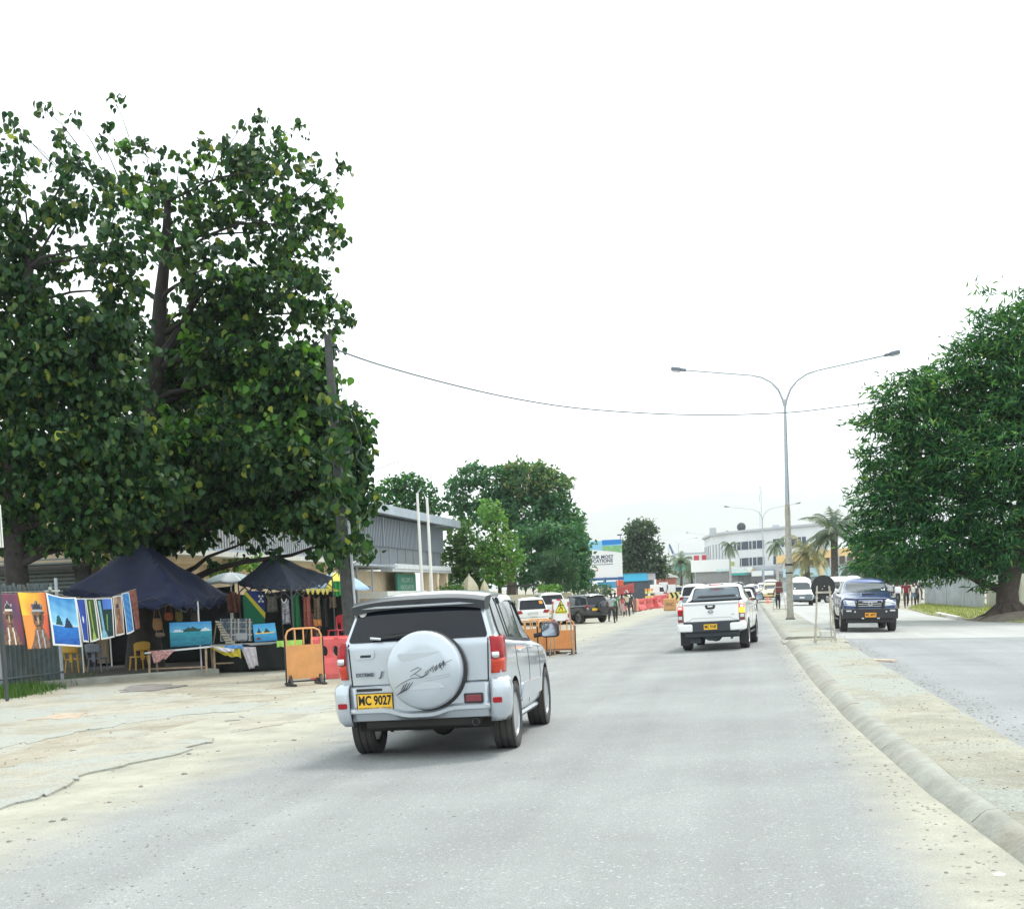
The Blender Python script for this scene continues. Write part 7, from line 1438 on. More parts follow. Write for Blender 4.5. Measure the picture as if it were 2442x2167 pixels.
garment('long dark green sequinned dress', (1180, 650, 1284, 985), 37.2, mat('green_dress', (.01, .10, .04), .7, col2=(.03, .2, .08), scale=25)); garment('long red and brown patterned dress', (1288, 670, 1390, 985), 37.2, mat('red_dress', (.18, .03, .03), .8, col2=(.32, .12, .08), scale=25))
garment('brown striped dress with an orange hem', (1392, 690, 1478, 930), 37.3, mat('brown_dress', (.07, .045, .03), .8, col2=(.16, .12, .09), scale=18)); cloth('orange printed hem hanging below the brown dress', [Z2(1400, 915), Z2(1480, 915), Z2(1484, 975), Z2(1408, 975)], 37.2, mat('orange_hem', (.5, .2, .06), .8, var=.3, scale=20))
garment('dark shirt with pale lettering-like stripes beside the flag', (940, 680, 1060, 840), 37.0, mat('dark_shirt', (.03, .04, .035), .8, col2=(.14, .12, .1), scale=12)); garment('black long dress at the right end of the row', (1485, 690, 1545, 985), 37.4, mat('black_dress', (.015, .015, .02), .8, var=.3)); garment('brown woven string dress near the leaning pole', (1545, 690, 1625, 800), 37.4, mat('woven_brown', (.10, .075, .05), .9, var=.4, scale=20))
for i, (x, w_) in enumerate(((1350, 22), (1395, 22), (1445, 30), (1495, 24), (1535, 18))): cloth('yellow bunting flag under the right corner of the dark canopy', [Z2(x - w_, 620), Z2(x + w_, 618), Z2(x + 6, 668), Z2(x - 6, 670)], 36.8, mat('bunting_yellow', (.7, .6, .15), .7), name='bunting_flag', cat='flag', amp=.01)['group'] = 'yellow bunting flags under the dark canopy'
# flag: blue over green with a yellow diagonal and white stars
t = thing('flag', 'blue and green flag with a yellow diagonal stripe and white stars', 'flag', (0, 0, 0)); yf = 37.8
def fq(pts, m_, nm, dy=0.0, par=t): mb = MB(); mb.prism([A(*Z2(*p), yf - dy) for p in pts], (0, .01, 0)); return mb.obj(nm, m_, par)
fq([(735, 672), (935, 905), (930, 965), (735, 965), (722, 700)], mat('flag_green', (.01, .14, .07), .8), 'green_field'); bl = fq([(748, 640), (935, 640), (938, 860)], mat('flag_blue', (.015, .03, .16), .8), 'blue_field', .0); fq([(732, 665), (748, 640), (775, 668), (938, 850), (935, 905)], mat('flag_yellow', (.5, .45, .04), .8), 'diagonal_stripe', .03)
for (x, y) in ((880, 690), (910, 690), (895, 715), (880, 740), (912, 740)):
    c = Vector(A(*Z2(x, y), yf - .03)); mb = MB(); mb.prism([c + Vector((.05 * (1 if k % 2 == 0 else .4) * math.sin(k * math.pi / 5), 0, .05 * (1 if k % 2 == 0 else .4) * math.cos(k * math.pi / 5))) for k in range(10)], (0, .008, 0)); mb.obj('star', W_, bl)
# hanging string bags
for i, (x, y, w_, h, m_, lab) in enumerate(((1515, 960, 55, 60, mat('bag_tan', (.32, .18, .08), .9, var=.3, scale=20), 'large tan woven bag hanging lowest under the blue canopy'), (1622, 885, 48, 40, mat('bag_orange', (.35, .1, .04), .9, var=.4, scale=25), 'orange and black striped woven bag'), (1722, 885, 42, 50, mat('bag_olive', (.2, .17, .06), .9, var=.4, scale=25), 'olive zigzag woven bag'), (1870, 890, 45, 45, mat('bag_brown', (.08, .06, .05), .9, var=.3, scale=20), 'dark brown string bag by the white tent leg'), (1540, 1060, 55, 22, mat('bag_beige', (.22, .16, .12), .9, var=.3, scale=20), 'flat beige basket below the tan woven bag'))):
    yb_ = 36.6; c = A(*Z1(x, y), yb_); k = yb_ / 3060 * .248; t = thing('woven_bag', lab, 'bag', c, group='woven bags for sale'); mb = MB()
    mb.lathe([(.02, -h * k), (w_ * k * .75, -h * k * .95), (w_ * k, -h * k * .4), (w_ * k * .95, h * k * .5), (w_ * k * .8, h * k), (w_ * k * .7, h * k * .9)], 14); mb.v = [(p[0], p[1] * .4, p[2]) for p in mb.v]; mb.obj('bag_body', m_, t, True)
    mb = MB(); mb.tube([(-w_ * k * .75, 0, h * k * .9), (-.04, 0, h * k + .35), (.04, 0, h * k + .35), (w_ * k * .75, 0, h * k * .9)], .012, 5); mb.obj('strap', m_, t, True)
# umbrellas
def umbrella(label, u, v, y, R, H_, cols, tilt=0):
    p = A(u, v, y); b0 = gz(p.x, y); t = thing('market_umbrella', label, 'umbrella', (p.x, y, b0), rx=0, ry=0); h = p.z - b0; n = len(cols)
    for k in range(n):
        mb = MB(); a0_, a1_ = 2 * math.pi * k / n, 2 * math.pi * (k + 1) / n
        mb.grid(6, 7, lambda a, c: (lambda th, r: (R * r * math.cos(th) * (1 - .04 * math.sin(a * math.pi) * r), R * r * math.sin(th) * (1 - .04 * math.sin(a * math.pi) * r), h - H_ * r ** 1.8 - .05 * math.sin(a * math.pi) * r))(a0_ + (a1_ - a0_) * a, .02 + .98 * c)); mb.obj('panel', cols[k], t, True, solid=.006)
    mb = MB(); mb.tube([(0, 0, 0), (0, 0, h + .06)], .025, 8); mb.obj('pole', W_, t, True); return t
PU = mat('umbrella_pale', (.55, .62, .66), .7); umbrella('pale grey-green umbrella behind the gap between the canopies', *Z2(600, 462), 41.0, 1.0, .32, [PU, mat('umbrella_grey_green', (.35, .45, .47), .7)] * 4)
UB_, UY, UG, UW = mat('umbrella_blue', (.06, .14, .4), .7), mat('umbrella_yellow', (.75, .65, .1), .7), mat('umbrella_green', (.03, .4, .1), .7), mat('umbrella_lightblue', (.3, .45, .62), .7)
umbrella('multicoloured yellow, blue and green umbrella behind the leaning pole', *Z2(1610, 462), 42.5, 1.2, .6, [UW, UY, UW, UY, UY, UW, UY, UW])
cloth('green and blue sheet hanging from the multicoloured umbrella', [Z2(1578, 545), Z2(1690, 545), Z2(1690, 685), Z2(1600, 690)], 41.5, mat('green_sheet', (.05, .45, .12), .7, var=.2))
# plastic chairs
def chair(label, u, v, y, m_, rz=0):
    p = gp(u, v); x = xat(u, y); t = thing('plastic_chair', label, 'chair', (x, y, gz(x, y) + .1), rz, group='plastic chairs under the blue canopy')
    mb = MB(); mb.box((0, 0, .43), (.44, .42, .035)); mb.obj('seat', m_, t, bevel=.012)
    for sx in (-1, 1):
        for sy in (-1, 1): mb = MB(); mb.tube([(sx * .18, sy * .17, .43), (sx * .23, sy * .22, 0)], [.03, .022], 6); mb.obj('leg', m_, t, True)
    mb = MB()
    for sx in (-1, 1): mb.tube([(sx * .21, -.2, .43), (sx * .24, -.25, .82)], .025, 6)
    mb.grid(10, 6, lambda a, c: ((2 * a - 1) * .24, -.25 - .04 * math.sin(a * math.pi) - .02, .62 + .24 * c + .04 * math.sin(a * math.pi) * c)); mb.box((0, -.235, .5), (.1, .02, .3)); mb.obj('backrest', m_, t, True, solid=.015); return t
YCH = mat('yellow_chair_plastic', (.5, .28, .03), .5); chair('orange-yellow plastic chair nearest the corrugated fence', 168, 1615, 36.6, YCH); chair('grey plastic chair seen from behind between the two yellow ones', 222, 1612, 36.6, mat('grey_chair_plastic', (.16, .18, .22), .5)); chair('orange-yellow plastic chair beside the trestle table', 322, 1612, 36.9, YCH, .9)
t = chair('red folding chair with dark seat behind the red barrier', 800, 1590, 37.5, mat('red_chair', (.5, .04, .06), .5), 2.7); t.location.z += .55; t['group'] = ''; del t['group']
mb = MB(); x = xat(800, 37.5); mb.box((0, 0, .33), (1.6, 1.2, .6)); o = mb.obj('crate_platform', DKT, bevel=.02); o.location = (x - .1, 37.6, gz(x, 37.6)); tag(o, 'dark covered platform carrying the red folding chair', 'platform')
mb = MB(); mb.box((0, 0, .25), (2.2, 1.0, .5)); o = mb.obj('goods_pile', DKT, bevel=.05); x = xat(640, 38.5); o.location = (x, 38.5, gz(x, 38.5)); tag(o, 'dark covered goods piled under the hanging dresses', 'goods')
# ================================================================ ROADWORKS
def barricade(label, x, y, rz, m_=ORANGE):
    t = thing('barricade', label, 'barrier', onground(x, y), rz, group='orange pedestrian barricades'); mb = MB(); w_, h = .42, 1.32
    P = [(-w_, 0, .16), (-w_, 0, h - .16), (-w_ + .05, 0, h - .05), (-w_ + .16, 0, h), (w_ - .16, 0, h), (w_ - .05, 0, h - .05), (w_, 0, h - .16), (w_, 0, .16)]; mb.tube(P, .022, 8); mb.obj('frame', m_, t, True)
    for x_ in (-.2, 0, .2): mb = MB(); mb.tube([(x_, 0, .95), (x_, 0, h)], .018, 6); mb.obj('bar', m_, t, True)
    mb = MB(); mb.box((0, 0, .55), (.8, .02, .78))
    for k in range(14): mb.box((-.37 + k * .057, -.012, .55), (.014, .012, .76))
    mb.obj('panel', m_, t)
    mb = MB(); mb.tube([(-w_, -.01, .1), (w_, -.01, .1)], .02, 6)
    for s in (-1, 1): mb.box((s * (w_ + .035), 0, .55), (.03, .03, 1.1))
    mb.obj('side_post', BLK, t)
    for s in (-1, 1): mb = MB(); mb.box((s * .36, -.0, .03), (.07, .8, .05)); mb.prism([(s * .36 - .03, -.16, .05), (s * .36 - .03, .16, .05), (s * .36 - .03, 0, .26)], (.06, 0, 0)); mb.obj('foot', BLK, t)
    return t
bx_ = xat(718, 28.9); barricade('orange slatted barricade in front of the green cloth, nearest one', bx_, 28.9, .62)
x = xat(1334, 37.6); t = barricade('orange solid-panelled barricade just left of the warning sign leg', x, 37.6, -.1, mat('orange_paint_b', (.72, .3, .1), .55, var=.08, scale=3, dirt=.3)); t.scale = (.95, 1, .77)
for a in (('orange barricade turned edge-on behind the wing mirror', xat(1303, 37.9), 37.9, 1.0), ('orange barricade behind the others, only its bars showing', xat(1282, 40.2), 40.2, .1), ('orange barricade hidden mostly by the silver off-roader', xat(1262, 38.6), 38.6, .5)): barricade(*a).scale = (1, 1, .78)
# warning sign board on legs
x = xat(1336, 36.9); t = thing('warning_sign', 'white board with a yellow triangle and walking figure on wooden legs', 'sign', onground(x, 36.9), -.06); px2 = 3060 / 36.9
zt_, zb_ = 2.02 , 1.34
zt_ = A(1336, 1428, 36.9).z - gz(x, 36.9); zb_ = A(1336, 1480, 36.9).z - gz(x, 36.9); hw = .245
mb = MB(); mb.box((0, 0, (zt_ + zb_) / 2), (2 * hw, .02, zt_ - zb_)); bd = mb.obj('board', W_, t)
def onb(pts, m_, nm, dy=.012): mb = MB(); mb.prism([(px_ * hw, -dy, zb_ + pz * (zt_ - zb_)) for px_, pz in pts], (0, -.004, 0)); return mb.obj(nm, m_, bd)
PNK = mat('red_reflective', (.62, .03, .12), .5)
for (a, c, q, r) in ((-1, .78, .2, .12), (-1, .38, .2, .16), (.8, .66, .2, .2), (.8, .14, .2, .18), (-.45, .93, .5, .07), (-.95, 0, .3, .07), (.5, 0, .4, .05)): onb([(a, c), (a + q, c), (a + q, c + r), (a, c + r)], PNK, 'reflective_patch')
onb([(-.66, .4), (.74, .4), (.05, .97)], INK, 'triangle_border', .013); onb([(-.54, .435), (.62, .435), (.05, .91)], mat('sign_yellow', (.85, .75, .05), .5), 'triangle', .018); onb([(-.68, .34), (.76, .34), (.76, .4), (-.68, .4)], mat('sign_yellow', (0, 0, 0)), 'caption_strip', .014)
mb = MB(); zc = lambda v: zb_ + v * (zt_ - zb_)
mb.lathe([(0, -.026), (.018, -.026), (.018, -.022), (0, -.022)], 10, 'y', (.0, 0, zc(.80)))
for P in ([(.0, .76), (.01, .64)], [(.0, .75), (-.045, .70), (-.05, .64)], [(.0, .75), (.05, .71), (.09, .715)], [(.01, .64), (-.02, .56), (-.06, .48)], [(.01, .64), (.05, .57), (.045, .47)]): mb.tube([(a, -.024, zc(c)) for a, c in P], .013, 5)
mb.obj('walking_figure', INK, bd)
mb = MB(); [mb.box((-.13 + k * .028, -.019, zc(.37)), (.018, .004, .014)) for k in range(11)]; mb.obj('caption_marks', INK, bd)
for s in (-1, 1): mb = MB(); mb.tube([(s * hw * .9, .02, zt_), (s * (hw + .1) + .02, -.18, 0)], .022, 6); mb.tube([(s * hw * .9, .04, zt_), (s * (hw + .04), .3, 0)], .02, 6); mb.obj('leg', WOOD, t, True)
mb = MB(); mb.tube([(-.3, -.15, .2), (.32, -.15, .2)], .018, 6); mb.obj('brace', DGREY, t)
# water-filled barriers
def barrier(label, x, y, rz, k=1.0, m_=REDPL, grp='red water-filled barriers'):
    t = thing('plastic_barrier', label, 'barrier', onground(x, y), rz, group=grp); t.scale = (k, k, k)
    prof = [(-.30, .0), (-.30, .12), (-.22, .38), (-.13, .52), (-.12, .98), (-.08, 1.02), (.08, 1.02), (.12, .98), (.13, .52), (.22, .38), (.30, .12), (.30, 0)]
    mb = MB(); mb.prism([(-.75, p[0], p[1]) for p in prof], (1.5, 0, 0)); bo_ = mb.obj('barrier_body', m_, t, bevel=.03, seg=3); 
    cut = []
    for x_ in (-.42, -.14, .14, .42): c = MB(); c.lathe([(.09, -.4), (.09, .4)], 16, 'y', (x_, 0, 0)); c.v = [(q[0], q[1], q[2] * 1.5 + .68) for q in c.v]; cut.append(c.obj('cutter', m_, t))
    for x_ in (-.5, .5): c = MB(); c.box((x_, 0, .05), (.26, 1, .16)); cut.append(c.obj('cutter', m_, t))
    bo_.modifiers.clear()
    for co in cut: md = bo_.modifiers.new('b', 'BOOLEAN'); md.object = co; md.operation = 'DIFFERENCE'; md.solver = 'EXACT'
    md = bo_.modifiers.new('v', 'BEVEL'); md.width = .02; md.segments = 2; md.limit_method = 'ANGLE'; apply_mods(bo_)
    for co in cut: bpy.data.objects.remove(co)
    mb = MB(); mb.box((-.62, -.135, .68), (.05, .012, .3)); mb.obj('reflector_strip', W_, t)
    mb = MB(); mb.box((0, 0, 1.03), (1.44, .1, .04)); [mb.box((q, -.1, 1.0), (.12, .06, .06)) for q in (-.5, -.1, .3, .62)]; mb.obj('top_rail', m_, t, bevel=.012)
    return t
b0 = barrier('red water-filled barrier beside the nearest orange barricade', xat(808, 31.2) - .0, 31.2, .12)
RB = mat('far_red_plastic', (.55, .13, .11), .6, var=.12, scale=3, dirt=.3)
def bc(u, y, rz, lab, k=1.0): c = copy_tree(b0, label=lab); x = xat(u, y); c.location = onground(x, y); c.rotation_euler = (0, 0, rz); c.scale = (k, k, k); return c
FB = [(1526, 112, 1.25), (1534, 116, .3), (1543, 119, 1.1), (1553, 121, .5), (1562, 123, 1.1), (1569, 121, 1.4), (1560, 136, .1), (1574, 138, .1), (1589, 139, .05), (1600, 141, .1), (1548, 142, 1.2), (1606, 150, .4)]
nm_ = ['first', 'second', 'third', 'fourth', 'fifth', 'sixth']
for i, (u, y, rz) in enumerate(FB): bc(u, y, rz, ('%s from the left in the nearer far-off cluster of red barriers' % nm_[i]) if i < 6 else ('%s from the left in the farthest row of red barriers' % nm_[(i - 6)]), .95)
x = xat(1515, 108); t = thing('plastic_barrier', 'pinkish-orange upright block at the near end of the far red barriers', 'barrier', onground(x, 108)); mb = MB(); mb.prism([(-.22, -.3, 0), (.22, -.3, 0), (.2, -.2, .9), (.12, -.2, 1.1), (-.12, -.2, 1.1), (-.2, -.2, .9)], (0, .5, 0)); mb.obj('barrier_body', mat('salmon_plastic', (.68, .3, .18), .6, var=.1), t, bevel=.03); mb = MB(); mb.box((0, .0, .03), (.9, .6, .06)); mb.obj('foot', DGREY, t)
x = xat(1597, 103); t = thing('plastic_barrier', 'orange box barrier with dark lettering just left of the white pickup', 'barrier', onground(x, 103)); mb = MB(); mb.box((0, 0, .5), (1.0, .5, .95)); bd = mb.obj('barrier_body', mat('orange_box', (.62, .33, .14), .6, var=.1, dirt=.2), t, bevel=.06); text('SNC', 'lettering', DGREY, bd, .35, face_m((0, -.26, .5)), .004)
# chevron board
x = xat(1612, 104); t = thing('chevron_board', 'yellow and black chevron board above the orange box barrier', 'sign', onground(x, 104)); c = A(1614, 1422, 104); z = c.z - gz(x, 104); mb = MB(); mb.box((0, 0, z), (1.15, .03, .72)); bd = mb.obj('board', mat('chevron_yellow', (.75, .68, .25), .5), t)
mb = MB()
for k in range(3): x0 = -.5 + k * .36; mb.prism([(x0, -.02, z + .34), (x0 + .16, -.02, z + .34), (x0 + .34, -.02, z), (x0 + .16, -.02, z - .34), (x0, -.02, z - .34), (x0 + .18, -.02, z)], (0, -.01, 0))
mb.obj('chevrons', INK, bd)
for s in (-1, 1): mb = MB(); mb.tube([(s * .45, .02, z), (s * .5, .1, 0)], .03, 6); mb.obj('leg', DSTEEL, t)
# striped bollards
for i, (u, y) in enumerate(((1541, 119.5), (1548, 121), (1555, 124))):
    x = xat(u, y); t = thing('striped_bollard', ('left', 'middle', 'right')[i] + ' of the three yellow and white striped marker posts rising behind the far red barriers', 'bollard', onground(x, y), group='striped marker posts'); mb = MB(); mb.lathe([(.22, 0), (.22, .06), (.12, .08), (.10, 1.6), (.0, 1.65)], 12); po = mb.obj('post', mat('hi_vis_yellow', (.7, .68, .2), .5), t, True)
    for z in (.4, .8, 1.2): mb = MB(); mb.lathe([(.118, z), (.118, z + .18)], 12); mb.obj('reflective_band', W_ if i % 2 else DGREY, po, True)
    mb = MB(); mb.box((0, -.1, 1.75), (.22, .06, .22)); mb.obj('warning_lamp', mat('amber', (.8, .3, .04), .4), t, bevel=.03)
# cone on the median road edge
x = xat(1831, 108); t = thing('traffic_cone', 'single orange traffic cone on the road left of the median', 'cone', onground(x, 108)); mb = MB(); mb.lathe([(.17, .03), (.03, .74), (0, .75)], 16); mb.obj('cone_body', mat('cone_orange', (.85, .16, .06), .5), t, True); mb = MB(); mb.box((0, 0, .02), (.42, .42, .04)); mb.obj('foot', mat('cone_orange', (0, 0, 0)), t, bevel=.01); mb = MB(); mb.lathe([(.118, .3), (.085, .45)], 16); mb.obj('reflective_band', W_, t, True)
# round sign seen from behind on a trestle
x = 1.99; y = 34.5; base = Vector((x, y, .125)); t = thing('road_sign', 'round black-backed road sign on a wooden trestle, standing on the median', 'sign', base, 0)
cz = A(1963, 1399, y).z - base.z; cxo = A(1963, 1399, y).x - x; mb = MB(); mb.lathe([(0, -.012), (.30, -.012), (.305, 0), (.30, .008), (0, .008)], 40, 'y', (cxo, 0, cz)); ds = mb.obj('sign_disc', mat('black_board_back', (.018, .02, .022), .45, var=.3, scale=7), t, True, ang=30)
PW = mat('pale_timber', (.45, .42, .35), .85, var=.3, scale=10)
L1, R1 = (A(1948, 1397, y), A(1945, 1532, y)), (A(1977, 1397, y), A(1993, 1532, y))
for (a, b_) in (L1, R1): mb = MB(); mb.prism([(a.x - x - .022, -.03, a.z - base.z), (a.x - x + .022, -.03, a.z - base.z), (b_.x - x + .025, -.03, 0), (b_.x - x - .025, -.03, 0)], (0, -.045, 0)); mb.obj('leg', PW, t)
for dz_, off in ((A(1963, 1412, y).z - base.z, 0), (A(1963, 1524, y).z - base.z, .0)): q = (cz + .1 - dz_) / (cz + .1); xl = (L1[0].x * (1 - q) + L1[1].x * q) - x; xr_ = (R1[0].x * (1 - q) + R1[1].x * q) - x; mb = MB(); mb.box(((xl + xr_) / 2, -.085, dz_), (xr_ - xl + .06, .02, .05)); mb.obj('crossbar', PW if off == 0 else WOOD, t)
for s in (-1, 1): mb = MB(); mb.tube([(cxo + s * .14, 0, cz + .05), (cxo + s * .22, .45, 0)], .018, 6); mb.obj('rear_leg', PW, t, True)
mb = MB(); mb.box((cxo + .1, -.02, cz - .26), (.06, .006, .03)); mb.box((cxo - .02, -.02, cz - .05), (.02, .006, .02)); mb.box((cxo + .03, -.02, cz + .02), (.02, .006, .02)); mb.obj('label_marks', W_, ds)
# second trestle sign farther along the median
x = xat(1858, 76); y = 76; t = thing('road_sign', 'maroon-backed trestle sign on the median in front of the backpack walker', 'sign', (x, y, .13)); mb = MB(); mb.box((0, 0, 1.35), (.42, .03, .62)); mb.obj('sign_board', mat('maroon_board', (.16, .04, .04), .6), t); mb = MB(); mb.tube([(.3 * math.cos(a), 0, 1.55 + .3 * math.sin(a)) for a in np.linspace(0, math.pi, 9)], .015, 5); mb.obj('hoop', PW, t, True)
for s in (-1, 1): mb = MB(); mb.tube([(s * .16, -.03, 1.75), (s * .36, -.05, 0)], .022, 5); mb.obj('leg', PW, t, True)
mb = MB(); mb.box((0, -.05, 1.35), (.5, .02, .05)); mb.box((0, -.05, .1), (.7, .02, .05)); mb.obj('crossbar', PW, t)
# rubble under the warning sign
# ================================================================ PEOPLE
SKIN = mat('dark_brown_skin', (.075, .038, .024), .55, var=.08, scale=9); HAIRM = mat('black_hair', (.012, .010, .010), .9, bump=1, bscale=60)
def skinmesh(name, verts, edges, radii, m_, parent, sub=1, root=0):
    me = bpy.data.meshes.new(name); me.from_pydata(verts, edges, []); o = bpy.data.objects.new(name, me); COL.objects.link(o)
    md = o.modifiers.new('skin', 'SKIN'); md.use_smooth_shade = True; md.branch_smoothing = .3
    sv = me.skin_vertices[0].data if me.skin_vertices else None
    if sv is None:
        me.attributes  # layer created by the modifier below
        bm = bmesh.new(); bm.from_mesh(me); ly = bm.verts.layers.skin.verify()
        for i, v in enumerate(bm.verts): v[ly].radius = radii[i] if hasattr(radii[i], '__len__') else (radii[i], radii[i]); v[ly].use_root = (i == root)
        bm.to_mesh(me); bm.free()
    else:
        for i, v in enumerate(sv): v.radius = radii[i] if hasattr(radii[i], '__len__') else (radii[i], radii[i]); v.use_root = (i == root)
    if sub: m2 = o.modifiers.new('sub', 'SUBSURF'); m2.levels = m2.render_levels = sub
    apply_mods(o); o.data.materials.clear(); o.data.materials.append(m_); o.parent = parent
    o.data.polygons.foreach_set('use_smooth', [True] * len(o.data.polygons)); return o
def person(label, x, y, rz, h=1.68, step=.25, arms=(.1, -.1), top=(.5, .5, .5), bottom=(.03, .03, .04), shorts=False, sleeves=.55, build=1.0, hat=None, bag=None, dz=0.0, elbow=(.15, .15), lean=0, skirt=False, pattern=None, hair=1.0, child=False, parent_lab=None, topvar=.08, carry=None, raise_=None):
    t = thing('person', label, 'person', onground(x, y, dz), rz); k = h / 1.70; t.scale = (k, k, k); B = build
    V, E, RR = [], [], []
    def add(p, r, link=None): V.append(tuple(p)); RR.append(r); 
    pel = Vector((0, 0, .93)); ch = Vector((0, lean * .35, 1.24)); nk = Vector((0, lean * .5, 1.44)); 
    J = {}
    def j(n, p, r, par=None):
        J[n] = len(V); V.append(tuple(p)); RR.append(r)
        if par is not None: E.append((J[par], J[n]))
    j('pel', pel, (.135 * B, .10 * B)); j('wst', (0, lean * .15, 1.07), (.12 * B, .085 * B), 'pel'); j('ch', ch, (.15 * B, .10 * B), 'wst'); j('up', (0, lean * .43, 1.36), (.13 * B, .08 * B), 'ch'); j('nk', nk, .05, 'up'); j('jaw', nk + Vector((0, .02, .07)), (.058, .07), 'nk'); j('hd', nk + Vector((0, .01, .17)), (.072, .092), 'jaw'); j('crown', nk + Vector((0, -.005, .235)), (.055, .07), 'hd'); j('nose', nk + Vector((0, .105, .13)), .014, 'hd')
    HN = {}
    for s, nm in ((-1, 'l'), (1, 'r')):
        st_ = step * s; hipz = .90; kn = Vector((s * .10 * B, st_ * .5 + .04, .50)); an = Vector((s * .10, st_ * (1.0 if st_ > 0 else 1.25), .085 + (.10 if st_ < -.1 else 0)))
        j('hip' + nm, (s * .095 * B, 0, hipz - .02), .088 * B, 'pel'); j('kn' + nm, kn, .058 * B, 'hip' + nm); j('cf' + nm, kn.lerp(an, .35) + Vector((0, -.02, 0)), .052 * B, 'kn' + nm); j('an' + nm, an, .036, 'cf' + nm); j('toe' + nm, an + Vector((0, .15, -.05)), (.034, .024), 'an' + nm); j('heel' + nm, an + Vector((0, -.05, -.05)), .026, 'an' + nm)
        sw = arms[0 if s < 0 else 1]; el = elbow[0 if s < 0 else 1]; sh = Vector((s * .185 * B, lean * .43, 1.385)); e_ = sh + Vector((s * .06, sw * .7, -.28)); w_ = e_ + Vector((s * .01, sw * .6 + el, -.23 + abs(el) * .3))
        if raise_ and s == raise_[0]: e_ = sh + Vector((s * .08, .18, -.12)); w_ = e_ + Vector((-s * .05, .12, .2))
        j('sh' + nm, sh, .055 * B, 'up'); j('el' + nm, e_, .040 * B, 'sh' + nm); j('wr' + nm, w_, .027, 'el' + nm); dr = (w_ - e_).normalized(); pm = w_ + dr * .06; j('pm' + nm, pm, (.034, .018), 'wr' + nm)
        fw = Vector((0, 1, 0)); fw = (fw - dr * fw.dot(dr)).normalized(); inn = dr.cross(fw) * -s
        for fi, (off, ln) in enumerate(((.03, .062), (.010, .072), (-.010, .068), (-.03, .055))):
            a = pm + dr * .04 + fw * off; b_ = a + dr * ln * .5 + inn * .01; c = b_ + (dr * .6 + inn * .8).normalized() * ln * .5
            j('f%d' % fi + nm, a, .010, 'pm' + nm); j('g%d' % fi + nm, b_, .009, 'f%d' % fi + nm); j('h%d' % fi + nm, c, .0075, 'g%d' % fi + nm)
        j('th' + nm, pm - dr * .01 + fw * .045, .011, 'pm' + nm); j('ti' + nm, pm + dr * .03 + fw * .062 + inn * .012, .009, 'th' + nm)
    body = skinmesh('body', V, E, RR, SKIN, t)
    def sub(names, grow, nm, m_):
        idx = [J[n] for n in names]; vs = [V[i] for i in idx]; rs = [tuple(q + grow for q in (RR[i] if hasattr(RR[i], '__len__') else (RR[i], RR[i]))) for i in idx]; es = [(idx.index(a), idx.index(b_)) for a, b_ in E if a in idx and b_ in idx]
        return vs, es, rs
    tm = mat('cloth_%d_%d_%d' % tuple(int(c * 99) for c in top) + (pattern or ''), top, .85, var=topvar, scale=10, **({'col2': (.03, .03, .04)} if pattern == 'dark' else {}))
    vs, es, rs = sub(['pel', 'wst', 'ch', 'up', 'shl', 'shr'], .016, 'shirt', tm)
    for s, nm in ((-1, 'l'), (1, 'r')):
        if sleeves > 0: q = Vector(V[J['sh' + nm]]).lerp(Vector(V[J['el' + nm]]), sleeves); vs.append(tuple(q)); rs.append((.062 * B, .062 * B)); es.append((4 if s < 0 else 5, len(vs) - 1))
    rs[0] = tuple(q + .012 for q in rs[0]); vs[0] = (0, 0, .90); skinmesh('shirt', vs, es, rs, tm, t)
    bmn = mat('trouser_%d_%d_%d' % tuple(int(c * 99) for c in bottom), bottom, .85, var=.1)
    if skirt:
        mb = MB(); mb.lathe([(.13 * B, 1.02), (.17 * B, .88), (.2 * B, .6), (.24 * B, .42), (.22 * B, .42)], 16); mb.v = [(p[0], p[1] * .8, p[2]) for p in mb.v]; mb.obj('skirt', bmn, t, True)
    else:
        vs, es, rs = sub(['pel', 'hipl', 'hipr'], .014, 'trousers', bmn); vs.insert(0, (0, 0, 1.0)); rs.insert(0, (.13 * B, .10 * B)); es = [(a + 1, b_ + 1) for a, b_ in es] + [(0, 1)]
        for s, nm, b0_ in ((-1, 'l', 2), (1, 'r', 3)):
            kn = Vector(V[J['kn' + nm]])
            if shorts: q = Vector(V[J['hip' + nm]]).lerp(kn, .72); vs.append(tuple(q)); rs.append((.092 * B,) * 2); es.append((b0_, len(vs) - 1))
            else: vs.append(tuple(kn)); rs.append((.073 * B,) * 2); es.append((b0_, len(vs) - 1)); a = Vector(V[J['an' + nm]]) + Vector((0, 0, .03)); vs.append(tuple(a)); rs.append((.058, .058)); es.append((len(vs) - 2, len(vs) - 1))
        skinmesh('trousers' if not shorts else 'shorts', vs, es, rs, bmn, t)
        if not shorts:
            for s, nm in ((-1, 'l'), (1, 'r')): a = Vector(V[J['an' + nm]]); mb = MB(); mb.tube([a + Vector((0, -.07, -.05)), a + Vector((0, 0, -.045)), a + Vector((0, .12, -.055)), a + Vector((0, .18, -.06))], [.035, .045, .04, .025], 8, flat=.7); mb.obj('shoe', BLK, t, True)
    hd = Vector(V[J['hd']]); mb = MB(); R1 = .108 * hair
    mb.grid(14, 8, lambda a, c: (lambda th, ph: (R1 * .9 * math.sin(ph) * math.cos(th), -.012 + R1 * 1.08 * math.sin(ph) * math.sin(th) - .015 * (ph > 1.2), R1 * 1.05 * math.cos(ph) + (.02 + .04 * math.sin(th) if ph > 1.2 else 0)))(a * 2 * math.pi, c * 1.65)); o = mb.obj('hair', HAIRM, t, True); o.location = hd + Vector((0, -.005, .035))
    mb = MB()
    for s in (-1, 1): mb.lathe([(0, -.012), (.012, 0), (0, .012)], 8, 'y', (s * .032, .088, 0))
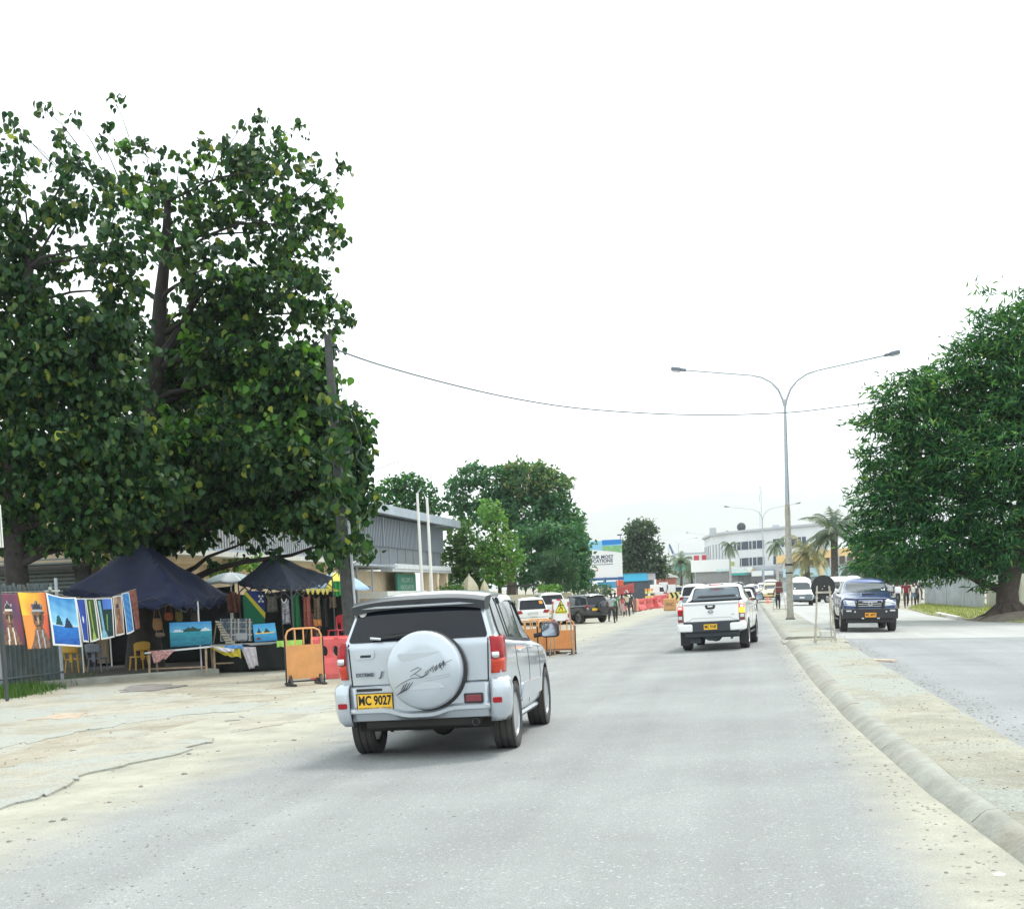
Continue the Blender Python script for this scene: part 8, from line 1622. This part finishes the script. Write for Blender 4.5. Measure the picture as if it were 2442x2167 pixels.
    o = mb.obj('eyes', INK, t, True); o.location = hd + Vector((0, 0, -.0))
    mb = MB()
    for s in (-1, 1): mb.lathe([(0, -.012), (.02, -.005), (.026, .0), (.02, .008), (0, .01)], 8, 'x', (s * .076, 0, 0))
    o = mb.obj('ears', SKIN, t, True); o.location = hd + Vector((0, -.005, -.015))
    if hat: mb = MB(); mb.lathe([(.0, .16), (.07, .15), (.10, .06), (.105, .03), (.19, .01), (.19, 0), (.1, .01)], 18); o = mb.obj('hat', mat('hat_%d' % int(hat[0] * 99), hat, .8), t, True); o.location = hd + Vector((0, 0, .02))
    if bag == 'back': mb = MB(); mb.box((0, -.19, 1.2), (.3, .18, .42)); mb.obj('backpack', mat('backpack_black', (.02, .022, .03), .7), t, bevel=.06)
    if bag == 'side': mb = MB(); mb.box((-.27, .02, .95), (.1, .26, .3)); mb.tube([(-.25, 0, 1.08), (-.05, -.1, 1.42), (.1, 0, 1.45)], .012, 5); mb.obj('shoulder_bag', mat('bag_dark', (.02, .02, .03), .7), t, bevel=.03)
    if carry: a = Vector(V[J['pmr']]); mb = MB(); mb.box(tuple(a + Vector((.02, .02, -.2))), (.12, .26, .28)); mb.tube([a + Vector((0, -.06, -.08)), a, a + Vector((0, .08, -.08))], .01, 5); mb.obj('carrier_bag', mat('pink_bag', carry, .6), t, bevel=.03)
    return t
def pp(u, y, *a, **k): return person(a[0], xat(u, y), y, *a[1:], **k)
pp(1457, 73.2, 'person in a grey top and black trousers walking away past the black off-roader', -.3, h=1.62, step=.16, top=(.36, .40, .43), build=1.28, hair=1.15, arms=(.05, .12), elbow=(.05, .05))
pp(1466, 76.5, 'person in a bright green top half hidden behind the one in grey', .2, h=1.66, step=.2, top=(.03, .35, .10), bottom=(.04, .05, .05), hair=.95)
pp(1483, 88, 'person in a striped red and white top and skirt carrying a pink bag', .1, h=1.52, step=.28, top=(.5, .12, .12), bottom=(.45, .32, .3), skirt=True, carry=(.8, .25, .2), hair=1.05)
pp(1494, 90, 'tall person in a pale yellow shirt and white hat walking away', -.1, h=1.72, step=.34, top=(.62, .62, .45), bottom=(.05, .05, .06), hat=(.75, .73, .68))
pp(1490, 91.5, 'person in white partly behind the one with the white hat', .2, h=1.5, step=.2, top=(.6, .6, .58), bottom=(.4, .1, .1), shorts=True)
pp(1503, 98, 'dark-clothed person beside the red-draped stall', -.4, h=1.6, step=.2, top=(.05, .06, .07))
pp(1855, 79.5, 'person in a white shirt with a black backpack standing on the median', .1, h=1.62, step=.14, top=(.6, .62, .64), bottom=(.03, .035, .05), bag='back', dz=.12)
pp(1803, 150, 'person in dark clothes standing beside the second lamp post', .3, h=1.72, step=.12, top=(.06, .07, .09), bottom=(.07, .08, .1), build=1.15)
pp(2223, 99, 'person in a black top and white shorts walking along the grey fence', 0.0, h=1.66, step=.2, top=(.025, .025, .03), bottom=(.75, .75, .72), shorts=True, sleeves=.95, dz=.05)
pp(2161, 84, 'person in a dark red dress-length shirt walking towards us', math.pi, h=1.70, step=.2, top=(.22, .02, .04), bottom=(.05, .04, .05), build=1.12, hair=1.05)
pp(2178, 86.5, 'person in a white printed t-shirt and blue shorts walking towards us', math.pi - .1, h=1.62, step=.2, top=(.72, .72, .70), bottom=(.12, .22, .36), shorts=True)
pp(2141, 85.5, 'person in a white vest and dark trousers beside the blue pickup', math.pi + .1, h=1.68, step=.2, top=(.74, .74, .74), bottom=(.04, .05, .07), sleeves=0)
pp(2186, 90, 'person in dark clothes a step behind the one in the printed t-shirt', math.pi, h=1.68, step=.15, top=(.04, .04, .05), bottom=(.03, .03, .03))
pp(2124, 96, 'person with a pale shirt farthest back in the group on the right', math.pi + .2, h=1.72, step=.15, top=(.5, .52, .55), bottom=(.1, .1, .12))
pp(1762, 152, 'small distant person crossing ahead of the white pickup', 1.2, h=1.68, step=.2, top=(.6, .6, .62), bottom=(.08, .08, .1))
pp(742, 39.2, 'vendor in dark clothes in the shade among the hanging dresses', math.pi, h=1.58, step=.03, top=(.10, .05, .05), bottom=(.03, .03, .03), dz=.1)
# ================================================================ HAZE: thin humid dusty air
mb = MB(); mb.box((0, 250, 21), (760, 700, 52)); o = mb.obj('haze', mat('unused', (0, 0, 0))); hm = bpy.data.materials.new('haze'); hm.use_nodes = True; hm.node_tree.nodes.clear()
ho = hm.node_tree.nodes.new('ShaderNodeOutputMaterial'); hv = hm.node_tree.nodes.new('ShaderNodeVolumePrincipled'); hv.inputs['Color'].default_value = (.9, .97, 1, 1); hv.inputs['Density'].default_value = .0002; hv.inputs['Anisotropy'].default_value = .3
hm.node_tree.links.new(hv.outputs[0], ho.inputs['Volume']); o.data.materials.clear(); o.data.materials.append(hm); tag(o, 'pale humid dusty air that softens the far end of the street', 'haze', kind='stuff')
